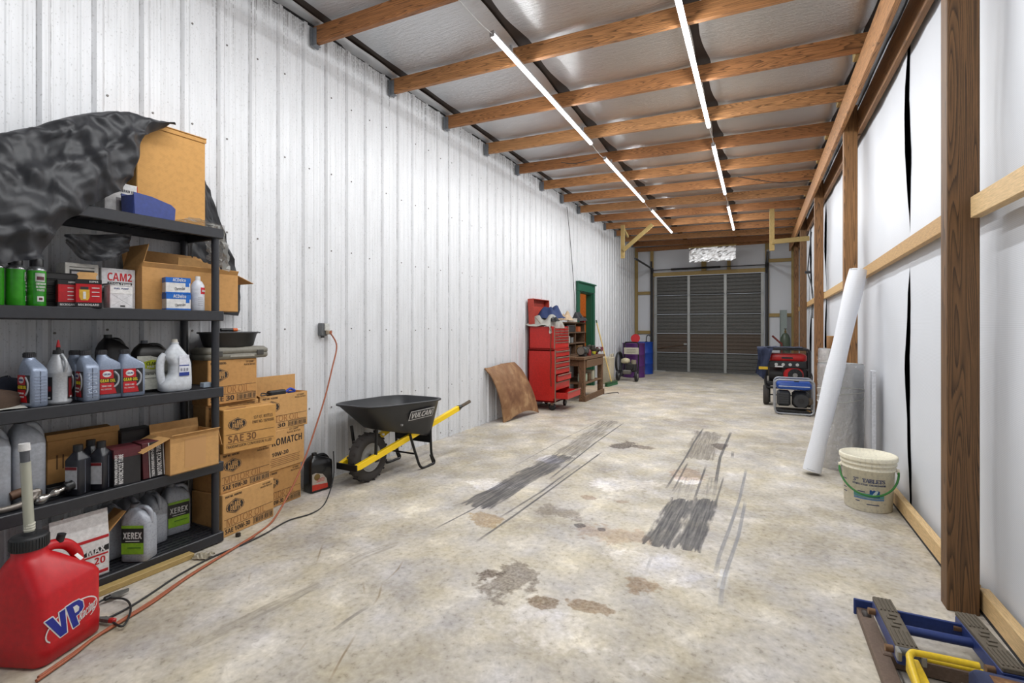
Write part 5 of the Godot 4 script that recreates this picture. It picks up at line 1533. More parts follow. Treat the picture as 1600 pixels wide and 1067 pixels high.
	part(t, "shell", B.new().loft(rings([[0.0, 0.43, 0.16, 0.03], [0.012, 0.45, 0.18, 0.035], [0.032, 0.45, 0.18, 0.035], [0.036, 0.442, 0.172, 0.033]])), gcase)
	part(t, "lid", B.new().loft(rings([[0.037, 0.442, 0.172, 0.033], [0.040, 0.45, 0.18, 0.035], [0.062, 0.45, 0.18, 0.035], [0.078, 0.41, 0.15, 0.03]])), gcase)
	for x in [-0.14, 0.15]: part(t, "latch", B.new().box(Vector3(x, 0.038, 0.092), Vector3(0.05, 0.034, 0.008), 0.003), plain("latch_dark", 70, 68, 64, 0.5))
	part(t, "handle_groove", B.new().box(Vector3(0.02, 0.020, 0.0905), Vector3(0.17, 0.012, 0.004)), plain("groove_pale", 168, 164, 152, 0.5))
	t = thing("drain_pan", "round black oil drain pan holding odds and ends", "pan", Vector3(-3.14, 1.1655, -2.07), FRONT)
	var pan := plain("pan_black", 30, 31, 33, 0.4)
	part(t, "wall", B.new().lathe(Vector3.ZERO, [[0.15, 0.0], [0.165, 0.006], [0.19, 0.085], [0.205, 0.09], [0.205, 0.098], [0.185, 0.098], [0.16, 0.012], [0.02, 0.01]], 36, 1.0, 0.5), pan)
	part(t, "spout_lip", B.new().box(Vector3(0.19, 0.092, 0), Vector3(0.05, 0.008, 0.05), 0.003), pan)
	t = thing("orange_marker", "black marker with orange end resting across the drain pan", "marker", Vector3(-3.12, 1.265, -2.08), FRONT)
	part(t, "barrel", B.new().cyl(Vector3(-0.08, 0.012, 0), Vector3(0.0, 0.012, 0), 0.011, -1, 12), plain("lid_black", 26, 26, 28, 0.4))
	part(t, "orange_end", B.new().cyl(Vector3(0.0, 0.012, 0), Vector3(0.03, 0.013, 0), 0.012, -1, 12), plain("orange_end", 232, 104, 36, 0.4))
	part(t, "white_tip", B.new().cyl(Vector3(0.03, 0.013, 0), Vector3(0.055, 0.014, 0), 0.011, 0.006, 12), plain("label_white", 232, 230, 228, 0.4))
	# antifreeze jug by the wall
	t = jug(Vector3(-3.13, 0.0, -2.80), FRONT - 0.15, 0.20, 0.30, 0.12, plain("jug_gloss_black", 24, 24, 26, 0.25), plain("lid_black", 26, 26, 28, 0.4), "coolant_bottle", "black jug with red and silver label by white wall", "jug")
	part(t, "label", B.new().prism(PackedVector2Array([Vector2(-0.092, 0.02), Vector2(0.045, 0.02), Vector2(0.035, 0.09), Vector2(0.0, 0.135), Vector2(-0.06, 0.155), Vector2(-0.092, 0.15)]), 0.0602, 0.0616), plain("label_silver", 188, 178, 166, 0.35, 0.2))
	part(t, "red_swoosh", B.new().prism(PackedVector2Array([Vector2(-0.092, 0.02), Vector2(0.045, 0.02), Vector2(0.042, 0.055), Vector2(-0.092, 0.068)]), 0.0614, 0.0626), plain("swoosh_red", 196, 52, 32, 0.35))
	part(t, "gold_seal", B.new().cyl(Vector3(-0.05, 0.122, 0.061), Vector3(-0.05, 0.122, 0.0628), 0.026, -1, 20), plain("seal_olive", 120, 96, 44, 0.4))
	for i in 3: patch(t, "fine_print", -0.02, 0.105 - 0.011 * i, 0.07, 0.004, 0.0616, plain("swoosh_red", 196, 52, 32, 0.35))

func build_gas_can():
	var t := thing("fuel_jug", "big red racing fuel jug with black screw cap and hose", "fuel can", Vector3(-2.585, 0, -0.925), deg_to_rad(112))
	var red := mat("fuel_red", rgb(204, 16, 30), 0.38, 0.0, "speckle", Vector3(2, 2, 2))
	var ox := -0.055
	part(t, "body", B.new().loft(rings([[0.0, 0.24, 0.24, 0.035], [0.012, 0.268, 0.268, 0.045], [0.09, 0.272, 0.272, 0.045], [0.11, 0.268, 0.268, 0.045], [0.262, 0.268, 0.268, 0.045], [0.285, 0.255, 0.255, 0.05, -0.004], [0.375, 0.150, 0.155, 0.06, -0.045], [0.395, 0.120, 0.125, 0.058, ox], [0.405, 0.108, 0.108, 0.054, ox], [0.432, 0.104, 0.104, 0.052, ox]], 6)), red)
	part(t, "handle", B.new().tube(curve([Vector3(ox + 0.045, 0.405, 0.012), Vector3(0.025, 0.408, 0.02), Vector3(0.072, 0.385, 0.028), Vector3(0.104, 0.335, 0.034), Vector3(0.112, 0.27, 0.034)]), 0.021, 12), red)
	var blk := plain("cap_black", 34, 35, 37, 0.5)
	var cap := B.new().lathe(Vector3(ox, 0.428, 0), [[0.056, 0.0], [0.057, 0.004], [0.057, 0.046], [0.052, 0.052], [0.03, 0.054]], 36)
	for i in 36:
		var a := TAU * i / 36
		cap.box(Vector3(ox + cos(a) * 0.057, 0.452, sin(a) * 0.057), Vector3(0.004, 0.04, 0.004))
	part(t, "screw_cap", cap, blk)
	part(t, "hose_collar", B.new().cyl(Vector3(ox, 0.48, 0), Vector3(ox, 0.494, 0), 0.022, 0.020, 18), blk)
	var clear := mat("hose_clear", rgb(196, 196, 180), 0.25)
	clear.transparency = BaseMaterial3D.TRANSPARENCY_ALPHA
	clear.albedo_color.a = 0.55
	var lean := Vector3(-0.012, 0, -0.004)
	part(t, "filler_hose", B.new().cyl(Vector3(ox, 0.49, 0), Vector3(ox, 0.77, 0) + lean, 0.0165, -1, 18), clear)
	part(t, "hose_core", B.new().cyl(Vector3(ox, 0.49, 0), Vector3(ox, 0.77, 0) + lean, 0.0115, -1, 14), mat("hose_core", rgb(172, 172, 156), 0.3))
	for i in 3: part(t, "hose_wrap", B.new().cyl(Vector3(ox, 0.50 + i * 0.010, 0), Vector3(ox, 0.506 + i * 0.010, 0), 0.0175, -1, 16), mat("hose_wrap", rgb(206, 204, 190), 0.4))
	part(t, "dark_nozzle", B.new().cyl(Vector3(ox, 0.765, 0) + lean, Vector3(ox, 0.82, 0) + lean * 1.2, 0.0145, -1, 16), plain("nozzle_grey", 92, 94, 100, 0.5))
	part(t, "white_cap", B.new().cyl(Vector3(ox, 0.815, 0) + lean * 1.2, Vector3(ox, 0.842, 0) + lean * 1.25, 0.019, 0.017, 18), plain("label_white", 232, 230, 228, 0.4))
	part(t, "vent_cap", B.new().cyl(Vector3(0.035, 0.415, 0.03), Vector3(0.04, 0.445, 0.036), 0.014, 0.015, 12), blk)
	# emblem on the face: white-edged oval with blue letters and script
	var z := 0.134
	var ring := func(a: float, b: float) -> PackedVector2Array:
		var out := PackedVector2Array()
		for i in 40:
			var w := TAU * i / 40
			out.append(Vector2(cos(w) * a, sin(w) * b).rotated(0.16) + Vector2(-0.008, 0.128))
		return out
	var wh := plain("label_white", 232, 230, 228, 0.4)
	part(t, "oval_edge", B.new().prism(ring.call(0.108, 0.058), z, z + 0.0012), wh)
	part(t, "oval_field", B.new().prism(ring.call(0.103, 0.053), z + 0.001, z + 0.002), red)
	var shear := Basis(Vector3(1, 0.10, 0), Vector3(-0.30, 1, 0), Vector3(0, 0, 1))
	var navy := plain("emblem_blue", 26, 40, 150, 0.4)
	for q in [["V", -0.064, 0.137], ["P", -0.006, 0.153]]:
		for s in [[1.16, wh, 0.0024], [1.0, navy, 0.0034]]:
			var sc: float = s[0]
			var poly := PackedVector2Array()
			if q[0] == "V": poly = PackedVector2Array([Vector2(-0.040, 0.045), Vector2(-0.012, 0.045), Vector2(0.004, -0.016), Vector2(0.014, 0.045), Vector2(0.036, 0.045), Vector2(0.016, -0.05), Vector2(-0.010, -0.05)])
			else: poly = PackedVector2Array([Vector2(-0.020, -0.062), Vector2(0.003, -0.062), Vector2(0.003, -0.022), Vector2(0.026, -0.020), Vector2(0.040, -0.006), Vector2(0.043, 0.018), Vector2(0.032, 0.034), Vector2(0.010, 0.038), Vector2(-0.020, 0.038)])
			var grown := PackedVector2Array()
			var gr := Geometry2D.offset_polygon(poly, 0.0045 if sc > 1.0 else 0.0)
			for p in (gr[0] if gr.size() > 0 else poly): grown.append(p)
			part(t, "letter_edge" if sc > 1.0 else "letter", B.new().prism(grown, 0, 0.001), s[1]).transform = Transform3D(shear, Vector3(q[1], q[2], z + s[2] - 0.0008))
	part(t, "letter_counter", B.new().prism(PackedVector2Array([Vector2(0.003, -0.008), Vector2(0.018, -0.007), Vector2(0.024, 0.006), Vector2(0.018, 0.020), Vector2(0.003, 0.021)]), 0, 0.001), wh).transform = Transform3D(shear, Vector3(-0.006, 0.153, z + 0.0034))
	lettering(t, "Racing", 0.036, Vector3(0.052, 0.128, z + 0.0032), wh, 0.072, Basis(Vector3(1, 0.32, 0), Vector3(0.1, 1, 0), Vector3(0, 0, 1)), true, "script_lettering", true)
	var st := patch(t, "sticker", 0, 0, 0.016, 0.032, 0, wh)
	st.transform = Transform3D(Basis(Vector3.RIGHT, -0.75) * Basis(Vector3.BACK, 0.2), Vector3(0.075, 0.335, 0.075))

func build_cords():
	# socket on the wall
	var t := thing("wall_outlet", "grey metal outlet box with plug on the ribbed wall", "outlet", Vector3(LEFT_X + 0.003, 1.275, -2.955), FRONT)
	part(t, "box", B.new().box(Vector3(-0.01, 0, 0.025), Vector3(0.058, 0.105, 0.045), 0.004), plain("outlet_grey", 120, 122, 124, 0.45, 0.4))
	part(t, "cover", B.new().box(Vector3(0.012, 0.02, 0.052), Vector3(0.05, 0.06, 0.012), 0.003), plain("outlet_pale", 206, 206, 202, 0.45))
	part(t, "knockout", B.new().cyl(Vector3(-0.01, -0.07, 0.025), Vector3(-0.01, -0.05, 0.025), 0.014), plain("outlet_dark", 70, 70, 72, 0.5))
	part(t, "adapter", B.new().box(Vector3(0.018, -0.025, 0.066), Vector3(0.045, 0.035, 0.034), 0.006), plain("plug_tan", 176, 160, 140, 0.5))
	var cord := plain("cord_orange", 170, 92, 58, 0.5)
	var c := thing("extension_cord", "orange extension cord dropping from the outlet and across floor", "cord", Vector3(-3.17, 0, -2.98))
	var lift := Vector3(0, 0.009, 0)
	var path := [Vector3(-3.195, 1.25, -2.98), on_x(526, 540, -3.17), on_x(519, 575, -3.14), on_x(508, 620, -3.11), on_x(494, 665, -3.07), on_x(478, 712, -3.02), on_x(463, 748, -2.97), on_x(444, 785, -2.92), on_y(424, 818) + lift, on_y(398, 838) + lift, on_y(350, 868) + lift, on_y(295, 902) + lift, on_y(240, 940) + lift, on_y(190, 972) + lift, on_y(150, 998) + lift, on_y(118, 1022) + lift, on_y(60, 1062) + lift]
	var pl := []
	for p in path: pl.append(p - c.position)
	part(c, "cable", B.new().tube(curve(pl), 0.0062, 8), cord)
	var off := []
	for k in range(9, path.size()): off.append(path[k] - c.position + Vector3(0.013 + 0.006 * sin(k * 1.7), 0, 0.012))
	part(c, "cable", B.new().tube(curve(off), 0.006, 8), cord)
	part(c, "plug", B.new().cyl(Vector3(-3.18, 1.25, -2.98) - c.position, Vector3(-3.215, 1.252, -2.97) - c.position, 0.014, 0.016, 12), cord)
	c = thing("charger_lead", "thin black lead with clamps running along shelving front", "cord", on_y(190, 950))
	lift = Vector3(0, 0.007, 0)
	path = [on_x(472, 668, -3.235), on_x(484, 700, -3.23), on_x(521, 705, -3.03), on_x(521, 745, -2.99), on_y(508, 787) + lift, on_y(488, 803) + lift, on_y(450, 815) + lift, on_y(415, 835) + lift, on_y(380, 852) + lift, on_y(330, 873) + lift, on_y(280, 900) + lift, on_y(235, 930) + lift, on_y(200, 952) + lift, on_y(165, 970) + lift]
	pl = []
	for p in path.slice(2): pl.append(p - c.position)
	part(c, "cable", B.new().tube(curve(pl), 0.0045, 7), plain("lead_black", 36, 36, 38, 0.5))
	pl = []
	for q in [[165, 970], [190, 985], [203, 965], [202, 948], [190, 941], [165, 942], [150, 950]]: pl.append(on_y(q[0], q[1]) + Vector3(0, 0.018, 0) - c.position)
	part(c, "loop", B.new().tube(curve(pl), 0.0045, 7), plain("lead_black", 36, 36, 38, 0.5))
	for q in [[186, 934, 0.0], [162, 975, 1.9]]:
		var cl := part(c, "clamp", B.new().prism(PackedVector2Array([Vector2(-0.035, -0.008), Vector2(0.0, -0.012), Vector2(0.04, -0.003), Vector2(0.042, 0.003), Vector2(0.0, 0.014), Vector2(-0.035, 0.016)]), 0.0, 0.014), plain("clamp_zinc", 150, 150, 148, 0.4, 0.7))
		cl.transform = Transform3D(Basis(Vector3.UP, FRONT + q[2]) * Basis(Vector3.RIGHT, -PI / 2 * 0.9), on_y(q[0], q[1]) + Vector3(0, 0.014, 0) - c.position)
		part(cl, "boot", B.new().box(Vector3(-0.045, 0.004, 0.007), Vector3(0.03, 0.02, 0.018), 0.004), plain("boot_red", 190, 40, 36, 0.5) if q[2] > 1.0 else plain("lid_black", 26, 26, 28, 0.4))
	t = thing("crumpled_wrapper", "crumpled pale wrapper on the floor by shelving corner", "litter", on_y(318, 872), 0.4)
	var rows := []
	var n := noise(FastNoiseLite.TYPE_SIMPLEX_SMOOTH, 1.0, 151, 3)
	for i in 9:
		var row := []
		for j in 7: row.append(Vector3((i - 4) * 0.012, 0.006 + 0.028 * absf(n.get_noise_2d(i * 1.3, j * 1.7)) + 0.012 * sin(PI * j / 6.0), (j - 3) * 0.010))
		rows.append(row)
	part(t, "film", B.new().sheet(rows, false), plain("wrapper", 176, 166, 144, 0.5))
	t = thing("hex_nut", "small dark steel nut lying on floor near the cartons", "nut", on_y(372, 838), 0.2)
	part(t, "nut", B.new().cyl(Vector3.ZERO, Vector3(0, 0.02, 0), 0.016, 0.015, 6), plain("nut_dark", 60, 54, 50, 0.5, 0.5))
	part(t, "bore", B.new().cyl(Vector3(0, 0.0195, 0), Vector3(0, 0.0205, 0), 0.008, -1, 12), plain("lid_black", 26, 26, 28, 0.4))

# ------------------------------------------------------------------ wheelbarrow
func build_wheelbarrow():
	var o := Vector3(-2.935, 0, -3.15)
	var t := thing("wheelbarrow", "black poly wheelbarrow with bright yellow steel handles", "wheelbarrow", o)
	var poly := mat("tray_poly", rgb(40, 41, 45), 0.45, 0.0, "speckle", Vector3(4, 4, 4))
	var steel := plain("leg_black", 26, 26, 28, 0.35, 0.3)
	var yel := mat("bar_yellow", rgb(246, 204, 20), 0.35)
	# tray: rim, tapering walls, inner wall
	var ring := func(y0: float, y1: float, zf: float, zr: float, wf: float, wr: float, rad: float) -> PackedVector3Array:      # front (towards +z) and rear widths
		var out := PackedVector3Array()
		var base := rrect(1.0, 1.0, rad, 0.0, 5)
		for p in base:
			var k := 0.5 - p.z      # 0 front .. 1 rear
			out.append(Vector3(p.x * lerpf(wf, wr, k), lerpf(y0, y1, k), lerpf(zf, zr, k)))
		return out
	var cx := 0.025
	var rings3 := []
	for q in [[0.40, 0.27, -0.13, -0.62, 0.24, 0.34, 0.22], [0.44, 0.285, -0.02, -0.66, 0.28, 0.40, 0.22], [0.645, 0.60, 0.215, -0.70, 0.44, 0.60, 0.26], [0.655, 0.61, 0.225, -0.71, 0.455, 0.615, 0.26], [0.655, 0.61, 0.245, -0.73, 0.48, 0.64, 0.27], [0.667, 0.622, 0.245, -0.73, 0.48, 0.64, 0.27], [0.668, 0.623, 0.215, -0.70, 0.44, 0.60, 0.26], [0.455, 0.30, -0.03, -0.655, 0.27, 0.39, 0.22]]:
		rings3.append(ring.call(q[0], q[1], q[2], q[3], q[4], q[5], q[6]))
	for r in rings3:
		for i in r.size(): r[i].x += cx
	part(t, "tray", B.new().loft(rings3), poly)
	# maker's plate on the near side wall
	var pa := Vector3(0.272, 0.525, -0.38)
	var plate := part(t, "nameplate", B.new().box(Vector3.ZERO, Vector3(0.29, 0.09, 0.002), 0.0), plain("label_white", 232, 230, 228, 0.4))
	plate.transform = Transform3D(Basis(Vector3.UP, FRONT - 0.13) * Basis(Vector3.RIGHT, 0.40) * Basis(Vector3.BACK, 0.02), pa)
	part(plate, "plate_field", B.new().box(Vector3(0, 0, 0.0012), Vector3(0.278, 0.078, 0.001)), poly)
	lettering(plate, "VULCAN", 0.052, Vector3(0, 0.0, 0.0024), plain("label_white", 232, 230, 228, 0.4), 0.25, Basis(Vector3(1, 0, 0), Vector3(0.12, 1, 0), Vector3(0, 0, 1)), true)
	# wheel
	var wc := Vector3(0, 0.2, 0)
	var turn := Basis(Vector3.BACK, -PI / 2)
	var tyre := B.new().at(Transform3D(turn, wc))
	tyre.lathe(Vector3.ZERO, [[0.118, -0.036], [0.140, -0.046], [0.172, -0.046], [0.192, -0.036], [0.2, -0.018], [0.2, 0.018], [0.192, 0.036], [0.172, 0.046], [0.140, 0.046], [0.118, 0.036], [0.114, 0.0], [0.118, -0.036]], 40, 1.0, 1.0, false)
	var tw := part(t, "wheel", tyre, mat("tyre_dusty", rgb(66, 62, 60), 0.85, 0.0, "speckle", Vector3(9, 9, 9)))
	var lug := B.new()
	for i in 36:
		var a := TAU * i / 36
		lug.at(Transform3D(Basis(Vector3.RIGHT, a), wc)).box(Vector3(0.02 * (1 if i % 2 else -1), 0.199, 0), Vector3(0.042, 0.008, 0.016))
	part(tw, "tread_lugs", lug, mat("tyre_dusty"))
	part(tw, "rim", B.new().at(Transform3D(turn, wc)).lathe(Vector3.ZERO, [[0.121, -0.034], [0.110, -0.036], [0.100, -0.014], [0.05, -0.008], [0.03, -0.03], [0.03, 0.03], [0.05, 0.008], [0.100, 0.014], [0.110, 0.036], [0.121, 0.034]], 36, 1.0, 1.0, false), plain("rim_grey", 186, 186, 184, 0.4, 0.4))
	part(tw, "axle", B.new().cyl(wc + Vector3(-0.10, 0, 0), wc + Vector3(0.10, 0, 0), 0.011), steel)
	# handles
	for s in [-1.0, 1.0]:
		var a := Vector3(0.085 * s, 0.17, 0.235)
		var b := Vector3((0.235 if s > 0 else 0.225) * s, 0.475, -1.03)
		var bar := plank(t, "handle", a, b, 0.05, 0.036, yel)
		var d := (b - a).normalized()
		part(bar, "ferrule", B.new().cyl(Vector3(bar.mesh.get_aabb().size.x / 2 - 0.005, 0, 0), Vector3(bar.mesh.get_aabb().size.x / 2 + 0.05, 0, 0), 0.030, 0.018, 10), steel)
		part(bar, "grip", B.new().cyl(Vector3(bar.mesh.get_aabb().size.x / 2 + 0.03, 0, 0), Vector3(bar.mesh.get_aabb().size.x / 2 + 0.19, 0, 0), 0.016, 0.017, 12), mat("grip_worn", rgb(96, 82, 66), 0.8, 0.0, "speckle", Vector3(8, 8, 8)))
		# axle bracket and strut up to the nose of the tray
		part(t, "axle_bracket", B.new().box(Vector3(0.10 * s, 0.2, 0.0), Vector3(0.014, 0.06, 0.05), 0.003), steel)
		part(t, "nose_strut", B.new().cyl(Vector3(0.11 * s, 0.20, 0.03), Vector3(0.14 * s, 0.46, 0.05), 0.013), steel)
		# bent pipe leg with skid
		var lx: float = 0.205 * s
		part(t, "leg", B.new().tube(curve([Vector3(lx, 0.345, -0.30), Vector3(lx, 0.16, -0.38), Vector3(lx, 0.02, -0.46), Vector3(lx + 0.005, 0.012, -0.60), Vector3(lx + 0.005, 0.025, -0.655), Vector3(lx, 0.12, -0.615), Vector3(lx, 0.375, -0.60)], 6), 0.012, 8), steel)
		part(t, "leg_stay", B.new().cyl(Vector3(lx, 0.02, -0.64), Vector3(lx, 0.10, -0.60), 0.010), steel)
	part(t, "nose_bracket", B.new().box(Vector3(0, 0.175, 0.24), Vector3(0.22, 0.05, 0.012), 0.003).box(Vector3(0, 0.152, 0.22), Vector3(0.22, 0.008, 0.05), 0.002), steel)
	part(t, "cross_brace", B.new().box(Vector3(0, 0.28, -0.595), Vector3(0.42, 0.13, 0.006), 0.002), steel)
	part(t, "tie_rod", B.new().cyl(Vector3(-0.2, 0.16, -0.38), Vector3(0.2, 0.16, -0.38), 0.008), steel)
	for q in [[0.21, 0.42, 0.05], [0.262, 0.47, -0.12]]: part(t, "bolt", B.new().cyl(Vector3(q[0] - 0.01, q[1], q[2]), Vector3(q[0] + 0.006, q[1], q[2]), 0.009, -1, 8), plain("bolt_zinc", 180, 180, 178, 0.4, 0.6))
# ------------------------------------------------------------------ along the left wall, further in
func slab_grid(rows: Array, off: Vector3) -> B:      # a bent plate: front, back and edges
	var b := B.new()
	b.sheet(rows)
	var back := []
	for r in rows:
		var q := []
		for p in r: q.append(p - off)
		q.reverse()
		back.append(q)
	b.sheet(back)
	var edge := []
	for i in rows[0].size(): edge.append(rows[0][i])
	for i in range(1, rows.size()): edge.append(rows[i][-1])
	for i in range(rows[0].size() - 2, -1, -1): edge.append(rows[-1][i])
	for i in range(rows.size() - 2, -1, -1): edge.append(rows[i][0])
	for i in edge.size() - 1: b.quad(edge[i] - off, edge[i + 1] - off, edge[i + 1], edge[i])
	return b

func heap(where: Vector3, called: String, label: String, category: String, size: Vector3, m: Material, seed: int, hang := 0.0) -> Node3D:      # cloth dropped in a heap, hem hanging over the front edge
	var t := thing(called, label, category, where)
	var n := noise(FastNoiseLite.TYPE_SIMPLEX_SMOOTH, 1.0, seed, 1)
	var r := noise(FastNoiseLite.TYPE_SIMPLEX_SMOOTH, 1.0, seed + 1, 2)
	r.fractal_type = FastNoiseLite.FRACTAL_RIDGED
	var rows := []
	for i in 29:
		var v := i / 28.0
		var row := []
		for j in 29:
			var u := j / 28.0
			var e := minf(minf(u, 1.0 - u), v if hang <= 0.0 else 1.0) * 4.0
			if hang <= 0.0: e = minf(e, (1.0 - v) * 4.0)
			var y := size.y * clampf(e, 0.0, 1.0) * (0.66 + 0.45 * n.get_noise_2d(u * 2.0, v * 2.0)) + 0.02 + 0.016 * r.get_noise_2d(u * 1.6 + v, v * 1.6)
			var p := Vector3(lerpf(-size.x / 2, size.x / 2, v), maxf(y, 0.004), lerpf(size.z / 2, -size.z / 2, u))
			if hang > 0.0 and v > 0.62:
				var k := (v - 0.62) / 0.38
				p.x = lerpf(-size.x / 2, size.x / 2, 0.62) + 0.03 * sin(k * PI / 2) + 0.02 * r.get_noise_2d(u * 4.0, v * 2.0)
				p.y = lerpf(p.y, -hang * (0.7 + 0.5 * n.get_noise_2d(u * 3.0, 7.0)), k)
			row.append(p)
		rows.append(row)
	part(t, "cloth", B.new().sheet(rows), m)
	return t

func build_hood():
	var t := thing("car_hood", "rust-brown car hood panel leaning on the white wall", "car part", Vector3(-3.02, 0, -6.25))
	var c := [Vector3(-3.03, 0.0, -5.88), Vector3(-2.94, 0.0, -6.78), Vector3(-3.175, 0.77, -6.53), Vector3(-3.175, 0.74, -5.70)]
	var rows := []
	for i in 17:
		var v := i / 16.0
		var row := []
		for j in 21:
			var u := j / 20.0
			var p: Vector3 = c[0].lerp(c[1], u).lerp(c[3].lerp(c[2], u), v)
			p.y += 0.09 * sin(PI * u) * (1.0 - v) * (1.0 - v)      # arched lower edge
			p.x += 0.055 * sin(PI * v) + 0.025 * sin(PI * u)
			p.y += 0.02 * sin(PI * u) * v
			if v > 0.86: p.x -= 0.05 * (v - 0.86) / 0.14      # folded back along the top
			if u < 0.08: p.x -= 0.03 * (0.08 - u) / 0.08
			if v > 0.7: p.x -= 0.04 * exp(-pow((u - 0.5) / 0.05, 2.0)) * (v - 0.7) / 0.3
			row.append(p - t.position)
		rows.append(row)
	var rust := mat("rusty_panel", rgb(240, 232, 222), 0.7, 0.0, "rust", Vector3(0.9, 0.9, 0.9))
	part(t, "panel", slab_grid(rows, Vector3(0.008, 0, 0)), rust)
	part(t, "edge_flange", B.new().tube(rows.map(func(r): return r[0] + Vector3(-0.006, 0, 0.003)), 0.012, 6), rust)

func build_chest():
	var t := thing("tool_chest", "tall red rolling tool chest with one drawer pulled open", "tool chest", Vector3(-3.0, 0, -7.33), FRONT)
	var red := mat("chest_red", rgb(204, 40, 32), 0.38, 0.0, "speckle", Vector3(2, 2, 2))
	var trim := mat("chest_trim", rgb(150, 128, 112), 0.4, 0.5, "speckle", Vector3(6, 6, 6))
	var W := 0.66
	var D := 0.45
	# lower cabinet
	var cab := part(t, "lower_cabinet", B.new().box(Vector3(-W / 2 + 0.01, 0.535, 0), Vector3(0.02, 0.81, D), 0.003).box(Vector3(W / 2 - 0.01, 0.535, 0), Vector3(0.02, 0.81, D), 0.003).box(Vector3(0, 0.535, -D / 2 + 0.01), Vector3(W, 0.81, 0.02)).box(Vector3(0, 0.14, 0), Vector3(W, 0.02, D)).box(Vector3(0, 0.93, 0), Vector3(W, 0.02, D)).box(Vector3(0, 0.16, D / 2 - 0.01), Vector3(W, 0.06, 0.02)), red)
	var ys := [0.19, 0.315, 0.45, 0.56, 0.665, 0.75, 0.83, 0.925]
	for k in ys.size() - 1:
		var y0: float = ys[k]
		var y1: float = ys[k + 1] - 0.012
		var out := 0.19 if k == 0 else (0.03 if k == 2 else 0.0)
		var dr := part(t, "drawer", B.new().box(Vector3(0, (y0 + y1) / 2, D / 2 + 0.004 + out), Vector3(W - 0.06, y1 - y0, 0.014), 0.003).box(Vector3(0, y0 + 0.006, D / 2 - 0.19 + out), Vector3(W - 0.09, 0.006, 0.38)).box(Vector3(-W / 2 + 0.05, (y0 + y1) / 2 - 0.01, D / 2 - 0.19 + out), Vector3(0.006, y1 - y0 - 0.02, 0.38)).box(Vector3(W / 2 - 0.05, (y0 + y1) / 2 - 0.01, D / 2 - 0.19 + out), Vector3(0.006, y1 - y0 - 0.02, 0.38)), red)
		part(dr, "pull", B.new().box(Vector3(0, y1 - 0.008, D / 2 + 0.018 + out), Vector3(W - 0.07, 0.018, 0.016), 0.004), trim)
	for x in [-W / 2 + 0.018, W / 2 - 0.018]: part(t, "corner_trim", B.new().box(Vector3(x, 0.53, D / 2 + 0.004), Vector3(0.034, 0.81, 0.01), 0.002), trim)
	part(t, "lock", B.new().cyl(Vector3(0.1, 0.90, D / 2 + 0.008), Vector3(0.1, 0.90, D / 2 + 0.022), 0.012), trim)
	# upper chest
	part(t, "upper_chest", B.new().box(Vector3(-W / 2 + 0.015, 1.125, 0), Vector3(0.02, 0.35, D - 0.02), 0.003).box(Vector3(W / 2 - 0.015, 1.125, 0), Vector3(0.02, 0.35, D - 0.02), 0.003).box(Vector3(0, 1.125, -D / 2 + 0.02), Vector3(W - 0.01, 0.35, 0.02)).box(Vector3(0, 0.955, 0), Vector3(W - 0.01, 0.016, D - 0.02)).box(Vector3(0, 1.27, 0.0), Vector3(W - 0.05, 0.012, D - 0.05)), red)
	var yu := [0.965, 1.06, 1.105, 1.15, 1.195, 1.24, 1.285]
	for k in yu.size() - 1:
		var y0: float = yu[k]
		var y1: float = yu[k + 1] - 0.008
		var parts := [[0.0, W - 0.06]] if k < 3 else [[-0.2, 0.185], [0.0, 0.185], [0.2, 0.185]]
		for q in parts:
			var dr := part(t, "drawer", B.new().box(Vector3(q[0], (y0 + y1) / 2, D / 2 - 0.01), Vector3(q[1], y1 - y0, 0.014), 0.002), red)
			part(dr, "pull", B.new().box(Vector3(q[0], y1 - 0.006, D / 2 + 0.002), Vector3(q[1] * 0.96, 0.009, 0.012), 0.002), trim)
	for x in [-W / 2 + 0.02, W / 2 - 0.02]: part(t, "corner_trim", B.new().box(Vector3(x, 1.125, D / 2 - 0.008), Vector3(0.03, 0.34, 0.01), 0.002), trim)
	# raised lid at the wall
	part(t, "lid", B.new().at(Transform3D(Basis(Vector3.RIGHT, -0.05), Vector3(0, 1.30, -D / 2 + 0.02))).box(Vector3(0, 0.22, 0), Vector3(W - 0.01, 0.43, 0.012), 0.003).box(Vector3(-W / 2 + 0.012, 0.22, 0.05), Vector3(0.012, 0.43, 0.09), 0.003).box(Vector3(W / 2 - 0.012, 0.22, 0.05), Vector3(0.012, 0.43, 0.09), 0.003).box(Vector3(0, 0.43, 0.05), Vector3(W - 0.01, 0.012, 0.09), 0.003), mat("chest_lid", rgb(188, 66, 50), 0.45, 0.0, "speckle", Vector3(2, 2, 2)))
	part(t, "lid_stay", B.new().cyl(Vector3(-W / 2 + 0.02, 1.28, 0.05), Vector3(-W / 2 + 0.02, 1.50, -D / 2 + 0.06), 0.006), trim)
	# casters
	for q in [[-0.26, 0.16], [0.27, 0.17], [-0.26, -0.16], [0.27, -0.16]]:
		var big: bool = q[0] > 0.0
		var r := 0.055
		var cs := part(t, "caster", B.new().at(Transform3D(Basis(Vector3.BACK if not big else Vector3.RIGHT, PI / 2), Vector3(q[0], r, q[1]))).lathe(Vector3.ZERO, [[r * 0.6, -0.018], [r, -0.014], [r, 0.014], [r * 0.6, 0.018]], 22), plain("caster_black", 36, 36, 38, 0.5))
		part(cs, "fork", B.new().box(Vector3(q[0], 0.105, q[1]), Vector3(0.05, 0.05, 0.05), 0.004), trim)
	# cloths thrown on top
	heap(Vector3(-2.94, 1.29, -7.30), "grey_coverall", "crumpled light grey cloth hanging off the red tool chest", "clothing", Vector3(0.60, 0.19, 0.70), mat("cloth_grey", rgb(176, 174, 166), 0.9, 0.0, "speckle", Vector3(6, 6, 6)), 161, 0.20)
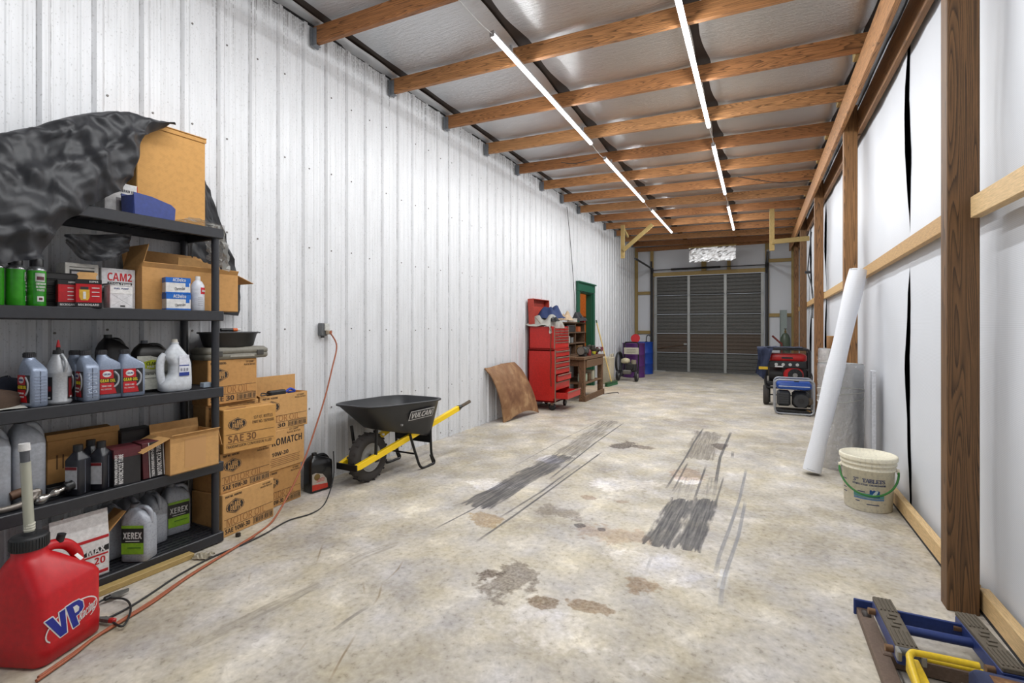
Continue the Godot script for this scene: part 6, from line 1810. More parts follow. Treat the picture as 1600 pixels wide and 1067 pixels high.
	heap(Vector3(-3.03, 1.41, -7.42), "blue_jacket", "navy blue jacket heaped on the grey cloth", "clothing", Vector3(0.36, 0.20, 0.56), mat("cloth_navy", rgb(44, 60, 104), 0.9, 0.0, "speckle", Vector3(6, 6, 6)), 171)
	heap(Vector3(-2.83, 1.36, -7.13), "black_glove", "black glove lying in folds of the grey cloth", "glove", Vector3(0.14, 0.06, 0.14), plain("glove_black", 30, 30, 34, 0.7), 181)

func build_bench():
	var t := thing("workbench", "rough brown timber workbench beside the red tool chest", "workbench", Vector3(-2.95, 0, -8.6))
	var wood := mat("bench_wood", rgb(124, 92, 64), 0.8, 0.0, "wood", Vector3(2.4, 0.5, 2.4))
	var zs := [0.46, -0.62]
	for zz in zs:
		for xx in [0.24, -0.24]: part(t, "leg", B.new().box(Vector3(xx, 0.36, zz), Vector3(0.09, 0.72, 0.09), 0.004), wood)
		part(t, "cross_rail", B.new().box(Vector3(0, 0.66, zz), Vector3(0.39, 0.11, 0.04), 0.003), wood)
	for k in 4: part(t, "top_plank", B.new().box(Vector3(-0.235 + 0.155 * k, 0.745, -0.08), Vector3(0.15, 0.045, 1.28), 0.003), wood)
	part(t, "apron", B.new().box(Vector3(0.295, 0.645, -0.08), Vector3(0.02, 0.13, 0.99), 0.003), wood)
	part(t, "bottom_rail", B.new().box(Vector3(0.295, 0.05, -0.08), Vector3(0.03, 0.10, 1.17), 0.003), wood)
	part(t, "lower_shelf", B.new().box(Vector3(0, 0.30, -0.08), Vector3(0.55, 0.025, 1.0), 0.003), wood)
	# rack of pigeonholes standing on the bench
	var r := thing("parts_rack", "grimy wooden parts rack stuffed with tools on workbench", "rack", Vector3(-3.12, 0.768, -8.62))
	var dk := mat("rack_wood", rgb(104, 76, 52), 0.8, 0.0, "wood", Vector3(2.4, 0.5, 2.4))
	for yy in [0.012, 0.22, 0.42, 0.60]: part(r, "shelf_board", B.new().box(Vector3(0, yy, 0), Vector3(0.24, 0.022, 1.16), 0.002), dk)
	for zz in [-0.57, -0.05, 0.57]: part(r, "upright", B.new().box(Vector3(-0.005, 0.306, zz), Vector3(0.22, 0.59, 0.022), 0.002), dk)
	part(r, "back_board", B.new().box(Vector3(-0.115, 0.306, 0), Vector3(0.01, 0.59, 1.14)), plain("rack_back", 60, 46, 36, 0.8))
	# goods in and on the rack
	var goods := [
		["parts_tin", "small white parts tin on the rack's middle board", 0.06, 0.233, 0.33, 0.10, 0.12, 0.11, [206, 206, 200]],
		["parts_tin", "dull steel parts tin beside the white one on rack", 0.06, 0.233, 0.17, 0.12, 0.10, 0.10, [128, 128, 126]],
		["orange_box", "small orange tool box on the rack's upper board", 0.06, 0.433, -0.25, 0.10, 0.10, 0.18, [186, 92, 46]],
		["dark_case", "black plastic tool case lying on rack's upper board", 0.05, 0.433, 0.25, 0.14, 0.12, 0.34, [42, 40, 40]],
		["grease_tub", "dark grease tub on the rack's lowest board", 0.05, 0.025, 0.30, 0.13, 0.14, 0.14, [52, 46, 42]],
		["brown_box", "brown cardboard parts box on the rack's lowest board", 0.04, 0.025, -0.30, 0.14, 0.15, 0.30, [140, 104, 66]],
		["red_lid_box", "bright red box on the far end of parts rack", 0.07, 0.613, -0.535, 0.10, 0.085, 0.08, [206, 40, 40]],
		["white_box", "white cardboard box on top of the parts rack", 0.06, 0.613, 0.02, 0.13, 0.07, 0.22, [208, 200, 188]]]
	for g in goods:
		var b := thing(g[0], g[1], "box", r.position + Vector3(g[2], g[3], g[4]), 0.1 * sin(g[4] * 20.0))
		var m := plain("goods_%d_%d" % [g[8][0], g[8][1]], g[8][0], g[8][1], g[8][2], 0.5)
		part(b, "body", B.new().box(Vector3(0, g[6] / 2 * 0.9, 0), Vector3(g[5], g[6] * 0.9, g[7]), 0.006), m)
		part(b, "lid", B.new().box(Vector3(0, g[6] * 0.95, 0), Vector3(g[5] + 0.006, g[6] * 0.1, g[7] + 0.006), 0.003), m)
	heap(Vector3(-3.06, 1.385, -8.93), "black_bag", "black cloth bag slumped on top of parts rack", "bag", Vector3(0.24, 0.17, 0.42), plain("bag_black", 36, 36, 42, 0.8), 191)
	heap(Vector3(-3.07, 1.385, -8.24), "tan_cloth", "pale tan cloth wadded on top of parts rack", "rag", Vector3(0.22, 0.17, 0.30), plain("tan_cloth", 206, 180, 150, 0.9), 201)
	# bench vice
	var v := thing("bench_vise", "heavy dark steel bench vise on the workbench corner", "vise", Vector3(-2.80, 0.768, -8.78), FRONT)
	var iron := mat("vise_iron", rgb(86, 82, 74), 0.45, 0.6, "speckle", Vector3(8, 8, 8))
	part(v, "base", B.new().cyl(Vector3.ZERO, Vector3(0, 0.03, 0), 0.10, 0.085, 20).box(Vector3(0, 0.06, 0), Vector3(0.10, 0.08, 0.11), 0.01), iron)
	part(v, "fixed_jaw", B.new().box(Vector3(0, 0.14, 0.0), Vector3(0.15, 0.09, 0.06), 0.012).box(Vector3(0, 0.12, -0.07), Vector3(0.07, 0.05, 0.10), 0.01), iron)
	part(v, "moving_jaw", B.new().box(Vector3(0, 0.14, 0.085), Vector3(0.15, 0.09, 0.045), 0.012).box(Vector3(0, 0.10, 0.11), Vector3(0.06, 0.06, 0.12), 0.01), iron)
	part(v, "screw", B.new().cyl(Vector3(0, 0.10, 0.16), Vector3(0, 0.10, 0.23), 0.018), iron)
	part(v, "handle_bar", B.new().cyl(Vector3(-0.09, 0.14, 0.215), Vector3(0.09, 0.06, 0.215), 0.009), plain("chrome_worn", 196, 192, 186, 0.22, 0.9))
	var gr := thing("bench_grinder", "small dark bench grinder with twin wheels on workbench", "grinder", Vector3(-2.78, 0.768, -8.38), FRONT)
	part(gr, "foot", B.new().box(Vector3(0, 0.015, 0), Vector3(0.14, 0.03, 0.12), 0.006), plain("gen_block", 50, 48, 48, 0.5))
	part(gr, "motor", B.new().cyl(Vector3(-0.07, 0.10, 0), Vector3(0.07, 0.10, 0), 0.06, -1, 20), plain("grinder_green", 62, 72, 68, 0.5))
	for s in [-1.0, 1.0]:
		part(gr, "grinding_wheel", B.new().cyl(Vector3(0.095 * s, 0.10, 0), Vector3(0.118 * s, 0.10, 0), 0.068, -1, 22), plain("stone_grey", 132, 126, 118, 0.9))
		part(gr, "wheel_guard", B.new().at(Transform3D(Basis(Vector3.BACK, -PI / 2), Vector3(0.107 * s, 0.10, 0))).lathe(Vector3.ZERO, [[0.074, -0.018], [0.078, -0.016], [0.078, 0.016], [0.074, 0.018]], 22, 1.0, 1.0, false), plain("gen_block", 50, 48, 48, 0.5))
	var ol := thing("oil_can", "dented red and black oil can on the workbench", "can", Vector3(-2.74, 0.768, -8.60), 0.0)
	part(ol, "body", B.new().lathe(Vector3.ZERO, [[0.04, 0.0], [0.042, 0.006], [0.042, 0.09], [0.02, 0.115], [0.008, 0.12]], 20), plain("can_maroon", 120, 34, 30, 0.5))
	part(ol, "spout", B.new().tube(curve([Vector3(0, 0.115, 0), Vector3(0.0, 0.16, 0.0), Vector3(0.03, 0.20, 0.03)]), 0.005, 6), plain("bracket_zinc", 172, 170, 164, 0.4, 0.6))
	var ch := thing("hanging_chain", "rusty chain hanging down the side of red tool chest", "chain", Vector3(-2.83, 0.35, -6.985))
	var lk := B.new()
	for i in 36:
		var c := Vector3(0.004 * sin(i * 0.4), 0.9 - i * 0.0245, 0.002)
		var ax := Vector3.RIGHT if i % 2 else Vector3(0, 0, 1)
		lk.tube(Array(range(8)).map(func(k): return c + ax * (0.007 * cos(TAU * k / 8)) + Vector3(0, 0.016 * sin(TAU * k / 8), 0)), 0.003, 4, true)
	part(ch, "links", lk, plain("chain_rust", 110, 78, 58, 0.6, 0.4)).set_meta("kind", "stuff")
	part(ch, "hook", B.new().tube(curve([Vector3(0, 0.91, 0.002), Vector3(0.0, 0.945, 0.0), Vector3(0.0, 0.96, -0.02), Vector3(0.0, 0.945, -0.03)]), 0.004, 6), plain("chain_rust", 110, 78, 58, 0.6, 0.4))
	var d := thing("power_drill", "yellow and black power drill lying on the workbench", "drill", Vector3(-2.80, 0.768, -9.08), 0.5)
	part(d, "body", B.new().cyl(Vector3(-0.07, 0.06, 0), Vector3(0.05, 0.06, 0), 0.034, 0.030, 14), plain("drill_yellow", 222, 212, 40, 0.4))
	part(d, "chuck", B.new().cyl(Vector3(0.05, 0.06, 0), Vector3(0.11, 0.06, 0), 0.022, 0.012, 12), plain("lid_black", 26, 26, 28, 0.4))
	part(d, "grip", B.new().box(Vector3(-0.04, 0.035, 0.06), Vector3(0.04, 0.045, 0.12), 0.012), plain("lid_black", 26, 26, 28, 0.4))
	part(d, "battery", B.new().box(Vector3(-0.035, 0.035, 0.13), Vector3(0.09, 0.06, 0.05), 0.01), plain("drill_yellow", 222, 212, 40, 0.4))
	var mr := thing("maroon_rag", "maroon shop rag hung over the workbench's far corner", "rag", Vector3(-2.70, 0.768, -9.22))
	var rows := []
	var n := noise(FastNoiseLite.TYPE_SIMPLEX_SMOOTH, 1.0, 211, 3)
	for i in 13:
		var row := []
		for j in 9:
			var v2 := i / 12.0
			var u := j / 8.0
			row.append(Vector3(0.02 + 0.03 * n.get_noise_2d(u * 4, v2 * 4) + (-0.10 if v2 < 0.3 else 0.0), (0.14 * sin(v2 / 0.3 * PI / 2) if v2 < 0.3 else 0.14 - (v2 - 0.3) * 0.12), (u - 0.5) * 0.17))
		rows.append(row)
	part(mr, "cloth", B.new().sheet(rows), plain("rag_maroon", 128, 48, 58, 0.9))
	var hb := thing("maroon_valve", "small maroon valve wheel on a stub beside workbench", "valve", Vector3(-2.80, 0.768, -9.25), 0.0)
	part(hb, "wheel", B.new().tube(Array(range(14)).map(func(i): return Vector3(0.0, 0.05 + 0.045 * cos(TAU * i / 14), 0.045 * sin(TAU * i / 14))), 0.008, 6, true), plain("valve_maroon", 116, 36, 40, 0.5))
	for a in 3: part(hb, "spoke", B.new().cyl(Vector3(0, 0.05 + 0.045 * cos(a * PI / 3), 0.045 * sin(a * PI / 3)), Vector3(0, 0.05 - 0.045 * cos(a * PI / 3), -0.045 * sin(a * PI / 3)), 0.006, -1, 6), plain("valve_maroon", 116, 36, 40, 0.5))
	for q in [["green_tin", "green and white tin on the workbench's lower shelf", -8.42, [180, 196, 170], 0.13], ["cream_tin", "cream box on the workbench's lower shelf", -8.86, [206, 200, 176], 0.16], ["rusty_tin", "rusty brown tin between boxes under the workbench", -8.64, [120, 88, 62], 0.12]]:
		var b := thing(q[0], q[1], "tin", Vector3(-2.80, 0.3135, q[2]), 0.1)
		var m := plain("tin_" + q[0], q[3][0], q[3][1], q[3][2], 0.5)
		part(b, "body", B.new().box(Vector3(0, q[4] / 2, 0), Vector3(0.14, q[4], 0.17), 0.006), m)
		part(b, "lid", B.new().box(Vector3(0, q[4] + 0.006, 0), Vector3(0.146, 0.012, 0.176), 0.004), m)
	var cd := thing("loose_cord", "short dark cord trailing on floor by the workbench", "cord", Vector3(-2.6, 0, -9.1))
	part(cd, "cable", B.new().tube(curve([Vector3(-0.1, 0.12, 0.0), Vector3(-0.05, 0.012, -0.05), Vector3(0.05, 0.008, -0.25), Vector3(0.15, 0.008, -0.40), Vector3(0.20, 0.008, -0.30)]), 0.007, 6), plain("lead_black", 36, 36, 38, 0.5))

func build_far_left():
	var t := thing("push_broom", "push broom with yellow handle and green bristle head", "broom", Vector3(-2.87, 0, -10.62))
	var dirv := Vector3(-0.24, 0, -0.62).normalized()
	part(t, "block", B.new().at(Transform3D(Basis(Vector3.UP, -0.12), Vector3(0, 0.075, 0))).box(Vector3.ZERO, Vector3(0.07, 0.03, 0.60), 0.008), plain("broom_block", 62, 96, 62, 0.7))
	var br := B.new().at(Transform3D(Basis(Vector3.UP, -0.12), Vector3(0, 0.03, 0)))
	for i in 24:
		for k in 3: br.cyl(Vector3((k - 1) * 0.028, -0.03, -0.285 + i * 0.0248), Vector3((k - 1) * 0.020, 0.032, -0.285 + i * 0.0248), 0.012, 0.009, 5)
	var bs := part(t, "bristles", br, plain("bristle_green", 58, 110, 70, 0.8))
	bs.set_meta("kind", "stuff")
	part(t, "handle", B.new().cyl(Vector3(0, 0.08, 0), Vector3(-0.345, 1.38, -0.05), 0.014), mat("handle_yellow", rgb(216, 186, 116), 0.5))
	part(t, "grip_end", B.new().cyl(Vector3(-0.345, 1.38, -0.05), Vector3(-0.362, 1.44, -0.052), 0.016), plain("grip_green", 60, 96, 70, 0.6))
	# canvas tool bag
	t = thing("canvas_bin", "worn beige bin with rope handles standing against wall", "bin", Vector3(-3.09, 0, -11.0))
	var canv := mat("canvas_beige", rgb(196, 186, 166), 0.9, 0.0, "grime", Vector3(3, 3, 3))
	part(t, "wall", B.new().loft(rings([[0.0, 0.24, 0.36, 0.05], [0.01, 0.26, 0.38, 0.06], [0.30, 0.28, 0.40, 0.06], [0.58, 0.30, 0.42, 0.06], [0.60, 0.31, 0.43, 0.06], [0.60, 0.28, 0.40, 0.06], [0.30, 0.26, 0.38, 0.06], [0.06, 0.22, 0.34, 0.05]])), canv)
	for s in [-1.0, 1.0]: part(t, "rope_handle", B.new().tube(curve([Vector3(0.10, 0.56, s * 0.16), Vector3(0.13, 0.66, s * 0.12), Vector3(0.13, 0.66, s * 0.05), Vector3(0.12, 0.56, s * 0.02)]), 0.012, 6), canv)
	# pressure washer
	t = thing("pressure_washer", "black-framed pressure washer with cream engine by purple drum", "pressure washer", Vector3(-2.76, 0, -11.85))
	var tubm := plain("frame_black", 32, 32, 34, 0.4, 0.3)
	for s in [-0.17, 0.17]: part(t, "frame_tube", B.new().tube(curve([Vector3(s, 0.12, 0.28), Vector3(s, 0.13, -0.1), Vector3(s, 0.30, -0.2), Vector3(s, 0.84, -0.22)], 5), 0.016, 8), tubm)
	part(t, "push_handle", B.new().tube(curve([Vector3(-0.17, 0.82, -0.22), Vector3(-0.16, 0.89, -0.22), Vector3(-0.10, 0.91, -0.22), Vector3(0.10, 0.91, -0.22), Vector3(0.16, 0.89, -0.22), Vector3(0.17, 0.82, -0.22)], 5), 0.016, 8), tubm)
	part(t, "panel", B.new().box(Vector3(0, 0.70, -0.20), Vector3(0.36, 0.16, 0.02), 0.006), plain("panel_cream", 206, 200, 180, 0.5))
	for k in 3: part(t, "panel_line", B.new().box(Vector3(0.0, 0.66 + 0.035 * k, -0.189), Vector3(0.22, 0.008, 0.002)), plain("panel_text", 90, 84, 76, 0.5))
	part(t, "engine", B.new().box(Vector3(0.05, 0.32, 0.02), Vector3(0.24, 0.22, 0.24), 0.03), plain("engine_dark", 48, 46, 46, 0.5))
	part(t, "fuel_tank", B.new().lathe(Vector3(-0.08, 0.40, 0.05), [[0.02, 0.0], [0.10, 0.02], [0.11, 0.06], [0.10, 0.11], [0.04, 0.14]], 20), plain("tank_cream", 206, 196, 162, 0.4))
	part(t, "air_filter", B.new().cyl(Vector3(0.12, 0.40, 0.08), Vector3(0.12, 0.50, 0.08), 0.06), plain("filter_tan", 150, 142, 122, 0.5))
	part(t, "pump", B.new().box(Vector3(-0.02, 0.21, 0.16), Vector3(0.20, 0.10, 0.10), 0.02), plain("pump_alu", 150, 146, 140, 0.4, 0.6))
	part(t, "pull_starter", B.new().cyl(Vector3(0.05, 0.33, 0.14), Vector3(0.05, 0.33, 0.17), 0.08, 0.07, 20), plain("engine_dark", 48, 46, 46, 0.5))
	for s in [-0.22, 0.22]:
		var wl := part(t, "wheel", B.new().at(Transform3D(Basis(Vector3.BACK, PI / 2), Vector3(s, 0.13, 0.22))).lathe(Vector3.ZERO, [[0.06, -0.02], [0.12, -0.03], [0.13, -0.015], [0.13, 0.015], [0.12, 0.03], [0.06, 0.02]], 24), plain("caster_black", 36, 36, 38, 0.5))
		part(wl, "hub", B.new().cyl(Vector3(s - 0.03, 0.13, 0.22), Vector3(s + 0.03, 0.13, 0.22), 0.055, -1, 16), plain("hub_grey", 150, 148, 144, 0.5))
	var hz := []
	for i in 90: hz.append(Vector3(-0.27 + 0.012 * (i % 30) / 30.0 + 0.02 * (i / 30), 0.42 + (0.24 + 0.012 * (i / 30)) * cos(TAU * i / 30), 0.05 + (0.24 + 0.012 * (i / 30)) * sin(TAU * i / 30)))
	part(t, "coiled_hose", B.new().tube(hz, 0.013, 6), plain("lead_black", 36, 36, 38, 0.5))
	# two drums
	for q in [[Vector3(-2.86, 0, -12.75), [92, 44, 112], "purple steel drum with red funnel on its lid", "drum"], [Vector3(-2.84, 0, -13.75), [24, 72, 170], "bright blue steel drum with a crook pump pipe", "drum"]]:
		t = thing("steel_drum", q[2], "drum", q[0])
		var m := mat("drum_%d" % q[1][0], rgb(q[1][0], q[1][1], q[1][2]), 0.35, 0.0, "speckle", Vector3(2, 2, 2))
		part(t, "shell", B.new().lathe(Vector3.ZERO, [[0.285, 0.0], [0.29, 0.01], [0.282, 0.02], [0.282, 0.275], [0.292, 0.29], [0.282, 0.305], [0.282, 0.565], [0.292, 0.58], [0.282, 0.595], [0.282, 0.85], [0.29, 0.86], [0.29, 0.872], [0.278, 0.872], [0.275, 0.858]], 36), m)
		part(t, "bung", B.new().cyl(Vector3(0.15, 0.858, 0.1), Vector3(0.15, 0.875, 0.1), 0.03), m)
	t = thing("red_funnel", "round red funnel standing on the purple drum", "funnel", Vector3(-2.80, 0.872, -12.70), 0.0)
	part(t, "cone", B.new().at(Transform3D(Basis(Vector3.RIGHT, PI / 2 - 0.3), Vector3(0, 0.115, 0))).lathe(Vector3.ZERO, [[0.02, -0.12], [0.025, -0.05], [0.11, 0.0], [0.115, 0.02], [0.105, 0.02]], 24), plain("funnel_red", 200, 26, 34, 0.4))
	part(t, "rim", B.new().at(Transform3D(Basis(Vector3.RIGHT, PI / 2 - 0.3), Vector3(0, 0.115, 0))).tube(Array(range(24)).map(func(i): return Vector3(0.112 * cos(TAU * i / 24), 0.02, 0.112 * sin(TAU * i / 24))), 0.006, 6, true), plain("funnel_red", 200, 26, 34, 0.4))
	t = thing("drum_pump", "dark crook-shaped pump pipe rising from the blue drum", "pump", Vector3(-2.72, 0.862, -13.68))
	part(t, "pipe", B.new().tube(curve([Vector3(0, 0, 0), Vector3(0, 0.12, 0), Vector3(0.02, 0.18, 0), Vector3(0.07, 0.20, 0), Vector3(0.11, 0.16, 0)], 6), 0.014, 8), plain("pipe_dark", 60, 62, 66, 0.4, 0.4))
	part(t, "collar", B.new().cyl(Vector3(0, 0.0, 0), Vector3(0, 0.03, 0), 0.03), plain("pipe_dark", 60, 62, 66, 0.4, 0.4))
	# timber braces that carry the door tracks
	t = thing("track_brace", "yellow lumber brace holding the door track under left rafters", "brace", Vector3(-2.70, 3.0, -10.95))
	plank(t, "upright", Vector3(0, -0.17, 0), Vector3(0, 0.575, 0), 0.085, 0.036, treated(1), Vector3.RIGHT)
	plank(t, "diagonal", Vector3(0.02, 0.0, 0.038), Vector3(0.66, 0.52, 0.038), 0.085, 0.036, treated(0))
	plank(t, "cleat", Vector3(0.0, 0.53, -0.02), Vector3(0.0, 0.40, -0.5), 0.06, 0.036, treated(0))
	t = thing("track_brace", "yellow lumber brace holding the door track by right wall", "brace", Vector3(0.25, 3.0, -10.4))
	plank(t, "upright", Vector3(0, -0.28, 0), Vector3(0, 0.505, 0), 0.085, 0.036, treated(1), Vector3.RIGHT)
	plank(t, "crosspiece", Vector3(0.0, -0.12, 0.038), Vector3(0.60, -0.10, 0.038), 0.085, 0.036, treated(0))
	# foil faced board hung over the roll-up door
	t = thing("foil_board", "crumpled silver foil sheet hanging above the roll-up door", "insulation", Vector3(-1.04, 2.98, -13.6))
	var rows := []
	var n := noise(FastNoiseLite.TYPE_SIMPLEX_SMOOTH, 1.0, 221, 3)
	for i in 13:
		var row := []
		for j in 31: row.append(Vector3((j / 30.0 - 0.5) * 1.12, i / 12.0 * 0.37 + 0.012 * sin(j * 0.9) * float(i == 0), 0.03 * n.get_noise_2d(j * 0.35, i * 0.5)))
		rows.append(row)
	part(t, "sheet", B.new().sheet(rows), cache["foil"])
	part(t, "hanger_batten", B.new().box(Vector3(0, 0.385, 0.0), Vector3(1.14, 0.03, 0.03), 0.003), treated(0))
	for x in [-0.5, 0.5]: part(t, "hanger_wire", B.new().cyl(Vector3(x, 0.40, 0), Vector3(x, 0.55, 0), 0.004, -1, 6), plain("cable_grey", 70, 66, 64, 0.6))
	t = thing("door_opener_cord", "dark cable with small clip hanging by the right wall", "cable", Vector3(0.90, 1.4, -10.6))
	part(t, "cable", B.new().tube(curve([Vector3(0, 1.65, 0.0), Vector3(-0.02, 1.2, -0.25), Vector3(-0.03, 0.95, -0.35), Vector3(0.0, 0.75, -0.2), Vector3(0.02, 0.5, 0.0), Vector3(0.02, 0.05, 0.0)]), 0.010, 6), plain("lead_black", 36, 36, 38, 0.5))
	part(t, "clip", B.new().box(Vector3(-0.03, 0.94, -0.35), Vector3(0.10, 0.05, 0.03), 0.006), plain("lead_black", 36, 36, 38, 0.5))
# ------------------------------------------------------------------ along the right wall
func build_bucket():
	var t := thing("plastic_bucket", "dirty white chlorine tablet bucket with green bail handle", "bucket", Vector3(0.715, 0, -4.31), 0.0)
	t.rotation.y = -0.12
	var pl := mat("bucket_white", rgb(226, 220, 200), 0.5, 0.0, "grime", Vector3(4, 4, 4))
	part(t, "wall", B.new().lathe(Vector3.ZERO, [[0.136, 0.0], [0.142, 0.006], [0.156, 0.285], [0.166, 0.288], [0.166, 0.300], [0.158, 0.303], [0.160, 0.320], [0.168, 0.322], [0.168, 0.334], [0.161, 0.337], [0.164, 0.350], [0.171, 0.352], [0.171, 0.366], [0.162, 0.368]], 48), pl)
	part(t, "lid", B.new().lathe(Vector3.ZERO, [[0.174, 0.355], [0.175, 0.378], [0.170, 0.384], [0.158, 0.384], [0.154, 0.374], [0.02, 0.374]], 48), pl)
	var grn := plain("bail_green", 44, 122, 48, 0.4)
	var arc := []
	for i in 25:
		var a := PI * i / 24.0
		arc.append(Vector3(-0.172 * cos(a), 0.285 - 0.155 * sin(a), 0.04 + 0.15 * sin(a)))
	part(t, "bail", B.new().tube(arc, 0.007, 8), grn)
	for s in [-1.0, 1.0]: part(t, "bail_lug", B.new().cyl(Vector3(0.162 * s, 0.285, 0.03), Vector3(0.178 * s, 0.285, 0.03), 0.018, -1, 14), pl)
	var R := func(y: float) -> float: return 0.142 + 0.0143 * (y / 0.285) * 1.0 + 0.0012
	var teal := plain("band_teal", 92, 158, 158, 0.5)
	var navy := plain("print_navy", 50, 66, 110, 0.5)
	for q in [[0.105, 0.132, teal], [0.090, 0.102, plain("band_blue", 110, 146, 186, 0.5)]]:
		var lo := []
		var hi := []
		for i in 17:
			var a := lerpf(-0.62, 0.62, i / 16.0)
			lo.append(Vector3(sin(a) * R.call(q[0]), q[0], cos(a) * R.call(q[0])))
			hi.append(Vector3(sin(a) * R.call(q[1]), q[1], cos(a) * R.call(q[1])))
		part(t, "printed_band", B.new().sheet([lo, hi]), q[2])
	# words bent round the wall, letter by letter
	for q in [["3\" TABLETS", 0.222, 0.025, 0.0, 0.195], ["STABILIZED CHLORINATOR", 0.194, 0.011, 0.0, 0.205]]:
		var words: String = q[0]
		var step: float = q[4] / words.length() / 0.154
		for i in words.length():
			if words[i] == " ": continue
			var a: float = (i - (words.length() - 1) / 2.0) * step
			var r: float = R.call(q[1])
			lettering(t, words[i], q[2], Vector3(sin(a) * r, q[1], cos(a) * r), navy, 0.0, Basis(Vector3.UP, a), true, "letter", true)
	arc_label(t, "emblem", 0.1495, 0.110, 0.170, 0.02, 0.42, plain("emblem_navy", 30, 84, 150, 0.5))
	part(t, "emblem_leaf", B.new().prism(PackedVector2Array([Vector2(-0.018, -0.02), Vector2(-0.006, 0.004), Vector2(0.012, 0.020), Vector2(0.020, 0.018), Vector2(0.014, 0.0), Vector2(0.004, -0.012)]), 0, 0.001), plain("leaf_pale", 206, 226, 226, 0.5)).transform = Transform3D(Basis(Vector3.UP, 0.22), Vector3(sin(0.22) * 0.151, 0.14, cos(0.22) * 0.151))
	for q in [[-0.45, 0.14, 0.3], [-0.55, 0.07, 0.18], [-0.1, 0.055, 0.5]]: arc_label(t, "fine_print", R.call(q[1]) + 0.0002, q[1], q[1] + 0.006, q[0], q[0] + q[2], navy)
	for k in 4: arc_label(t, "side_print", R.call(0.2 - 0.03 * k) + 0.0006, 0.2 - 0.03 * k, 0.206 - 0.03 * k, -1.25, -1.0, navy)

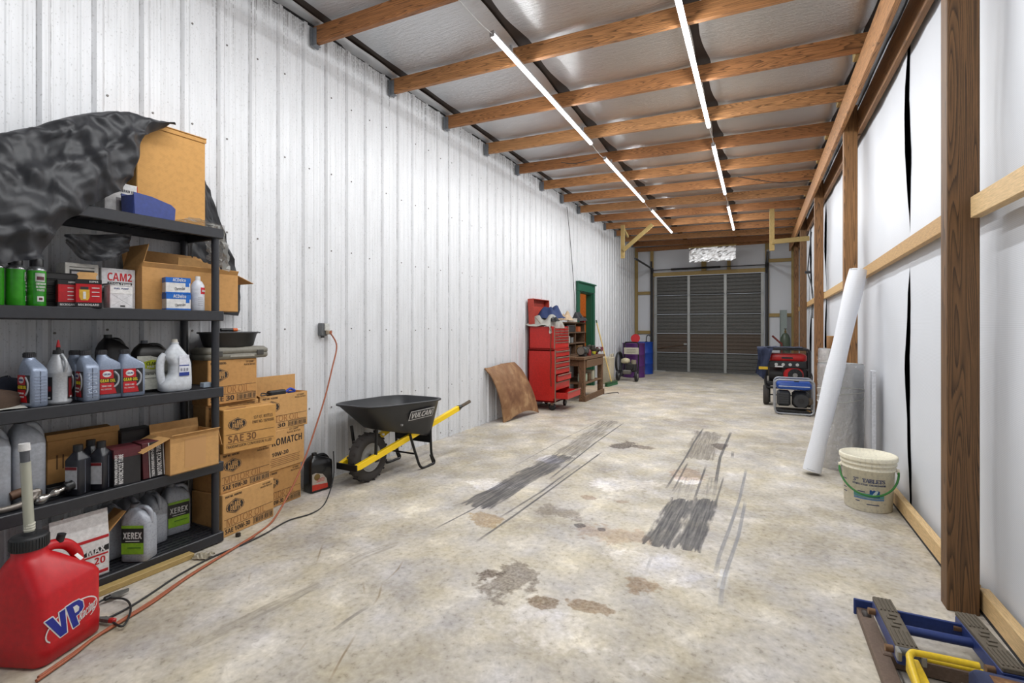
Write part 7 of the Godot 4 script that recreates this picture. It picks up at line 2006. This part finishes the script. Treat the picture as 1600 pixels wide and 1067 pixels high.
func build_rolls():
	# roll leaning from the floor to the girt
	var t := thing("leaning_roll", "long white insulation roll leaning against the right wall", "roll", Vector3(0.43, 0, -5.03))
	var wh := mat("roll_white", rgb(232, 234, 240), 0.5, 0.0, "weave", Vector3(8, 8, 8), 0.05)
	var d := Vector3(0.80, 1.80, -5.25) - Vector3(0.43, 0.03, -5.03)
	var b := d.normalized()
	var u := b.cross(Vector3.UP).normalized()
	var w := b.cross(u)
	var rs := []
	for i in 15:
		var ring := PackedVector3Array()
		for k in 28:
			var a := TAU * k / 28
			var r := 0.068 + 0.0016 * sin(i * 2.1) + (0.004 * sin(a * 2.0 + i))
			ring.append(d * (i / 14.0) + Vector3(0, 0.03, 0) + (u * cos(a) + w * sin(a)) * r)
		rs.append(ring)
	part(t, "facing", B.new().loft(rs, true, false, false), wh)
	for e in [[0.0, 1.0], [1.0, -1.0]]:
		var sp := []
		for k in 46:
			var a := TAU * k / 12.0
			sp.append(d * e[0] + Vector3(0, 0.03, 0) + b * 0.004 * e[1] + (u * cos(a) + w * sin(a)) * (0.018 + 0.0010 * k))
		part(t, "spiral_end", B.new().tube(sp, 0.0035, 4), plain("roll_edge", 150, 150, 150, 0.6))
		part(t, "end_fill", B.new().cyl(d * e[0] + Vector3(0, 0.03, 0) + b * 0.010 * e[1], d * e[0] + Vector3(0, 0.03, 0) + b * 0.014 * e[1], 0.066, -1, 28), plain("roll_grey", 176, 178, 180, 0.5))
	part(t, "free_edge", B.new().cyl(u * -0.069 + Vector3(0, 0.06, 0) + d * 0.03, u * -0.069 + d * 0.97 + Vector3(0, 0.03, 0), 0.004, -1, 6), wh)
	# standing rolls of foil bubble insulation
	var foil := StandardMaterial3D.new()
	foil.albedo_color = rgb(196, 195, 194)
	foil.metallic = 0.85
	foil.roughness = 0.2
	foil.uv1_triplanar = true
	foil.uv1_scale = Vector3(2.5, 2.5, 2.5)
	foil.heightmap_enabled = true
	foil.heightmap_texture = tex.crease
	foil.heightmap_scale = 0.8
	for q in [[Vector3(0.69, 0, -5.43), 0.180, 0.955, "fat silver foil insulation roll behind the leaning white one"], [Vector3(0.725, 0, -6.32), 0.125, 1.06, "slimmer silver foil insulation roll with cardboard tube in it"]]:
		t = thing("foil_roll", q[3], "roll", q[0], 0.0, "standing rolls of foil insulation by the right wall")
		var r: float = q[1]
		var cr := noise(FastNoiseLite.TYPE_SIMPLEX_SMOOTH, 1.0, 241 + int(r * 100.0), 4, 0.6)
		var fr := []
		for i in 61:
			var ring := PackedVector3Array()
			for k in 96:
				var a := TAU * k / 96
				var rr: float = r * (0.985 if i == 0 or i == 60 else 1.0) + 0.008 * cr.get_noise_3d(cos(a) * 6.0, i * 0.3, sin(a) * 6.0)
				ring.append(Vector3(cos(a) * rr, q[2] * i / 60.0, -sin(a) * rr))
			fr.append(ring)
		part(t, "foil", B.new().loft(fr, true, false, false), foil)
		var sp := []
		for k in 100: sp.append(Vector3(cos(TAU * k / 20.0), 0, sin(TAU * k / 20.0)) * (0.05 + (r - 0.055) * k / 99.0) + Vector3(0, q[2] - 0.004, 0))
		part(t, "spiral_end", B.new().tube(sp, 0.005, 4), plain("roll_edge", 150, 150, 150, 0.6))
		part(t, "end_fill", B.new().cyl(Vector3(0, q[2] - 0.02, 0), Vector3(0, q[2] - 0.006, 0), r * 0.97, -1, 32), plain("roll_grey", 176, 178, 180, 0.5))
		if r > 0.15:
			for k in 3: part(t, "twine", B.new().tube(Array(range(33)).map(func(i): return Vector3(cos(TAU * i / 32) * r * 1.012, 0.72 - 0.045 * k + 0.03 * sin(TAU * i / 32 + k), sin(TAU * i / 32) * r * 1.012)), 0.003, 5), plain("twine", 214, 212, 206, 0.6))
	t = thing("cardboard_tube", "brown cardboard tube standing up behind foil rolls", "tube", Vector3(0.72, 1.0545, -6.32))
	part(t, "tube", B.new().lathe(Vector3.ZERO, [[0.042, 0.0], [0.042, 0.14], [0.036, 0.14], [0.036, 0.02]], 20), card(3))
	part(t, "paper_lip", B.new().lathe(Vector3(0, 0.136, 0), [[0.0425, 0.0], [0.0425, 0.006]], 20, 1.0, 1.0, false), card(0))
	t = thing("offcut_board", "narrow white offcut board standing against the facing", "board", Vector3(0.895, 0, -5.18))
	part(t, "board", B.new().box(Vector3(0, 0.46, 0), Vector3(0.03, 0.92, 0.10), 0.004), plain("offcut_white", 226, 228, 234, 0.5))
	part(t, "edge_tape", B.new().box(Vector3(-0.0158, 0.46, 0.03), Vector3(0.001, 0.91, 0.02)), plain("offcut_tape", 200, 202, 208, 0.4))

func tube_frame(t: Node3D, x: float, y0: float, y1: float, z: float, r: float, m: Material):      # rounded hoop in the x-y plane
	var pts := []
	for p in rrect(x * 2, y1 - y0, 0.06, 0.0, 4): pts.append(Vector3(p.x, (y0 + y1) / 2 - p.z, z))
	part(t, "frame_hoop", B.new().tube(pts, r, 8, true), m)

func build_generators():
	var blk := plain("gen_black", 36, 36, 38, 0.45)
	# blue generator, bare
	var t := thing("portable_generator", "blue tank portable generator in a silver tube frame", "generator", Vector3(0.485, 0, -8.42), 0.0)
	var silver := plain("frame_silver", 176, 180, 186, 0.35, 0.5)
	for z in [0.17, -0.17]: tube_frame(t, 0.25, 0.02, 0.515, z, 0.014, silver)
	for x in [-0.25, 0.25]:
		for y in [0.08, 0.46]: part(t, "frame_rail", B.new().cyl(Vector3(x, y, -0.17), Vector3(x, y, 0.17), 0.012), silver)
	var bl := plain("tank_blue", 34, 84, 176, 0.35)
	part(t, "fuel_tank", B.new().loft(rings([[0.37, 0.40, 0.26, 0.05], [0.39, 0.46, 0.31, 0.06], [0.445, 0.46, 0.31, 0.06], [0.475, 0.42, 0.27, 0.06]])), bl)
	part(t, "tank_stripe", B.new().box(Vector3(0, 0.418, 0.156), Vector3(0.40, 0.012, 0.002)), plain("stripe_pale", 206, 214, 226, 0.4))
	part(t, "fuel_cap", B.new().cyl(Vector3(0.04, 0.475, 0.02), Vector3(0.04, 0.50, 0.02), 0.035), blk)
	part(t, "alternator", B.new().box(Vector3(-0.13, 0.23, 0), Vector3(0.18, 0.22, 0.24), 0.03), plain("alternator_grey", 64, 66, 70, 0.5))
	for k in 5: part(t, "cooling_slot", B.new().box(Vector3(-0.13, 0.16 + 0.032 * k, 0.1215), Vector3(0.13, 0.010, 0.004)), blk)
	part(t, "engine", B.new().box(Vector3(0.09, 0.22, -0.02), Vector3(0.22, 0.24, 0.24), 0.04), blk)
	part(t, "recoil_starter", B.new().cyl(Vector3(0.09, 0.21, 0.10), Vector3(0.09, 0.21, 0.15), 0.105, 0.095, 28), plain("starter_grey", 52, 53, 56, 0.45))
	part(t, "starter_hub", B.new().cyl(Vector3(0.09, 0.21, 0.15), Vector3(0.09, 0.21, 0.158), 0.04, -1, 18), blk)
	part(t, "muffler", B.new().cyl(Vector3(0.20, 0.20, -0.08), Vector3(0.20, 0.20, 0.08), 0.05), plain("muffler", 120, 106, 90, 0.5, 0.5))
	part(t, "oil_drain", B.new().cyl(Vector3(0.17, 0.07, 0.10), Vector3(0.21, 0.06, 0.14), 0.014), plain("drain_brass", 160, 130, 84, 0.4, 0.5))
	for x in [-0.18, 0.18]: part(t, "foot_pad", B.new().box(Vector3(x, 0.013, 0.0), Vector3(0.06, 0.026, 0.36), 0.006), blk)
	part(t, "base_pan", B.new().box(Vector3(0, 0.05, 0), Vector3(0.46, 0.03, 0.28), 0.005), blk)
	# red and black generator on wheels
	t = thing("portable_generator", "large black and red wheeled generator with jacket over it", "generator", Vector3(0.44, 0, -9.35), 0.0)
	for z in [0.24, -0.22]: tube_frame(t, 0.315, 0.30, 0.93, z, 0.019, blk)
	for x in [-0.315, 0.315]:
		for y in [0.40, 0.87]: part(t, "frame_rail", B.new().cyl(Vector3(x, y, -0.22), Vector3(x, y, 0.24), 0.016), blk)
	var red := plain("gen_red", 200, 34, 34, 0.38)
	part(t, "fuel_tank", B.new().loft(rings([[0.72, 0.50, 0.34, 0.06], [0.745, 0.56, 0.38, 0.07], [0.82, 0.56, 0.38, 0.07], [0.85, 0.50, 0.34, 0.06]])), red)
	part(t, "control_panel", B.new().box(Vector3(0, 0.68, 0.21), Vector3(0.54, 0.11, 0.04), 0.008), blk)
	part(t, "panel_lettering_strip", B.new().box(Vector3(0.0, 0.785, 0.191), Vector3(0.16, 0.028, 0.003)), blk)
	for k in 4: part(t, "socket", B.new().cyl(Vector3(-0.16 + 0.10 * k, 0.68, 0.23), Vector3(-0.16 + 0.10 * k, 0.68, 0.237), 0.024, -1, 16), plain("socket_white", 208, 208, 204, 0.5))
	part(t, "warning_tag", B.new().box(Vector3(-0.12, 0.645, 0.2315), Vector3(0.12, 0.02, 0.003)), plain("label_white", 232, 230, 228, 0.4))
	part(t, "engine", B.new().box(Vector3(0.10, 0.52, 0.0), Vector3(0.34, 0.28, 0.34), 0.04), plain("gen_block", 50, 48, 48, 0.5))
	part(t, "blower_housing", B.new().cyl(Vector3(0.09, 0.51, 0.17), Vector3(0.09, 0.51, 0.215), 0.145, 0.13, 30), red)
	part(t, "recoil_starter", B.new().cyl(Vector3(0.11, 0.51, 0.215), Vector3(0.11, 0.51, 0.235), 0.105, 0.10, 28), blk)
	for k in 10:
		var a := TAU * k / 10
		part(t, "starter_rib", B.new().at(Transform3D(Basis(Vector3.BACK, a), Vector3(0.11, 0.51, 0.237))).box(Vector3(0.065, 0, 0), Vector3(0.06, 0.006, 0.006)), plain("gen_block", 50, 48, 48, 0.5))
	part(t, "starter_hub", B.new().cyl(Vector3(0.11, 0.51, 0.235), Vector3(0.11, 0.51, 0.245), 0.035, -1, 18), plain("hub_grey", 150, 148, 144, 0.5))
	part(t, "alternator", B.new().cyl(Vector3(-0.26, 0.50, 0), Vector3(-0.06, 0.50, 0), 0.12, -1, 24), plain("gen_block", 50, 48, 48, 0.5))
	part(t, "base_pan", B.new().box(Vector3(0, 0.35, 0), Vector3(0.60, 0.03, 0.40), 0.005), blk)
	for x in [-0.335, 0.335]:
		var wl := part(t, "wheel", B.new().at(Transform3D(Basis(Vector3.BACK, PI / 2), Vector3(x - signf(x) * 0.03, 0.165, 0.10))).lathe(Vector3.ZERO, [[0.08, -0.03], [0.14, -0.045], [0.16, -0.035], [0.165, 0.0], [0.16, 0.035], [0.14, 0.045], [0.08, 0.03]], 28), mat("tyre_dusty"))
		part(wl, "hub", B.new().cyl(Vector3(x - signf(x) * 0.03 - 0.035, 0.165, 0.10), Vector3(x - signf(x) * 0.03 + 0.035, 0.165, 0.10), 0.08, -1, 20), plain("hub_rust", 150, 112, 82, 0.6))
		part(t, "axle_post", B.new().box(Vector3(x * 0.80, 0.26, 0.10), Vector3(0.04, 0.18, 0.05), 0.004), blk)
	part(t, "axle", B.new().cyl(Vector3(-0.34, 0.165, 0.10), Vector3(0.34, 0.165, 0.10), 0.012), blk)
	for x in [-0.25, 0.25]: part(t, "stand_leg", B.new().box(Vector3(x, 0.17, -0.18), Vector3(0.03, 0.34, 0.03), 0.003), blk)
	for k in 2: part(t, "spark_lead", B.new().tube(curve([Vector3(0.25 + 0.03 * k, 0.62, 0.2), Vector3(0.33, 0.55, 0.26), Vector3(0.34, 0.45, 0.26), Vector3(0.30, 0.38 - 0.03 * k, 0.22)]), 0.008, 6), blk)
	# jacket slung over its left corner
	var j := thing("work_jacket", "dark blue work jacket with yellow lettering slung over generator", "clothing", Vector3(0.26, 0.95, -9.20))
	var nav := mat("jacket_navy", rgb(46, 54, 80), 0.9, 0.0, "speckle", Vector3(6, 6, 6))
	var n := noise(FastNoiseLite.TYPE_SIMPLEX_SMOOTH, 1.0, 231, 3)
	var rows := []
	for i in 25:
		var v := i / 24.0
		var row := []
		for k in 17:
			var u := k / 16.0
			var x := -0.26 + 0.13 * u + 0.22 * u * pow(1.0 - v, 2.0)
			var y := 0.0
			var z := 0.0
			if v < 0.3:
				z = lerpf(-0.25, 0.12, v / 0.3)
				y = 0.005 + 0.015 * n.get_noise_2d(u * 4.0, v * 9.0)
			else:
				z = 0.135 + 0.02 * sin(u * 7.0 + v * 3.0)
				y = -(v - 0.3) / 0.7 * (0.42 + 0.10 * u) + 0.01 * n.get_noise_2d(u * 5.0, 3.0)
			row.append(Vector3(x + 0.05 * (v - 0.3) * sin(v * 4.0), y, z + 0.02 * n.get_noise_2d(u * 5.0, v * 5.0)))
		rows.append(row)
	part(j, "cloth", B.new().sheet(rows), nav)
	rows = []
	for i in 13:
		var row := []
		for k in 21: row.append(Vector3(-0.12 + k / 20.0 * 0.52, 0.006 + 0.018 * absf(n.get_noise_2d(k * 0.5, i * 0.6)), -0.30 + i / 12.0 * 0.42))
		rows.append(row)
	part(j, "draped_back", B.new().sheet(rows), nav)
	part(j, "yellow_lettering", B.new().box(Vector3(-0.17, -0.33, 0.172), Vector3(0.13, 0.045, 0.004)), plain("letter_gold", 216, 178, 40, 0.6))
	# gas cylinder, pipe channel
	t = thing("gas_cylinder", "dark green gas cylinder standing near the back wall", "gas cylinder", Vector3(0.60, 0, -13.3))
	part(t, "shell", B.new().lathe(Vector3.ZERO, [[0.10, 0.0], [0.105, 0.01], [0.105, 0.95], [0.098, 1.03], [0.07, 1.10], [0.035, 1.14]], 28), mat("cylinder_green", rgb(70, 82, 66), 0.45, 0.0, "speckle", Vector3(3, 3, 3)))
	part(t, "valve", B.new().cyl(Vector3(0, 1.14, 0), Vector3(0, 1.20, 0), 0.022).cyl(Vector3(0, 1.20, 0), Vector3(0, 1.24, 0), 0.012), plain("valve_brass", 120, 104, 70, 0.4, 0.6))
	part(t, "valve_wheel", B.new().cyl(Vector3(0, 1.235, 0), Vector3(0, 1.25, 0), 0.03, -1, 10), plain("gen_black", 36, 36, 38, 0.45))
	t = thing("dolly_handle", "rusty red dolly handle sloping beside the green cylinder", "handle", Vector3(0.42, 0, -13.1))
	part(t, "upright", B.new().cyl(Vector3(0.1, 0.0, -0.05), Vector3(0.1, 0.92, -0.05), 0.014), plain("handle_rust", 118, 46, 38, 0.6))
	part(t, "grip", B.new().cyl(Vector3(0.1, 0.88, -0.05), Vector3(-0.10, 1.08, 0.0), 0.022), plain("handle_rust", 118, 46, 38, 0.6))
	t = thing("metal_channel", "tall pale grey-green metal channel leaning by the roll-up door", "channel", Vector3(0.60, 0, -14.36))
	part(t, "web", B.new().box(Vector3(0, 0.86, 0), Vector3(0.16, 1.72, 0.012), 0.002), plain("channel_sage", 160, 172, 168, 0.5))
	for s in [-1.0, 1.0]: part(t, "flange", B.new().box(Vector3(0.078 * s, 0.86, 0.02), Vector3(0.006, 1.72, 0.04)), plain("channel_sage", 160, 172, 168, 0.5))

# ------------------------------------------------------------------ the lift in the near right corner
func build_lift():
	var t := thing("motorcycle_lift", "blue and yellow motorcycle lift with ribbed rubber pads", "lift", Vector3(0.6, 0, -2.3))
	var o: Vector3 = t.position
	var blue := mat("lift_blue", rgb(46, 66, 128), 0.45, 0.2, "speckle", Vector3(4, 4, 4))
	var rub := mat("lift_rubber", rgb(104, 94, 80), 0.8, 0.0, "speckle", Vector3(8, 8, 8))
	var brown := mat("lift_rail", rgb(126, 106, 92), 0.55, 0.4, "speckle", Vector3(5, 5, 5))
	var yel := mat("lift_yellow", rgb(238, 200, 30), 0.4, 0.0, "speckle", Vector3(5, 5, 5))
	# two padded arms
	for q in [[Vector3(0.475, 0.10, -2.575), Vector3(0.487, 0.10, -2.215)], [Vector3(0.752, 0.10, -2.590), Vector3(0.778, 0.10, -2.235)]]:
		var a: Vector3 = q[0] - o
		var b: Vector3 = q[1] - o
		var arm := plank(t, "arm", a, b, 0.05, 0.066, blue)
		var L := a.distance_to(b)
		var pad := part(arm, "rubber_pad", B.new().box(Vector3(0, 0.034, 0), Vector3(L, 0.018, 0.066), 0.003), rub)
		var rb := B.new()
		for s in [-1.0, 1.0]:
			for k in 5: rb.box(Vector3(s * L * 0.33, 0.045, -0.026 + 0.013 * k), Vector3(L * 0.28, 0.006, 0.006), 0.001)
		for k in 4: rb.box(Vector3(L * (-0.12 + 0.08 * k), 0.045, 0.012 * (k % 2) - 0.006), Vector3(0.018, 0.006, 0.026), 0.001)
		part(arm, "pad_ribs", rb, rub)
		for s in [-0.36, 0.36]: part(arm, "bolt", B.new().cyl(Vector3(L * s, 0.0, -0.05), Vector3(L * s, 0.0, 0.058), 0.013, -1, 10), plain("bolt_brown", 150, 116, 84, 0.5, 0.5))
	# blue cross members
	part(t, "cross_plate", B.new().box(Vector3(0.62, 0.085, -2.535) - o, Vector3(0.23, 0.07, 0.012), 0.002), blue)
	part(t, "cross_tube", B.new().cyl(Vector3(0.51, 0.095, -2.44) - o, Vector3(0.745, 0.095, -2.45) - o, 0.017), blue)
	# base frame: channel rails
	for q in [[Vector3(0.425, 0.028, -2.66), Vector3(0.432, 0.028, -1.75)], [Vector3(0.80, 0.028, -2.60), Vector3(0.815, 0.028, -1.75)]]:
		plank(t, "base_rail", q[0] - o, q[1] - o, 0.036, 0.055, brown)
	part(t, "rail_end", B.new().box(Vector3(0.425, 0.045, -2.655) - o, Vector3(0.075, 0.07, 0.012), 0.003), blue)
	part(t, "base_cross", B.new().box(Vector3(0.61, 0.028, -2.33) - o, Vector3(0.36, 0.05, 0.05), 0.004), brown)
	part(t, "wheel", B.new().at(Transform3D(Basis(Vector3.BACK, PI / 2), Vector3(0.425, 0.03, -2.60) - o)).lathe(Vector3.ZERO, [[0.015, -0.016], [0.03, -0.014], [0.03, 0.014], [0.015, 0.016]], 18), plain("lift_wheel", 60, 50, 44, 0.6))
	# yellow lever work
	part(t, "lever", B.new().tube(curve([Vector3(0.455, 0.13, -1.80) - o, Vector3(0.462, 0.165, -2.06) - o, Vector3(0.475, 0.172, -2.125) - o, Vector3(0.51, 0.172, -2.14) - o, Vector3(0.66, 0.172, -2.15) - o], 6), 0.011, 10), yel)
	plank(t, "link_plate", Vector3(0.485, 0.115, -2.16) - o, Vector3(0.50, 0.09, -1.78) - o, 0.05, 0.036, yel)
	part(t, "safety_bar", B.new().cyl(Vector3(0.54, 0.07, -2.30) - o, Vector3(0.72, 0.07, -2.31) - o, 0.008), yel)
	part(t, "grip_bar", B.new().cyl(Vector3(0.455, 0.138, -2.19) - o, Vector3(0.52, 0.138, -2.195) - o, 0.013, -1, 12), plain("grip_grey", 104, 106, 110, 0.5))
	for x in [0.452, 0.522]: part(t, "grip_bracket", B.new().box(Vector3(x, 0.13, -2.185) - o, Vector3(0.014, 0.035, 0.04), 0.003), plain("bracket_zinc", 172, 170, 164, 0.4, 0.6))
	# pump body with worn decal
	var pb := part(t, "pump_box", B.new().loft(rings([[0.05, 0.24, 0.13, 0.02], [0.06, 0.25, 0.14, 0.025], [0.125, 0.25, 0.14, 0.025], [0.14, 0.23, 0.12, 0.02]])), mat("pump_navy", rgb(52, 62, 100), 0.5, 0.1, "speckle", Vector3(4, 4, 4)))
	pb.position = Vector3(0.765, 0, -2.125) - o
	part(pb, "decal", B.new().box(Vector3(0.015, 0.1406, 0.0), Vector3(0.18, 0.0012, 0.085)), mat("decal_worn", rgb(206, 190, 152), 0.6, 0.0, "rust", Vector3(6, 6, 6)))
	lettering(pb, "A WARNING", 0.014, Vector3(0.04, 0.1418, -0.028), ink(30, 30, 30), 0.10, Basis(Vector3.RIGHT, -PI / 2), true)
	part(pb, "valve", B.new().cyl(Vector3(-0.125, 0.10, 0.0), Vector3(-0.155, 0.10, 0.0), 0.014), plain("bracket_zinc", 172, 170, 164, 0.4, 0.6))
func build_objects():
	build_shelving()
	build_tarp()
	build_wheelbarrow()
	build_chest()
	build_bench()
	build_hood()
	build_rolls()
	build_generators()
	build_lift()
	build_gas_can()
	build_bucket()
	build_cartons()
	build_far_left()
	build_cords()
	build_shelf_goods()
